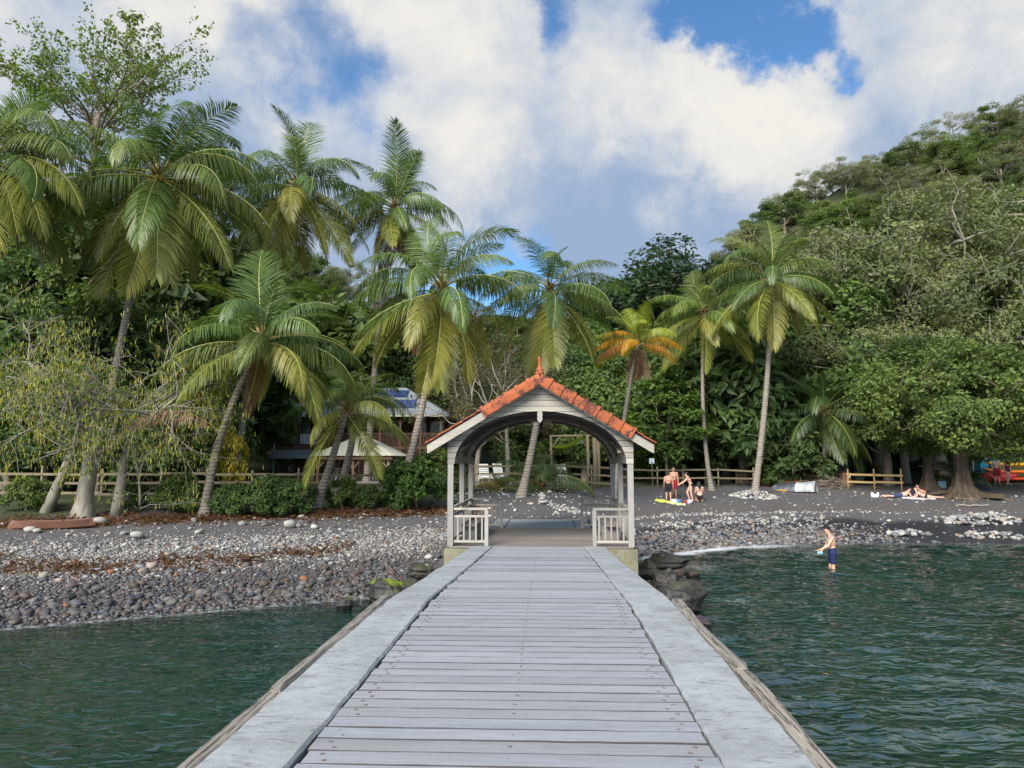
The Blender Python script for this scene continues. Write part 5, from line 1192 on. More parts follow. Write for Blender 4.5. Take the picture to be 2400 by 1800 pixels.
def build_forest():
    rng = random.Random(31)
    G = dict(dark=(.080, .130, .044), mid=(.112, .170, .050), bright=(.105, .165, .040), olive=(.155, .195, .088), pale=(.20, .22, .12), brown=(.20, .185, .125), deep=(.034, .064, .027))
    def jit(c, a=.14): f = rng.uniform(1 - a, 1 + a); return (c[0] * f * rng.uniform(.93, 1.07), c[1] * f, c[2] * f)
    def tree(kind, label, px, d, top_py, color, group=None, name='tree', sx=1.0, dx=0):
        b = on(px, d); zt = at(px, top_py, d).z; h = {'broad': 10, 'broad2': 12, 'dense': 9, 'olive': 12, 'olive2': 11, 'dry': 9, 'bigleaf': 9, 'tier': 6.5, 'shrub': 2.4, 'shrub2': 2.2, 'under': 6}[kind]
        s = max(.3, (zt - b.z) / h); t = plant(name, TP[kind], label, 'shrub' if 'shrub' in name or name == 'bush' else 'tree', b, 1.0, rng.uniform(0, 6.28), jit(color), group)
        t.scale = (s * sx, s * sx, s); return t
    # single trees one can point at
    tree('broad2', 'dark dense tree dome rising behind the orange-crowned palm', 1560, 66, 575, G['deep'], sx=1.15)
    tree('dense', 'dark tree dome just right of the one behind the orange-crowned palm', 1680, 68, 590, G['deep'], sx=1.2)
    tree('broad', 'dark tree flank left below the dome behind the orange-crowned palm', 1450, 64, 660, G['deep'], sx=1.1)
    tree('tier', 'bright green young tree with layered branches by the beach sign', 1562, 48.5, 865, G['bright'], sx=1.15)
    for i, (px, d, tp) in enumerate(((1660, 52, 800), (1740, 52, 770), (1810, 53, 800), (1700, 54, 740), (1590, 54, 800), (1870, 55, 820), (1640, 55, 860), (1770, 51, 900))):
        tree('bigleaf', 'big-leaved dark breadfruit tree ' + ('right behind the slender palm trunk', 'between the slender and the tallest palm trunks', 'just right of the tallest palm trunk', 'reaching highest between the two tall palms', 'above the layered young tree by the sign', 'above the covered dinghy', 'low behind the slender palm and its fence', 'shortest behind the leaning pallets')[i], px, d, tp, G['dark'], 'breadfruit thicket behind the tallest palm', sx=1.1)
    for i, (px, d, tp) in enumerate(((1330, 56, 800), (1400, 57, 760), (1470, 55, 800), (1250, 58, 800), (1540, 58, 760), (1370, 53, 880), (1300, 62, 770), (1450, 60, 740))):
        tree('broad' if i % 2 else 'dense', 'thicket tree behind the pavilion, ' + ('above the right half of its arch', 'just right of its finial', 'behind the orange-crowned palm trunk', 'framed by the left half of its arch', 'rising over its right eave', 'low and dense above the hammock', 'left of the curved palm trunk', 'tallest below the dark dome')[i], px, d, tp, G['mid'] if i % 3 else G['dark'], 'trees behind the pavilion', sx=.95)
    tree('dry', 'brownish dry tree with bare grey limbs beside the pavilion ridge', 1120, 44, 800, (.10, .095, .05), sx=.9)
    tree('dry', 'dry brown-leaved tree above the house end', 1085, 74, 720, (.11, .10, .06), sx=1.0)
    tree('dry', 'thin grey bare-branched tree left of the finial', 1190, 52, 800, (.11, .10, .055), sx=.9)
    # right wooded slope: pale open trees in front
    for i, (px, d, tp, k, c) in enumerate(((2200, 56, 440, 'olive', 'olive'), (2330, 58, 430, 'olive', 'olive'), (2060, 57, 560, 'olive', 'olive'), (1990, 60, 560, 'olive2', 'olive'), (2130, 60, 500, 'olive2', 'pale'), (2290, 60, 640, 'broad2', 'mid'), (2400, 59, 680, 'broad2', 'mid'),
                                          (2120, 53, 730, 'olive', 'olive'), (2010, 54, 740, 'olive2', 'olive'), (2200, 57, 740, 'broad', 'mid'), (2370, 60, 740, 'broad', 'bright'), (1920, 56, 650, 'broad', 'mid'), (1960, 58, 690, 'olive', 'olive'), (2460, 55, 560, 'olive', 'olive'), (2300, 58, 760, 'broad', 'mid'), (2080, 51, 830, 'broad', 'mid'))):
        tree(k, ('pale olive open tree towering highest above the broad shade tree', 'pale olive open tree at the right picture edge above the kayaks', 'pale olive open tree standing above the yellow fence', 'thin olive tree between the tallest palm and the yellow fence', 'thin pale tree whose bare limbs spread left of the highest olive tree', 'tall green tree right of the broad shade tree top', 'tall green tree filling the right picture edge', 'low olive tree whose crown hangs above the sunbathing man', 'low olive tree above the short shaded palm', 'green tree directly over the flared trunk', 'dense bright green tree over the kayak rack', 'green tree right behind the tallest palm crown', 'olive tree low behind the short shaded palm', 'olive tree cut by the right picture edge high up', 'dense green tree hanging over the standing couple', 'green tree just left of the broad shade tree')[i], px, d, tp, G[c], 'pale open trees of the lower right slope' if 'olive' in k else 'green trees of the lower right slope', sx=1.0)
    for i, (px, d, tp) in enumerate(((1850, 58, 600), (1890, 62, 560), (1770, 62, 640), (1830, 66, 580), (1740, 64, 640))):
        tree('olive', 'hazy olive tree ' + ('just right of the tallest palm crown', 'second to the right of the tallest palm crown', 'left behind the tallest palm crown', 'right above the tallest palm crown', 'farthest left near the dark domes')[i], px, d, tp, (.095, .12, .045), 'olive trees behind the tallest palm', sx=1.05)
    # hillside canopy, row by row up the slope
    n = 0
    for d in (68, 75, 82, 90, 98, 106, 113, 119, 125, 131):
        x = -.62 * d
        while x < .74 * d:
            xx = x + rng.uniform(-1.5, 1.5); dd = d + rng.uniform(-3, 3); x += 4.6 if x > 0 else 5.8
            z = tz(xx, dd); px = 1280 + (xx - .21) / dd * FPX
            if z < 3.2 or px > 2560 or px < -160: continue
            if 1080 < px < 1260: continue
            right = px > 1500
            k = rng.choice(['olive', 'olive2', 'dry', 'olive', 'broad', 'dense'] if right else ['broad', 'dense', 'olive', 'broad2'])
            c = rng.choice([G['olive'], G['pale'], G['olive'], (.14, .165, .07)] if k.startswith('ol') else ([G['brown'], G['pale']] if k == 'dry' else [G['mid'], (.075, .11, .036)]))
            h = rng.uniform(4.6, 7.0) if right else rng.uniform(6, 9.5)
            t = plant('tree', TP[k], '%s tree in the canopy of the %s' % (dict(olive='olive open', olive2='flat-topped olive', dry='bare brownish', broad='round green', dense='dense dark green', broad2='tall green')[k], ('upper right hillside' if dd > 98 else 'middle right hillside') if right else 'hillside behind the house and palms'), 'tree', (xx, dd, z - .5), 1, rng.uniform(0, 6.28), jit(c, .2), 'canopy of the right hillside' if right else 'canopy of the rear hillside')
            s = h / {'olive': 12, 'olive2': 11, 'dry': 9, 'broad': 10, 'dense': 9, 'broad2': 12}[k]; t.scale = (s * 1.55, s * 1.55, s * 1.05) if right else (s * 1.15, s * 1.15, s); n += 1
    for i, (px, d) in enumerate(((1120, 215), (1160, 225), (1195, 215), (1090, 210), (1230, 220), (1140, 240), (1180, 240), (1060, 205), (1260, 210))):
        tree('dense', 'far tree on the pale ridge in the valley gap behind the palms', px, d, 748 - 4 * (i % 3) if 1100 < px < 1220 else 745, (.11, .15, .06), 'far ridge trees in the valley gap', sx=2.2)
    # left thicket behind the pod tree and palms
    LT = ['low leafy tree at the left picture edge behind the pod tree', 'leafy tree behind the upper left of the pod tree', 'dense tree right behind the middle of the pod tree', 'big-leaved tree behind the pod tree crown top', 'leafy tree between the pod tree and the leaning palm', 'low leafy tree left of the leaning palm trunk',
          'shaded tree under the fronds of the edge palm', 'shaded dense tree below the tall open-crowned tree', 'big-leaved tree left of the nut-laden palm trunk', 'tall shaded tree right of the nut-laden palm trunk', 'leafy tree under the nut-laden palm crown', 'leafy tree behind the yellowing palm skirt', 'dense tree beyond the left picture edge behind the edge palm',
          'tall tree behind the left end of the house roof', 'tree reaching highest behind the edge palm', 'tall shaded tree behind the nut-laden palm crown', 'dense tree between the nut-laden and yellowing palms', 'big-leaved tree behind the middle of the house roof', 'tall narrow tree low behind the pod tree bole',
          'low leafy tree at the left edge behind the three-rail fence', 'low tree behind the right boughs of the pod tree', 'dense low tree just left of the withered frond', 'big-leaved tree behind the grey palm trunks', 'leafy tree above the house roof behind the leaning palm', 'tree on the rise behind the solar panels', 'dense tree on the rise behind the house ridge', 'big-leaved tree behind the right end of the house', 'tall tree farthest right behind the house']
    for i, (px, d, tp) in enumerate(((10, 36, 700), (90, 38, 640), (160, 36, 720), (250, 37, 690), (330, 38, 720), (365, 38, 790), (60, 42, 520), (150, 43, 480), (240, 44, 520), (340, 44, 560), (330, 56, 600), (400, 55, 600), (-60, 40, 560), (690, 74, 700), (40, 48, 420), (300, 50, 470), (380, 58, 540), (800, 76, 740), (110, 33.5, 880), (20, 33, 860), (300, 34, 900), (390, 35, 900), (405, 41, 840), (640, 78, 690), (860, 70, 760), (740, 70, 700), (930, 72, 720), (980, 74, 720))):
        tree(['under', 'broad', 'dense', 'bigleaf', 'broad2'][i % 5], LT[i], px, d, tp, [G['dark'], G['mid'], G['dark'], (.062, .105, .031)][i % 4], 'thicket behind the left palms', sx=1.0)
    # shrubs along the beach edge
    for i, (px, py, top, k, c, lab) in enumerate(((540, 1206, 1130, 'shrub', 'dark', 'dark green shrub at the foot of the leaning palm'), (620, 1206, 1110, 'shrub', 'dark', 'dark shrub left of the slanting palm trunk'), (690, 1204, 1125, 'shrub2', 'dark', 'glossy dark shrub touching the slanting palm trunk'),
                                               (800, 1190, 1120, 'shrub2', 'mid', 'leafy shrub below the cream gazebo'), (860, 1190, 1135, 'shrub', 'dark', 'low dark shrub in front of the gazebo posts'), (975, 1194, 1068, 'shrub', (.065, .125, .028), 'round bright green bush beside the pavilion post'),
                                               (1035, 1150, 1050, 'shrub2', 'mid', 'leafy plant between the round bush and the pavilion'), (935, 1160, 1085, 'shrub', 'mid', 'bushy shrub behind the bowed palm trunk'), (60, 1196, 1120, 'shrub2', 'mid', 'low green plant under the pod tree by the fence'), (300, 1190, 1130, 'shrub2', 'mid', 'small bright plant beside the narrow trunk under the pod tree'),
                                               (1640, 1130, 1060, 'shrub2', 'dark', 'shady shrub behind the rail fence near the pallets'), (1860, 1140, 1010, 'shrub2', 'dark', 'thin shrub between the tallest palm and the covered boat'), (1500, 1125, 1045, 'shrub', 'dark', 'shrub at the fence left of the beach sign'), (420, 1196, 1105, 'shrub', 'mid', 'green shrub under the right side of the pod tree'))):
        b = ground_at(px, py); zt = at(px, top, b.y).z; s = (zt - b.z) / (2.4 if k == 'shrub' else 2.2)
        t = plant('shrub', TP[k], lab, 'shrub', b, s, rng.uniform(0, 6.28), jit(G[c] if isinstance(c, str) else c), 'shrubs along the beach edge')
    # bright yellow-leaved shrub left of the house
    b = on(545, 37); t = plant('shrub', TP['shrub2'], 'yellow-flowering shrub between the grey palm trunks', 'shrub', b, 1.0, 0, (.36, .30, .03)); t.scale = (.5, .5, 1.25)
build_forest()
# ------------------------------------------------------------------ house, gazebo, fences, furniture
def corrugated(m, a, b, c, d, n=24, h=.025, mi=0, th=.012):
    """corrugated sheet over quad a-b (eave) c-d (top, c above b, d above a)"""
    a, b, c, d = map(Vector, (a, b, c, d)); nrm = (b - a).cross(d - a).normalized(); vs = []
    for i in range(2 * n + 1):
        t = i / (2 * n); o = nrm * (h if i % 2 else 0)
        vs += [a.lerp(b, t) + o, d.lerp(c, t) + o]
    k = len(vs); vs += [v - nrm * th for v in vs]
    fs = [(2 * i, 2 * i + 2, 2 * i + 3, 2 * i + 1) for i in range(2 * n)] + [(k + 2 * i + 1, k + 2 * i + 3, k + 2 * i + 2, k + 2 * i) for i in range(2 * n)] + [(2 * i, k + 2 * i, k + 2 * i + 2, 2 * i + 2) for i in range(2 * n)]
    m.add(vs, fs, mi)
def build_house():
    Y = 60.0; S = Y / FPX; X = lambda px: at(px, 1082, Y).x; Z = lambda py: at(900, py, Y).z
    g = tz(X(850), Y); h = thing('timber_house', 'two-storey brown timber house with balcony and blue solar panels on its roof', 'house', (0, 0, 0))
    x0, x1 = X(650), X(1036); ze = Z(973); zd = Z(1046); D = 9.0; YW = Y + 2.2
    cols = [(x0 + 1.2, x0 + 3.4), (x1 - 4, x1 - 2.4)]
    def part(nm, mt, f, **k): m = MB(); f(m); return m.build(nm, M[mt], h, **k)
    part('wall', 'house_wood', lambda m: (m.box(((x0 + x1) / 2, YW + 3.4, (zd + ze) / 2), (x1 - x0 - .5, 6.8, ze - zd)), m.box(((x0 + x1) / 2, YW + 3.6, (g + zd) / 2 - .2), (x1 - x0 - 1.0, 6.4, zd - g + .2))))
    for i in range(int((x1 - x0) / .22)):      # boarding
        xx = x0 + .35 + i * .22
        if xx < x1 - .35: MB().box((0, 0, 0), (.20, .03, ze - zd - .1)).build('wall_board', M['house_wood'], h, False, (xx, YW - .02, (zd + ze) / 2))
    part('panel', 'hull_wood', lambda m: m.box((X(718), YW - .06, (zd + ze) / 2 - .2), (1.7, .05, 1.9)))
    d_ = part('door', 'white_paint', lambda m: (m.box((X(676), YW - .07, zd + 1.0), (.62, .05, 2.0)), m.box((X(697), YW - .07, zd + 1.0), (.62, .05, 2.0))))
    for px in (905, 975, 1012):
        w_ = part('window', 'white_paint', lambda m: [m.box((X(px) + dx, YW - .06, zd + 1.45 + dz), sz) for dx, dz, sz in ((-.42, 0, (.07, .06, 1.1)), (.42, 0, (.07, .06, 1.1)), (0, .55, (.9, .06, .07)), (0, -.55, (.9, .06, .07)), (0, 0, (.05, .05, 1.1)))])
        m = MB(); m.box((X(px), YW - .045, zd + 1.45), (.84, .03, 1.05)); o = m.build('pane', M['glass_dark'], w_)
    part('balcony_floor', 'rail_wood', lambda m: (m.box(((x0 + x1) / 2, Y + 1.1, zd - .07), (x1 - x0, 2.3, .12)), m.box(((x0 + x1) / 2, Y - .06, zd - .12), (x1 - x0 + .1, .06, .26))))
    n = 9
    for i in range(n):
        xx = x0 + .1 + (x1 - x0 - .2) * i / (n - 1)
        part('post', 'rail_wood', lambda m: (m.box((xx, Y, (g + ze) / 2 - .15), (.15, .15, ze - g)), m.bar((xx, Y, ze - .75), (xx + .55, Y, ze - .1), .07, .07), m.bar((xx, Y, ze - .75), (xx - .55, Y, ze - .1), .07, .07)))
    part('top_rail', 'rail_wood', lambda m: m.box(((x0 + x1) / 2, Y, zd + 1.0), (x1 - x0, .09, .07)))
    part('bottom_rail', 'rail_wood', lambda m: m.box(((x0 + x1) / 2, Y, zd + .14), (x1 - x0, .06, .06)))
    nb = int((x1 - x0) / .15); bm_ = MB().box((0, 0, 0), (.045, .045, .84)).mesh('baluster', M['rail_wood'])
    for i in range(nb): inst('baluster', bm_, h, (x0 + .15 + i * .15, Y, zd + .57))
    # hip roof of corrugated sheet
    ov = .55; e0, e1, f0, f1 = x0 - ov, x1 + ov, Y - .5, YW + 7.2; zr = Z(913) + .55; yr = (f0 + f1) / 2; r0, r1 = e0 + 4.3, e1 - 4.3
    rf = part('roof', 'roof_metal', lambda m: (corrugated(m, (e0, f0, ze), (e1, f0, ze), (r1, yr, zr), (r0, yr, zr), 44), corrugated(m, (e1, f0, ze), (e1, f1, ze), (r1, yr, zr), (r1, yr, zr), 20), corrugated(m, (e0, f1, ze), (e0, f0, ze), (r0, yr, zr), (r0, yr, zr), 20), corrugated(m, (e1, f1, ze), (e0, f1, ze), (r0, yr, zr), (r1, yr, zr), 44)))
    part('fascia', 'cream_metal', lambda m: m.box(((e0 + e1) / 2, f0 + .02, ze - .08), (e1 - e0, .05, .14)))
    part('soffit', 'house_wood', lambda m: m.box(((e0 + e1) / 2, (f0 + f1) / 2, ze - .05), (e1 - e0 - .1, f1 - f0 - .1, .04)))
    sl = Vector((0, yr - f0, zr - ze)).normalized(); up = Vector((0, -sl.z, sl.y))
    for (pa, pb, t0, t1) in ((866, 900, .62, .86), (903, 938, .62, .86), (880, 905, .22, .50), (908, 936, .22, .50), (939, 966, .22, .50), (756, 781, .30, .56), (784, 808, .30, .56), (811, 836, .30, .56), (842, 866, .30, .56)):
        a = Vector((X(pa), f0, ze)); L = Vector((0, yr - f0, zr - ze)); c = Vector(((X(pa) + X(pb)) / 2, f0, ze)) + L * ((t0 + t1) / 2) + up * .09
        MB().box((0, 0, 0), (X(pb) - X(pa), L.length * (t1 - t0), .04), Matrix((Vector((1, 0, 0)), sl, up)).transposed()).build('solar_panel', M['solar'], rf, False, c)
    # lean-to roof and lattice below
    part('lean_to_roof', 'roof_metal', lambda m: corrugated(m, (x0 - .2, Y - 1.6, Z(1075)), (X(745), Y - 1.6, Z(1075)), (X(745), Y + .1, Z(1052)), (x0 - .2, Y + .1, Z(1052)), 14))
    for i in range(9):
        xa = x0 + .2 + i * 1.42; lt = MB(); w, hh = 1.25, 1.75
        for k in range(-8, 10):
            for sg in (1, -1):
                p = []
                for u in (0, 1):
                    pass
                c = k * .19; xs0 = max(0, c if sg > 0 else -c); 
                # clip the diagonal z = sg*(x - c) (+hh when falling) to the panel
                pts = []
                for xx in (0, w):
                    zz = (xx - c) if sg > 0 else (hh - (xx - c))
                    pts.append((xx, zz))
                (xa0, za0), (xa1, za1) = pts
                def clip(x_, z_, ox, oz):
                    if z_ < 0: t = (0 - z_) / (oz - z_); return x_ + (ox - x_) * t, 0
                    if z_ > hh: t = (hh - z_) / (oz - z_); return x_ + (ox - x_) * t, hh
                    return x_, z_
                if max(za0, za1) <= 0 or min(za0, za1) >= hh: continue
                q0 = clip(xa0, za0, xa1, za1); q1 = clip(xa1, za1, xa0, za0)
                if abs(q0[0] - q1[0]) > .05: lt.bar((xa + q0[0], Y - .02 * sg, g + .2 + q0[1]), (xa + q1[0], Y - .02 * sg, g + .2 + q1[1]), .012, .03)
        for dx in (0, w): lt.box((xa + dx, Y, g + .2 + hh / 2), (.05, .06, hh))
        lt.box((xa + w / 2, Y, g + .2 + hh), (w, .06, .05)); lt.build('lattice_panel', M['rail_wood'], h)
    part('downpipe', 'white_paint', lambda m: (m.tube([(x1 + .1, Y + .2, ze - .15), (x1 + .0, Y + .2, zd + 1.4), (x1 - .05, Y + .2, g)], .05, 8), m.tube([(x0 - .25, Y - .1, ze - .1), (x0 - .25, Y - .1, g)], .06, 8)))
    # balcony furniture behind the railing
    for px, c, lab in ((664, (.16, .05, .03), 'reddish wooden chair at the left end of the house balcony'), (935, (.20, .06, .03), 'red-brown wooden chair at the right half of the house balcony')):
        ch = thing('balcony_chair', lab, 'chair', (X(px), Y + .8, zd), 0)
        MB().box((0, 0, .45), (.55, .5, .05)).build('seat', M['paint'], ch, color=c)
        for q in range(4): MB().box((-.21 + .14 * q, .23, .75), (.07, .03, .6)).build('back_slat', M['paint'], ch, color=c)
        for sx in (-.24, .24):
            for sy in (-.2, .2): MB().box((sx, sy, .22), (.05, .05, .45)).build('leg', M['paint'], ch, color=c)
    t = thing('white_cloth', 'white sheet hung over the balcony rail of the house', 'cloth', (X(722), Y - .07, zd)); m = MB(); vs = []
    for i in range(13):
        u = i / 12; vs += [(-.65 + 1.3 * u, .02 * math.sin(i * 1.9), .98), (-.65 + 1.3 * u, .03 * math.sin(i * 1.9 + .4) - .02, .2 + .02 * math.sin(i))]
    k = len(vs); vs += [(x, y - .012, z) for x, y, z in vs]
    m.add(vs, [(2 * i, 2 * i + 1, 2 * i + 3, 2 * i + 2) for i in range(12)] + [(k + 2 * i + 2, k + 2 * i + 3, k + 2 * i + 1, k + 2 * i) for i in range(12)]); m.build('sheet', M['cloth'], t, True, color=(.62, .64, .68))
build_house()

def build_gazebo():
    Y = 46.0; b = on(848, Y); z0 = b.z; ze = at(848, 1069, Y).z; za = at(838, 1018, Y).z; w = 2.45
    t = thing('gazebo', 'open timber gazebo with pyramid roof of cream sheet metal', 'gazebo', b)
    e = ze - z0; a = za - z0; m = MB(); A = (0, 0, a); q = [(-w, -w, e), (w, -w, e), (w, w, e), (-w, w, e)]
    for i in range(4): corrugated(m, q[i], q[(i + 1) % 4], A, A, 16, .03)
    m.build('roof', M['cream_metal'], t)
    MB().tube([(0, 0, a - .02), (0, 0, a + .12)], [.14, .05], 8).build('roof_cap', M['cream_metal'], t)
    for i in range(4):
        a_, b_ = Vector(q[i]), Vector(q[(i + 1) % 4]); MB().bar(a_ * .93 + Vector((0, 0, -.12 + .07 * e)), b_ * .93 + Vector((0, 0, -.12 + .07 * e)), .08, .16).build('eave_beam', M['house_wood'], t)
    for sx in (-2.05, 0, 2.05):
        for sy in (-2.05, 2.05):
            m = MB(); m.box((sx, sy, e / 2 - .05), (.13, .13, e)); m.build('post', M['grey_post'] if sx > 0 else M['rail_wood'], t)
            for sg in (-1, 1): MB().bar((sx, sy, e - .75), (sx + sg * .5, sy, e - .15), .07, .07).build('brace', M['fence_wood'], t)
    MB().box((0, 0, .05), (4.4, 4.4, .14)).build('floor', M['floor_wood'], t)
    for sx in (-1.3, .9):
        tb = thing('garden_table', 'white plastic table under the gazebo, %s one' % ('left' if sx < 0 else 'right'), 'table', b + Vector((sx, -.6, .12)))
        MB().lathe([(.45, .70), (.47, .72), (.45, .74)], 18).build('table_top', M['plastic_white'], tb)
        for k in range(4): MB().tube([(.12 * math.cos(k * 1.57), .12 * math.sin(k * 1.57), .70), (.36 * math.cos(k * 1.57), .36 * math.sin(k * 1.57), 0)], .025, 6).build('leg', M['plastic_white'], tb)
build_gazebo()

def fence(label, pts, h=1.0, rails=(.45, .9), mt='fence_wood', post=.09, gap=1.8, ph=None, rw=.10):
    """post and rail fence along ground points (x, y)"""
    pts = [Vector((p[0], p[1])) for p in pts]; b = Vector((pts[0].x, pts[0].y, tz(*pts[0]))); rng = random.Random(int(abs(pts[0].x) * 100)); 
    t = thing('rail_fence', label, 'fence', b); P = []
    for a, c in zip(pts[:-1], pts[1:]):
        L = (c - a).length; n = max(1, round(L / gap))
        for i in range(n): P.append(a.lerp(c, i / n))
    P.append(pts[-1])
    P = [Vector((p.x, p.y, tz(p.x, p.y))) - b for p in P]
    for p in P:
        hh = (ph or h) * rng.uniform(.97, 1.1); m = MB(); m.tube([(0, 0, -.3), (rng.uniform(-.03, .03), 0, hh)], [post * .55, post * .5], 7); m.build('post', M[mt], t, True, p)
    for a, c in zip(P[:-1], P[1:]):
        for r_ in rails:
            m = MB(); d0 = Vector((0, -.06, r_ + rng.uniform(-.03, .03))); d1 = Vector((0, -.06, r_ + rng.uniform(-.03, .03)))
            ov = (c - a).normalized() * .08; L = (c - a).length + .16; mid = ((a + d0) + (c + d1)) / 2
            m.box((0, 0, 0), (L, .035, rw), None, 0, .004); o = m.build('rail', M[mt], t, False, mid); dv = (c + d1) - (a + d0); o.rotation_euler = (0, -math.asin(max(-1, min(1, dv.z / dv.length))), math.atan2(dv.y, dv.x))
def fxy(px, d): p = at(px, 1082, d); return (p.x, d)
fence('three-rail post fence under the pod tree at the left beach edge', [fxy(-40, 30.2), fxy(380, 30.8)], 1.2, (.22, .62, 1.0), gap=2.2)
fence('weathered rail fence half hidden by shrubs in front of the gazebo', [fxy(380, 31.2), fxy(700, 31.8), fxy(965, 33)], 1.15, (.25, .65, 1.0), gap=2.0)
fence('rail fence behind the white loungers seen through the pavilion', [fxy(1112, 42.0), fxy(1300, 42.4), fxy(1470, 43.5)], 1.35, (.35, .78, 1.2), gap=2.3)
fence('leaning two-rail fence behind the bathers and the beach sign', [fxy(1480, 46.5), fxy(1600, 47.5), fxy(1765, 48.2)], 1.15, (.55, 1.02), gap=2.0)
fence('new yellow timber rail fence beside the brown bin', [fxy(1985, 47.6), fxy(2110, 47.0)], 1.15, (.5, .92), 'yellow_wood', gap=1.55, ph=1.25, rw=.12)

def lounger(label, px, py, d, rz):
    b = on(px, d, .18); t = thing('sun_lounger', label, 'sun lounger', b, rz, 'white loungers behind the pavilion')
    for sx in (-.3, .3):
        MB().tube([(sx, -.85, .32), (sx, .55, .32), (sx, .75, .36)], .03, 7).build('side_rail', M['plastic_white'], t)
        for yy in (-.7, .45): MB().tube([(sx, yy, .32), (sx * 1.05, yy - .05, 0)], .035, 7).build('leg', M['plastic_white'], t)
        MB().tube([(sx * 1.1, -.1, .33), (sx * 1.12, -.05, .52), (sx * 1.12, .35, .52), (sx * 1.1, .45, .36)], .028, 7).build('armrest', M['plastic_white'], t)
    for i in range(8): MB().box((0, -.82 + i * .14, .35), (.56, .10, .025), None, 0, .006).build('seat_slat', M['plastic_white'], t)
    for i in range(7):
        a = R(62); MB().box((0, .32 + (i + .5) * .125 * math.cos(a), .36 + (i + .5) * .125 * math.sin(a)), (.56, .095, .025), Euler((a, 0, 0)).to_matrix(), 0, .006).build('back_slat', M['plastic_white'], t)
lounger('white plastic sun lounger with raised back, first left of the three', 1138, 1120, 43.3, R(15))
lounger('white plastic sun lounger in the middle beside the first one', 1174, 1120, 43.5, R(22))
lounger('white plastic sun lounger standing alone near the hammock', 1325, 1120, 43.6, R(20))
def build_platform():
    a = on(1118, 42.6); b_ = on(1372, 42.9); t = thing('lounger_platform', 'low terrace edged with old weathered planks carrying the white loungers', 'terrace', a)
    L = (b_ - a).x; 
    for k in range(3): MB().box((0, 0, 0), (L * (.97 - .04 * k), .06, .14), None, 0, .006).build('plank', M['drift_wood'], t, False, (L / 2 + .05 * k, -.10 - .25 * k, .11 - .13 * k))
    MB().box((L / 2, .85, -.02), (L, 1.8, .38)).build('terrace_fill', M['volcanic_sand'], t)
build_platform()
def build_hammock():
    d = 45.5; p0 = on(1292, d); p1 = on(1378, d); h0 = at(1292, 1048, d).z; h1 = at(1362, 1018, d).z
    t = thing('log_shelter', 'rough log shelter frame behind the rear fence', 'frame', p0)
    top = at(1300, 1022, d).z - p0.z; W_ = p1.x - p0.x
    for dx, r_, ln in ((0.0, .07, top), (W_, .10, top + .05), (W_ + .42, .15, top - .1), (W_ + .62, .10, top - .2)): MB().tube([(dx, 0, -.3), (dx + .03, 0, ln * .5), (dx - .02, 0, ln)], [r_ * 1.1, r_, r_ * .9], 8).build('post', M['fence_wood'], t, True)
    MB().tube([(-.1, 0, top), (W_ + .5, 0, top + .02)], .06, 7).build('beam', M['fence_wood'], t, True)
    for sx, dx in ((1, 0), (-1, W_)): MB().tube([(dx, 0, top - .75), (dx + sx * .55, 0, top - .02)], .05, 7).build('brace', M['fence_wood'], t, True)
    hm = thing('hammock', 'lime green cloth hammock slung under the log frame', 'hammock', p0); m = MB(); vs = []; n = 20
    a = Vector((.05, -.05, h0 - p0.z)); b_ = Vector((W_ - .12, -.05, h1 - p0.z))
    for i in range(n + 1):
        u = i / n; c = a.lerp(b_, u); c.z -= .42 * math.sin(u * math.pi); wd = .05 + .42 * math.sin(u * math.pi) ** .7
        for j in range(7):
            v = j / 6 - .5; vs.append((c.x, c.y + v * 2 * wd * .5, c.z + abs(v) * 1.5 * wd * .75 + .0))
    f = [(i * 7 + j, i * 7 + j + 1, (i + 1) * 7 + j + 1, (i + 1) * 7 + j) for i in range(n) for j in range(6)]
    k = len(vs); vs += [(x, y, z - .01) for x, y, z in vs]; f += [tuple(k + i for i in q[::-1]) for q in f]
    m.add(vs, f); m.build('cloth', M['green_canvas'], hm, True)
    MB().tube([a + Vector((-.1, 0, .1)), a], .012, 5).build('rope', M['fence_wood'], hm); MB().tube([b_, b_ + Vector((.12, 0, .08))], .012, 5).build('rope', M['fence_wood'], hm)
build_hammock()

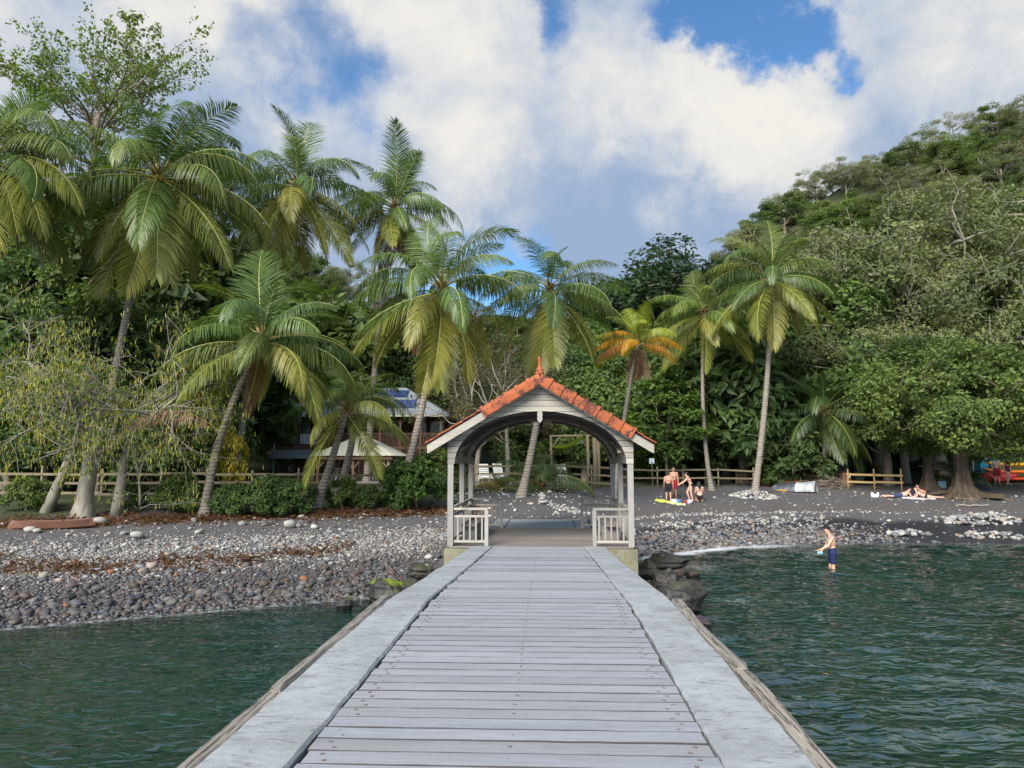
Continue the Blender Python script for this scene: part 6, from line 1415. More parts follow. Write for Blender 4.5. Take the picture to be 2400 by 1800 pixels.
# ------------------------------------------------------------------ things on the beach
def build_beach_things():
    rng = random.Random(5)
    g = ground_at(1530, 1141); t = thing('beach_sign', 'small white notice on a thin post in front of the rear fence', 'sign', g); hz = at(1527, 1081, g.y).z - g.z
    MB().tube([(0, 0, -.2), (-.03, 0, hz)], .03, 7).build('post', M['fence_wood'], t)
    s = MB().box((-.04, -.04, hz + .02), (.30, .02, .31)).build('sign_board', M['paint'], t, color=(.62, .70, .74))
    m = MB()
    for zz, w_ in ((.10, .20), (.06, .15)): m.box((-.04, -.052, hz + .02 + zz), (w_, .004, .014))
    m.box((-.02, -.052, hz - .075), (.16, .004, .06)); m.box((-.11, -.052, hz + .0), (.08, .004, .035)); m.build('lettering', M['paint'], s, color=(.05, .09, .13))
    # pallets leaning on the fence
    for lab, px, py, rz in (('broken pallet leaning on the fence, the left of two', 1733, 1136, .25), ('broken pallet leaning on the fence, the right of two by the tallest palm', 1757, 1135, .05)):
        g = ground_at(px, py); t = thing('pallet', lab, 'pallet', g, rz); t.rotation_euler = (R(-24), R(14), rz)
        for k in range(2): MB().box((-.2 + .4 * k, 0, .55), (.09, .05, 1.15)).build('stringer', M['drift_wood'], t)
        for k in range(4): MB().box((0, -.04, .12 + .29 * k), (.55, .025, .10)).build('slat', M['drift_wood'], t)
    # kayaks
    def kayak(label, c, L, col, rz, roll=0.0, group=None):
        t = thing('kayak', label, 'kayak', c, rz, group); t.rotation_euler = (roll, 0, rz); n = 24; m = MB(); vs = []; k = 12
        for i in range(n + 1):
            u = i / n * 2 - 1; w = .36 * (1 - abs(u) ** 2.4) + .015; rise = .20 * abs(u) ** 3
            for j in range(k):
                a = 2 * math.pi * j / k; zz = math.sin(a); vs.append((u * L / 2, math.cos(a) * w, .17 + rise + zz * (.15 if zz < 0 else .11) * (1 - .5 * abs(u) ** 3)))
        m.add(vs, [(i * k + j, i * k + (j + 1) % k, (i + 1) * k + (j + 1) % k, (i + 1) * k + j) for i in range(n) for j in range(k)] + [tuple(range(k - 1, -1, -1)), tuple(range(n * k, n * k + k))]); m.build('hull', M['paint'], t, True, color=col)
        for ux in (-.5, .5):
            MB().lathe([(.20, 0), (.23, .03), (.20, .045), (.17, .01)], 16).build('cockpit_rim', M['paint'], t, True, (ux * L * .42, 0, .262), color=[c_ * .45 for c_ in col]).scale = (1.7, 1, 1)
        return t
    g = ground_at(1760, 1131); kayak('orange kayak lying behind the rail fence by the tallest palm', g + Vector((.4, 1.6, .15)), 3.6, (.62, .10, .02), .1, .9)
    g = ground_at(1835, 1138); kayak('orange kayak tilted on its side behind the tallest palm', g + Vector((-.1, .5, .1)), 3.0, (.60, .09, .02), -.35, 1.0)
    rk = on(2395, 53.5); r_ = thing('kayak_rack', 'dark timber rack holding stacked kayaks at the right edge', 'rack', rk)
    for sx in (-1.9, 1.0):
        for sy in (-.4, .4): MB().box((sx, sy, .9), (.08, .08, 1.8)).build('post', M['drift_wood'], r_)
        for z in (.12, .6, 1.08): MB().box((sx, 0, z), (.07, .9, .07)).build('arm', M['drift_wood'], r_)
    for k, (c, lab) in enumerate((((.55, .06, .02), 'red-orange kayak at the bottom of the rack'), ((.60, .17, .02), 'orange kayak in the middle of the rack'), ((.62, .34, .02), 'yellow kayak on top of the rack'))): kayak(lab, rk + Vector((-.5, 0, .10 + .48 * k)), 4.0, c, .02)
    t = kayak('red kayak stood on edge behind the standing couple', on(2330, 52.5) + Vector((0, 0, .4)), 2.6, (.50, .02, .02), .0, 1.2)
    t = MB(); b = on(2310, 54.5)
    tag(MB().box((0, 0, .75), (1.2, .9, 1.5), None, 0, .03).build('storage_box', M['paint'], None, False, b, (.02, .20, .30)), 'teal storage box in the shade behind the kayaks', 'box')
    # covered dinghy
    g = ground_at(1858, 1150); t = thing('dinghy', 'upturned dinghy wrapped in torn silver and grey tarpaulin', 'boat', g, R(-28)); n = 26; m = MB(); vs = []
    for i in range(n + 1):
        u = i / n; w = .62 * min(1, (1 - u) * 3.2 + .02) ** .6 * (1 if u > .05 else .96); hh = .62 * (1 - .45 * u) * min(1, (1 - u) * 5 + .1)
        for j in range(13):
            a = math.pi * j / 12; vs.append((1.35 - u * 2.9, -math.cos(a) * w * (1 + .05 * math.sin(i * 1.7 + j)), math.sin(a) ** .75 * hh * (1 + .06 * math.sin(i * 2.3 + j * 1.9)) - .03))
    m.add(vs, [(i * 13 + j, i * 13 + j + 1, (i + 1) * 13 + j + 1, (i + 1) * 13 + j) for i in range(n) for j in range(12)] + [tuple(range(13))], 0)
    m.m = [1 if (i // 12) > 9 else 0 for i in range(n * 12)] + [0]
    m.build('tarpaulin', [M['tarp'], M['tarp_dark']], t, True)
    MB().tube([(-.2, -.62, .02), (-.5, -.7, .03), (-.8, -.6, .02)], .05, 6).build('rope_coil', M['paint'], t, color=(.5, .28, .03))
    for q in range(2): MB().bar((.9, -.1 + .3 * q, .64), (-.9, .1 + .2 * q, .42), .09, .03).build('plank', M['drift_wood'], t)
    # pile of boards and brush behind the dinghy
    g = ground_at(1895, 1136); t = thing('board_pile', 'long weathered boards stacked behind the covered dinghy', 'boards', g + Vector((0, .8, 0)), R(-4))
    for q in range(4): MB().box((.1 * q, .05 * q, .14 + .15 * q), (3.0 - .2 * q, .3, .12), None, 0, .01).build('board', M['hull_wood'] if q % 2 else M['drift_wood'], t)
    g = ground_at(1955, 1148); m = MB()
    for k in range(150):
        a = rng.uniform(0, 3.14); L = rng.uniform(.5, 1.4); c = Vector((rng.gauss(0, .8), rng.gauss(.4, .3), 0)); hz = max(.05, .75 - abs(c.x) * .5) * rng.random(); v = Vector((math.cos(a), math.sin(a) * .4, rng.uniform(-.35, .35))) * L / 2
        m.tube([c + Vector((0, 0, hz)) - v, c + Vector((0, 0, hz + .08)), c + Vector((0, 0, hz)) + v], [.014, .012, .004], 4)
    o = m.build('brush_heap', M['bark'], None, True, g); tag(o, 'heap of cut brushwood between the dinghy and the bin', 'brushwood', kind='stuff')
    # bin
    g = ground_at(1981, 1141); t = thing('litter_bin', 'brown timber litter bin with black lid and white sticker', 'bin', g, .1)
    for k in range(5): MB().box((-.2 + .1 * k, -.24, .44), (.095, .03, .86), None, 0, .004).build('slat', M['hull_wood'], t)
    for k in range(5): MB().box((.25, -.2 + .1 * k, .44), (.03, .095, .86), None, 0, .004).build('slat', M['hull_wood'], t)
    MB().box((-.01, .01, .43), (.46, .46, .84)).build('liner', M['house_wood'], t)
    MB().lathe([(.38, 0), (.37, .05), (.30, .10), (.05, .13)], 4, (0, 0, .88)).build('lid', M['paint'], t, color=(.02, .02, .022)).rotation_euler = (0, 0, R(45))
    s = MB().box((.14, -.262, .68), (.17, .012, .22)).build('sticker', M['paint'], t, color=(.62, .64, .60)); m = MB(); m.box((.14, -.270, .71), (.07, .004, .05)); m.box((.12, -.270, .64), (.05, .004, .03)); m.build('symbol', M['paint'], s, color=(.06, .07, .08))
    # cool box, board, white bag, sandals, planks
    g = ground_at(2206, 1145); t = thing('cool_box', 'pale blue cool box on the sand between the two thick trunks', 'cool box', g)
    MB().box((0, 0, .20), (.46, .34, .38), None, 0, .03).build('body', M['paint'], t, color=(.34, .50, .60)); MB().box((0, 0, .42), (.48, .36, .06), None, 0, .02).build('lid', M['paint'], t, color=(.40, .55, .64)); MB().tube([(-.25, 0, .3), (-.27, -.12, .36), (-.27, .12, .36), (-.25, 0, .3)], .012, 5).build('handle', M['paint'], t, color=(.5, .5, .5))
    g = ground_at(2204, 1128); t = thing('notice_box', 'orange-brown wooden box standing behind the pale blue cool box', 'box', g, .3)
    MB().box((0, 0, .38), (.45, .4, .74), None, 0, .012).build('body', M['yellow_wood'], t); MB().box((0, 0, .77), (.5, .45, .05)).build('lid', M['house_wood'], t)
    g = ground_at(2051, 1165); m = MB(); vs = [];
    for j in range(14):
        a = 2 * math.pi * j / 14
        for (r_, z) in ((.19, 0), (.21, .1), (.18, .22 + .06 * math.cos(2 * a)), (.10, .20 + .06 * math.cos(2 * a))): vs.append((r_ * math.cos(a) * 1.15, r_ * math.sin(a) * .7, z))
    m.add(vs, [(4 * j + q, 4 * ((j + 1) % 14) + q, 4 * ((j + 1) % 14) + q + 1, 4 * j + q + 1) for j in range(14) for q in range(3)]); tag(m.build('beach_bag', M['cloth'], None, True, g, (.66, .67, .66)), 'white sagging bag on the sand left of the sunbathers', 'bag')
    g = ground_at(2077, 1166); t = thing('sandals', 'dark and white sandals dropped beside the white bag', 'sandals', g, .4)
    for q in range(2):
        MB().ball((0, 0, 0), .13, 8, 0, (1, .42, .18)).build('sole', M['cloth'], t, True, (.14 * q, .16 * q, .03), (.5, .5, .5)); MB().tube([(.14 * q + .02, .16 * q - .05, .03), (.14 * q + .05, .16 * q, .09), (.14 * q + .02, .16 * q + .05, .03)], .012, 5).build('strap', M['cloth'], t, color=(.04, .04, .05))
    for lab, pa, pb, th in (('pale plank lying across stones in front of the broad tree', (2230, 1166), (2291, 1177), .07), ('long dark squared log on the sand right of the broad tree', (2252, 1160), (2354, 1176), .24)):
        a, b = ground_at(*pa), ground_at(*pb); m = MB(); m.box((0, 0, 0), ((b - a).length, .22, th), None, 0, .012); o = m.build('driftwood_beam', M['drift_wood'] if th > .1 else M['fender_wood'], None, False, (a + b) / 2 + Vector((0, 0, th * .5 + .03))); o.rotation_euler = (0, 0, math.atan2((b - a).y, (b - a).x)); tag(o, lab, 'timber')
    a = ground_at(2240, 1187); m = MB(); pts = [a + Vector((.22 * i, .08 * math.sin(i * 1.3), .03 + .05 * abs(math.sin(i * 2.1)))) for i in range(9)]; m.tube(pts, [.04, .05, .045, .05, .05, .045, .05, .04, .02], 6); m.tube([pts[2], pts[2] + Vector((.1, .05, .28))], [.03, .01], 5)
    tag(m.build('drift_branch', M['pale_bark'], None, True), 'bleached crooked branch on the sand below the planks', 'branch')
    p = ground_at(2283, 1132); tag(MB().tube([(0, 0, -.3), (0, 0, 3.2)], .055, 10).build('grey_post', M['lowdeck'], None, True, p), 'slim grey post standing right of the broad tree', 'post')
    a = on(2150, 50); t = MB(); t.tube([a + Vector((0, 0, 1.25)), a + Vector((1.2, -.3, 1.15)), a + Vector((2.5, -.6, .75))], .05, 6); tag(t.build('bare_limb', M['pale_bark'], None, True), 'thin pale limb slung behind the thick trunks', 'branch')
    # old canoe on the left
    a, b = ground_at(12, 1243), ground_at(205, 1240); L = (b - a).length; t = thing('dugout_canoe', 'old red-brown wooden canoe half buried at the left beach edge', 'canoe', (a + b) / 2 + Vector((0, .25, 0)), math.atan2((b - a).y, (b - a).x)); m = MB(); vs = []; n = 16
    sec = [(.30, .26), (.24, .04), (0, -.06), (-.24, .04), (-.30, .26), (-.26, .26), (-.2, .08), (0, .0), (.2, .08), (.26, .26)]
    for i in range(n + 1):
        u = i / n * 2 - 1; w = max(.12, 1 - abs(u) ** 4 * (1 if u < 0 else .35)); vs += [(u * L / 2 + (.12 * (z - .26) / .3 if abs(u) > .95 else 0) * -u, y * w, z + .05 * u * u) for y, z in sec]
    m.add(vs, [(i * 10 + j, (i + 1) * 10 + j, (i + 1) * 10 + (j + 1) % 10, i * 10 + (j + 1) % 10) for i in range(n) for j in range(10)] + [tuple(range(10)), tuple(n * 10 + j for j in range(9, -1, -1))]); m.build('hull', M['hull_wood'], t); MB().box((-L * .2, 0, .2), (.12, .5, .03)).build('thwart', M['hull_wood'], t)
    for k, (x, c) in enumerate(((ground_at(75, 1246), .36), (ground_at(92, 1247), .26), (ground_at(66, 1232), .2))):
        tag(inst('pale_stone', bpy.data.meshes['beach_stone'], None, x + Vector((0, -.1, c * .2)), (0, 0, k), c, (.34, .32, .285)), ('larger pale stone', 'smaller pale stone', 'buff stone')[k] + ' resting against the old canoe', 'stone')
    for lab, px, py, s_ in (('large upright pale stone at the top of the shingle beside the pavilion', 680, 1237, .42), ('round pale boulder on the upper shingle', 322, 1262, .38), ('flat pale boulder near the canoe end', 235, 1229, .42)):
        g = ground_at(px, py); tag(inst('pale_stone', bpy.data.meshes['beach_stone.001'], None, g + Vector((0, 0, s_ * .3)), (.3, .1, 1.0), (s_, s_, s_ * 1.25 if 'upright' in lab else s_), (.33, .315, .28)), lab, 'stone')
    # brown leaf litter and twigs
    lr = np.random.default_rng(3); n = 5000; x = lr.uniform(-24, -2.6, n); k = lr.random(n)
    s = np.where(k < .72, lr.normal(10.5, .55, n), lr.normal(4.6, .42, n)); x = np.where(k >= .72, lr.uniform(-22, -6, n), x); y = shore(x) + s + np.where(k >= .72, .6 * wn(x, x * 0, .5, 2), 0)
    P = np.stack([x, y, terrain(x, y) + .02 + lr.uniform(0, .05, n)], 1); C = np.concatenate([P, np.full((n, 1), .05)], 1)
    V, F, rv = leaves(C, lr, n * 2, .15, 1, 1.2, None, 0, .45)
    o = inst('leaf_litter', npmesh('leaf_litter', V, F, M['leaf'], False, dict(rnd=rv)), None, color=(.13, .068, .036)); tag(o, 'brown fallen leaves strewn along the left beach edge', 'leaf litter', kind='stuff')
    # dead tan frond hanging from the leaning palm
    p = at(514, 1012, 26.7); o = inst('dead_frond', FR[3][1], None, p, (0, 0, R(208)), .72, (.42, .26, .19)); tag(o, 'withered pinkish-tan frond arching from the leaning trunk', 'palm frond')
simple('tarp_dark', (.06, .07, .09), .45, .4, 6, dark=(.18, .19, .20), bmp=.6, bd=.04)
build_beach_things()
# ------------------------------------------------------------------ people
def capsules_mesh(caps, voxel, smooth=4, dec=1.0):
    """one continuous skin over tapered capsules: (p0, r0, p1, r1)"""
    bm = bmesh.new()
    for (a, ra, b, rb) in caps:
        a = Vector(a); b = Vector(b); d = b - a; L = d.length; n = 10
        if L < 1e-5: d = Vector((0, 0, 1)); L = 1e-5
        q = d.to_track_quat('Z', 'Y').to_matrix(); rings = []
        pr = [(math.sin(t) * ra, -math.cos(t) * ra) for t in (.25, .65, 1.1, 1.571)] + [(math.cos(t) * rb, L + math.sin(t) * rb) for t in (0, .47, .92, 1.32)]
        for (r_, z) in pr: rings.append([bm.verts.new(q @ Vector((math.cos(2 * math.pi * j / n) * r_, math.sin(2 * math.pi * j / n) * r_, z)) + a) for j in range(n)])
        for r0, r1 in zip(rings[:-1], rings[1:]):
            for j in range(n): bm.faces.new((r0[j], r0[(j + 1) % n], r1[(j + 1) % n], r1[j]))
        bm.faces.new(rings[0][::-1]); bm.faces.new(rings[-1])
    me = bpy.data.meshes.new('tmp'); bm.to_mesh(me); bm.free(); o = bpy.data.objects.new('tmp', me); COL.objects.link(o)
    r_ = o.modifiers.new('r', 'REMESH'); r_.mode = 'VOXEL'; r_.voxel_size = voxel
    s_ = o.modifiers.new('s', 'SMOOTH'); s_.iterations = smooth; s_.factor = .5
    if dec < 1: d_ = o.modifiers.new('d', 'DECIMATE'); d_.ratio = dec
    dg = bpy.context.evaluated_depsgraph_get(); out_ = bpy.data.meshes.new_from_object(o.evaluated_get(dg)); bpy.data.objects.remove(o)
    out_.polygons.foreach_set('use_smooth', [True] * len(out_.polygons)); return out_
def lerp3(a, b, t): return Vector(a).lerp(Vector(b), t)
def hand(caps, wrist, d, side, s):
    """palm, four unequal bent fingers and a thumb from the side of the palm"""
    w = Vector(wrist); d = Vector(d).normalized(); side = Vector(side).normalized(); nrm = d.cross(side).normalized()
    k = w + d * .085 * s; caps.append((w, .024 * s, k, .030 * s)); caps.append((w + side * .02 * s, .02 * s, k + side * .024 * s, .022 * s)); caps.append((w - side * .016 * s, .02 * s, k - side * .022 * s, .02 * s))
    for q, ln in ((-.033, .062), (-.011, .076), (.011, .082), (.033, .072)):
        b = k + side * q * s; m_ = b + d * ln * .55 * s + nrm * .012 * s; caps.append((b, .0105 * s, m_, .0098 * s)); caps.append((m_, .0098 * s, m_ + d * ln * .5 * s + nrm * .03 * s, .0088 * s))
    b = w + d * .03 * s + side * .034 * s; m_ = b + (d * .6 + side).normalized() * .045 * s; caps.append((b, .013 * s, m_, .0115 * s)); caps.append((m_, .0115 * s, m_ + d * .035 * s + side * .008 * s, .0095 * s))
def person(label, loc, J, face, rz=0.0, s=1.0, skin=(.50, .29, .20), wear=(), hair='short', female=False, vox=.011):
    """J: joints in metres, local frame x right in the picture, y away, z up. face: viewing direction of the head"""
    t = thing('person', label, 'person', loc, rz); J = {k: Vector(v) for k, v in J.items()}; c = []
    pel, che, nek, hd = J['pelvis'], J['chest'], J['neck'], J['head']; f = Vector(face).normalized()
    lat = (J['shr'] - J['shl']).normalized(); hl = (J['hipr'] - J['hipl']).normalized()
    wsh = .135 if not female else .115
    mid = pel.lerp(che, .5)
    for q in (-1, 1):
        c.append((pel + hl * .07 * q, .115 if female else .108, mid + lat * .05 * q, .095 if not female else .085)); c.append((mid + lat * .05 * q, .092, che + lat * .075 * q, wsh * .92)); c.append((che + lat * .07 * q, .105, nek + lat * .06 * q - (nek - che).normalized() * .07, .07))
    c.append((che, .11, nek, .058)); c.append((nek - (hd - nek) * .2, .056, hd - (hd - nek).normalized() * .03, .054))
    up = (hd - nek).normalized(); up = (up * .6 + Vector((0, 0, 1)) * .4).normalized() if abs(up.z) > .3 else up
    c.append((hd + up * .035 - f * .015, .088, hd + up * .05 + f * .012, .086)); c.append((hd + f * .03 - up * .045, .062, hd + f * .052 - up * .062, .045)); c.append((hd + f * .088 + up * .012, .012, hd + f * .107 - up * .012, .015))
    sd = f.cross(up).normalized()
    for q in (-1, 1): c.append((hd + sd * .088 * q - f * .005 + up * .02, .016, hd + sd * .090 * q - f * .005 - up * .02, .014))
    for S in 'lr':
        sh, el, wr = J['sh' + S], J['el' + S], J['wr' + S]; c.append((nek - Vector((0, 0, .05)) if abs(nek.z - che.z) > .1 else nek, .055, sh, .062)); c.append((sh, .060 if not female else .052, el, .042 if not female else .036)); c.append((el, .042 if not female else .036, el.lerp(wr, .35), .041 if not female else .035)); c.append((el.lerp(wr, .35), .040, wr, .026))
        hv = J.get('hd' + S, (wr - el)); hand(c, wr, hv, J.get('th' + S, f - hv * f.dot(hv) * .9 + Vector((.01, .013, .02))), 1.0)
        hp, kn, an = J['hip' + S], J['kn' + S], J['an' + S]; c.append((hp, .095 if not female else .10, kn.lerp(hp, .5), .078)); c.append((kn.lerp(hp, .5), .078, kn, .056)); c.append((kn, .056, kn.lerp(an, .35), .057)); c.append((kn.lerp(an, .35), .056, an, .037))
        ft = Vector(J['ft' + S]); td = (ft - an).normalized(); c.append((an - td * .03 + Vector((0, 0, 0)), .036, an.lerp(ft, .55), .036)); c.append((an.lerp(ft, .5), .036, ft, .024))
    if female:
        fr = lat.cross((nek - che).normalized()); fr = fr if fr.dot(f) > 0 else -fr
        for q in (-1, 1): c.append((che + lat * .075 * q + fr * .07, .062, che + lat * .078 * q + fr * .095, .055))
    c = [(Vector(a) * s, ra * s, Vector(b) * s, rb * s) for a, ra, b, rb in c]
    me = capsules_mesh(c, vox * s, 5, .45); me.materials.append(M['skin']); inst('body', me, t, color=skin)
    for q in (-1, 1): MB().ball((hd + f * .080 + sd * .034 * q + up * .018) * s, .0105 * s, 6).build('eye', M['hair'], t, True)
    MB().tube([(hd + f * .098 - up * .055 + sd * .025) * s, (hd + f * .104 - up * .055) * s, (hd + f * .098 - up * .055 - sd * .025) * s], .006 * s, 5).build('mouth', M['skin'], t, color=(.35, .10, .08))
    hc = [(hd + up * .062 - f * .03, .092, hd + up * .085 + f * .015, .080), (hd + up * .02 - f * .05, .088, hd + up * .07 - f * .03, .09)]
    for q in (-1, 1): hc.append((hd + sd * .05 * q + up * .04 - f * .02, .055, hd + sd * .045 * q + up * .085 + f * .02, .05))
    if hair == 'long':
        b = nek - f * .07; hc += [(hd - f * .07, .075, b - up * .03, .07), (b - up * .03, .065, b - up * .16 - f * .02, .04)]
    if hair == 'curly': hc += [(hd + up * (.07 + .05 * math.sin(q)) + sd * .07 * math.cos(q * 1.3) - f * .03 * math.sin(q * 2), .045, hd + up * .1 + sd * .06 * math.cos(q), .045) for q in range(9)]
    me = capsules_mesh([(Vector(a) * s, r_ * s, Vector(b) * s, r2 * s) for a, r_, b, r2 in hc], .010 * s, 3); me.materials.append(M['hair']); inst('hair', me, t)
    for (nm, kind, col) in wear:
        w = []; 
        if kind in ('shorts', 'longshorts'):
            e = .5 if kind == 'shorts' else .70
            for q, S in ((-1, 'l'), (1, 'r')):
                hp, kn = J['hip' + S], J['kn' + S]; w += [(pel + hl * .07 * q + (che - pel).normalized() * .06, .112, hp, .122), (hp, .12, hp.lerp(kn, e * .55), .105), (hp.lerp(kn, e * .5), .105, hp.lerp(kn, e), .092)]
        if kind in ('bottoms', 'swimsuit'):
            w += [(pel - hl * .095, .095, pel + hl * .095, .095), (pel - Vector((0, 0, .06)) if abs((che - pel).normalized().z) > .4 else pel, .095, pel, .10)]
            for q in (-1, 1): w.append((pel + hl * .08 * q, .118, pel + hl * .06 * q - (che - pel).normalized() * .03, .12))
        if kind == 'swimsuit':
            for q in (-1, 1): w += [(pel + hl * .07 * q, .12, mid + lat * .05 * q, .1), (mid + lat * .05 * q, .1, che + lat * .07 * q, .118)]
        if kind == 'top':
            fr = lat.cross((nek - che).normalized()); fr = fr if fr.dot(f) > 0 else -fr
            for q in (-1, 1): w += [(che + lat * .075 * q + fr * .072, .066, che + lat * .078 * q + fr * .097, .060)]
            n = 14
            for i in range(n):
                a0, a1 = 2 * math.pi * i / n, 2 * math.pi * (i + 1) / n
                P = lambda a: che - (nek - che).normalized() * .02 + lat * .178 * math.cos(a) + fr * .115 * math.sin(a); w.append((P(a0), .017, P(a1), .017))
            for q in (-1, 1): w += [(che + lat * .08 * q - fr * .115, .014, nek + lat * .07 * q - fr * .05, .014), (nek + lat * .07 * q - fr * .05, .014, che + lat * .08 * q + fr * .13, .014)]
        me = capsules_mesh([(Vector(a) * s, r_ * s, Vector(b) * s, r2 * s) for a, r_, b, r2 in w], .010 * s, 4); me.materials.append(M['cloth']); inst(nm, me, t, color=col)
    return t
def stand(fx, fy, **o):
    """upright joints facing (fx, fy); o overrides"""
    f = Vector((fx, fy, 0)).normalized(); r = Vector((f.y, -f.x, 0)); z = lambda h: Vector((0, 0, h))
    J = dict(pelvis=z(.96), chest=z(1.27), neck=z(1.48), head=z(1.625) + f * .02)
    for S, q in (('l', -1), ('r', 1)):
        J['sh' + S] = z(1.42) + r * .185 * q; J['el' + S] = z(1.14) + r * .235 * q - f * .02; J['wr' + S] = z(.90) + r * .25 * q + f * .06
        J['hip' + S] = z(.91) + r * .095 * q; J['kn' + S] = z(.50) + r * .11 * q + f * .02; J['an' + S] = z(.085) + r * .125 * q - f * .02; J['ft' + S] = z(.03) + r * .15 * q + f * .15
    for k, v in o.items(): J[k] = Vector(v) if not isinstance(v, Vector) else v
    return J
def build_people():
    # group on the towel
    g = ground_at(1582, 1172)
    J = stand(-.35, -1); person('man in red swim shorts standing at the back of the towel group', g + Vector((0, .35, 0)), J, (.25, -1, -.1), s=1.02, skin=(.46, .25, .17), wear=(('shorts', 'longshorts', (.30, .022, .025)),))
    g = ground_at(1567, 1175)
    J = stand(.2, 1, wrr=(.30, .02, .82), elr=(.27, -.02, 1.1)); person('boy in black shorts standing with his back to the water', g, J, (.1, 1, -.15), s=.90, skin=(.50, .27, .18), wear=(('shorts', 'longshorts', (.012, .013, .02)),))
    g = ground_at(1620, 1176)
    J = stand(-.9, .25, pelvis=(.02, 0, .92), chest=(-.10, 0, 1.20), neck=(-.17, 0, 1.38), head=(-.24, 0, 1.50), shl=(-.17, -.16, 1.34), shr=(-.13, .16, 1.34), ell=(-.36, -.20, 1.14), wrl=(-.58, -.20, 1.0), elr=(-.35, .16, 1.12), wrr=(-.56, .12, 1.02), knl=(-.02, -.09, .48), anl=(.08, -.09, .08), ftl=(-.08, -.10, .03), knr=(-.20, .1, .52), anr=(-.05, .12, .09), ftr=(-.2, .12, .03))
    person('woman in black bikini bending forward with one arm reaching out', g, J, (-.8, .1, -.5), s=.97, skin=(.60, .37, .26), wear=(('bikini_bottom', 'bottoms', (.012, .012, .014)), ('bikini_top', 'top', (.30, .05, .05))), hair='long', female=True)
    g = ground_at(1640, 1176)
    J = dict(pelvis=(0, 0, .30), chest=(.02, .03, .60), neck=(.0, .05, .80), head=(-.01, .08, .93), shl=(-.16, .04, .74), shr=(.18, .04, .74), ell=(-.22, .10, .48), wrl=(-.20, .3, .34), elr=(.24, .12, .5), wrr=(.2, .32, .36),
             hipl=(-.10, .02, .26), hipr=(.10, .02, .26), knl=(-.16, .40, .08), knr=(.16, .40, .08), anl=(-.13, -.05, .06), anr=(.13, -.05, .06), ftl=(-.12, -.2, .04), ftr=(.12, -.2, .04))
    person('woman in black bikini kneeling with her back to the water', g, J, (-.1, 1, -.3), s=1.0, skin=(.60, .34, .25), wear=(('bikini_bottom', 'bottoms', (.012, .012, .016)), ('bikini_top', 'top', (.015, .012, .015))), hair='long', female=True)
    # swimmer
    p = at(1952, 1329, 26.4); loc = Vector((p.x, 26.4, -.45))
    J = stand(-1, .15, pelvis=(.02, 0, .95), chest=(-.03, 0, 1.27), neck=(-.06, 0, 1.47), head=(-.13, .0, 1.61), shl=(-.05, -.19, 1.40), shr=(.0, .19, 1.41), ell=(-.22, -.24, 1.14), wrl=(-.44, -.20, 1.04), elr=(-.10, .25, 1.12), wrr=(-.28, .20, .93), knl=(-.02, -.1, .5), knr=(-.04, .1, .5), anl=(0, -.1, .08), anr=(.05, .12, .08), ftl=(-.16, -.1, .03), ftr=(-.12, .12, .03))
    person('man in navy swim shorts wading knee-deep in the sea', loc, J, (-.9, -.42, .05), s=1.03, skin=(.58, .34, .23), wear=(('shorts', 'longshorts', (.010, .018, .075)),), hair='curly')
    p = Vector((loc.x - .36, loc.y + .12, .47)); t = thing('snorkel_mask', 'pale blue snorkel mask held by the wading man', 'mask', p); MB().box((0, 0, 0), (.17, .05, .10), None, 0, .02).build('lens', M['paint'], t, color=(.25, .5, .6)); MB().tube([(-.08, 0, 0), (-.05, .12, .02), (.06, .12, .02), (.08, 0, 0)], .012, 5).build('strap', M['paint'], t, color=(.5, .6, .65))
    # sunbathers
    g = ground_at(2108, 1166)
    J = dict(pelvis=(0, 0, .12), chest=(.33, 0, .20), neck=(.50, 0, .34), head=(.58, -.01, .45), shl=(.46, -.18, .27), shr=(.46, .18, .27), ell=(.60, -.2, .05), wrl=(.80, -.12, .06), elr=(.6, .2, .05), wrr=(.8, .1, .06),
             hipl=(-.06, -.09, .11), hipr=(-.06, .09, .11), knl=(-.48, -.12, .08), knr=(-.48, .12, .08), anl=(-.88, -.16, .10), anr=(-.86, .2, .10), ftl=(-1.0, -.17, .04), ftr=(-.98, .21, .04))
    person('man in blue shorts lying on his front propped on elbows', g, J, (.8, -.5, -.1), R(6), 1.0, (.58, .36, .26), (('shorts', 'longshorts', (.03, .045, .13)),))
    g = ground_at(2160, 1168)
    J = dict(pelvis=(.22, 0, .13), chest=(-.08, .04, .24), neck=(-.24, .06, .38), head=(-.27, .08, .52), shl=(-.22, .2, .30), shr=(-.2, -.14, .31), ell=(-.34, .24, .06), wrl=(-.5, .1, .05), elr=(-.32, -.16, .06), wrr=(-.5, -.1, .05),
             hipl=(.28, .09, .12), hipr=(.28, -.09, .12), knl=(.68, .1, .08), knr=(.68, -.1, .08), anl=(1.04, .1, .07), anr=(1.04, -.1, .07), ftl=(1.17, .1, .04), ftr=(1.17, -.1, .04))
    person('dark-haired woman lying on her front on the white towel', g, J, (-.6, -.7, 0), R(-14), .98, (.62, .40, .30), (('bikini_bottom', 'bottoms', (.02, .02, .025)), ('bikini_top', 'top', (.03, .03, .035))), 'long', True)
    g = ground_at(2166, 1163)
    J = {k: Vector(v) + Vector((.1, .5, .0)) for k, v in J.items()}; person('fair sunburnt person lying just behind the dark-haired woman', g, J, (-.6, -.5, .2), R(-10), 1.0, (.64, .33, .25), (('shorts', 'shorts', (.015, .015, .02)),))
    # couple under the tree
    g = ground_at(2338, 1137); person('person in red and white swim shorts standing before the kayaks', g, stand(-.2, -1), (-.2, -1, 0), s=1.0, skin=(.60, .38, .28), wear=(('shorts', 'longshorts', (.33, .02, .035)),))
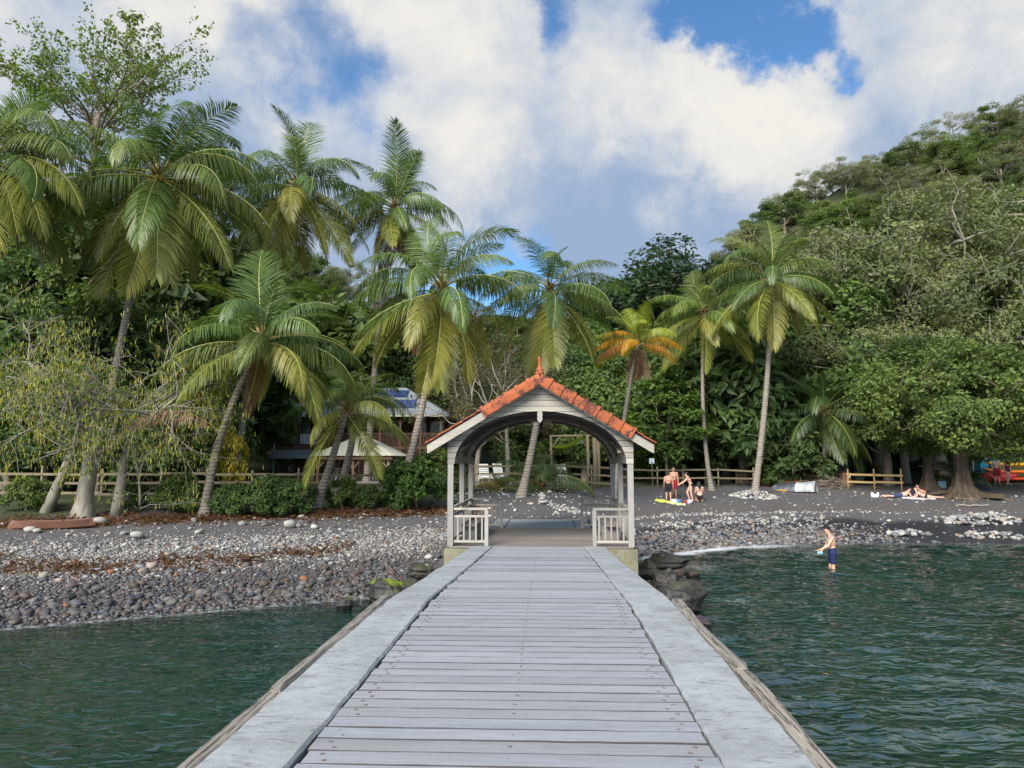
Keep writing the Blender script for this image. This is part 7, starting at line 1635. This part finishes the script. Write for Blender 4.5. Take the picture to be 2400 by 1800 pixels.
    g = ground_at(2363, 1138); person('person in plum swimsuit standing beside the red kayak', g, stand(.25, -1, knl=(-.13, 0, .5), knr=(.1, -.05, .5)), (0, -1, 0), s=1.0, skin=(.60, .38, .28), wear=(('swimsuit', 'swimsuit', (.10, .02, .05)),), hair='long', female=True)
    # towels and bags
    def cloth(name, label, px, py, w, h, col, rz, cat):
        g = ground_at(px, py); m = MB(); n = 14; vs = []
        for i in range(n + 1):
            for j in range(n + 1):
                x, y = (i / n - .5) * w, (j / n - .5) * h; c, s_ = math.cos(rz), math.sin(rz); X_, Y_ = x * c - y * s_, x * s_ + y * c
                vs.append((X_, Y_, tz(g.x + X_, g.y + Y_) - g.z + .03 + .012 * math.sin(i * 1.3 + j * .7) + .010 * math.sin(j * 2.1)))
        f = [(i * (n + 1) + j, (i + 1) * (n + 1) + j, (i + 1) * (n + 1) + j + 1, i * (n + 1) + j + 1) for i in range(n) for j in range(n)]; k = len(vs); vs += [(x, y, z - .015) for x, y, z in vs]; f += [tuple(k + i for i in q[::-1]) for q in f]
        m.add(vs, f); tag(m.build(name, M['cloth'], None, True, g, col), label, cat)
    cloth('towel', 'lime yellow towel spread under the standing boy', 1566, 1177, 1.35, .8, (.55, .60, .10), -.25, 'towel')
    cloth('towel', 'cream towel lying in front of the lime yellow one', 1585, 1181, .95, .6, (.62, .60, .38), -.2, 'towel')
    cloth('towel', 'white towel under the sunbathing woman', 2150, 1168, 1.7, .8, (.58, .56, .60), -.2, 'towel')
    def bundle(name, label, px, py, parts):
        g = ground_at(px, py); t = thing(name, label, 'bag', g)
        for (x, y, r_, c) in parts: inst('fold', bpy.data.meshes['beach_stone.002'], t, (x, y, r_ * .3), (x * 3, y * 5, x * 9), (r_ * 1.5, r_ * 1.2, r_ * 1.6), c).data.materials
        for o in t.children: o.material_slots[0].link = 'OBJECT'; o.material_slots[0].material = M['cloth']
    bundle('beach_bag', 'white and blue beach bag standing on the lime towel', 1583, 1178, ((-.08, 0, .26, (.6, .6, .55)), (.14, -.05, .24, (.06, .22, .50)), (.02, .1, .2, (.5, .55, .5))))
    bundle('beach_bag', 'red and white bundle of clothes at the feet of the bending woman', 1612, 1180, ((-.12, 0, .24, (.25, .04, .06)), (.1, -.03, .28, (.55, .52, .58)), (0, .12, .24, (.05, .05, .08))))
    bundle('beach_bag', 'navy rucksack lying between the two sunbathing heads', 2136, 1163, ((0, 0, .38, (.02, .025, .06)), (.18, .05, .36, (.025, .03, .07))))
build_people()
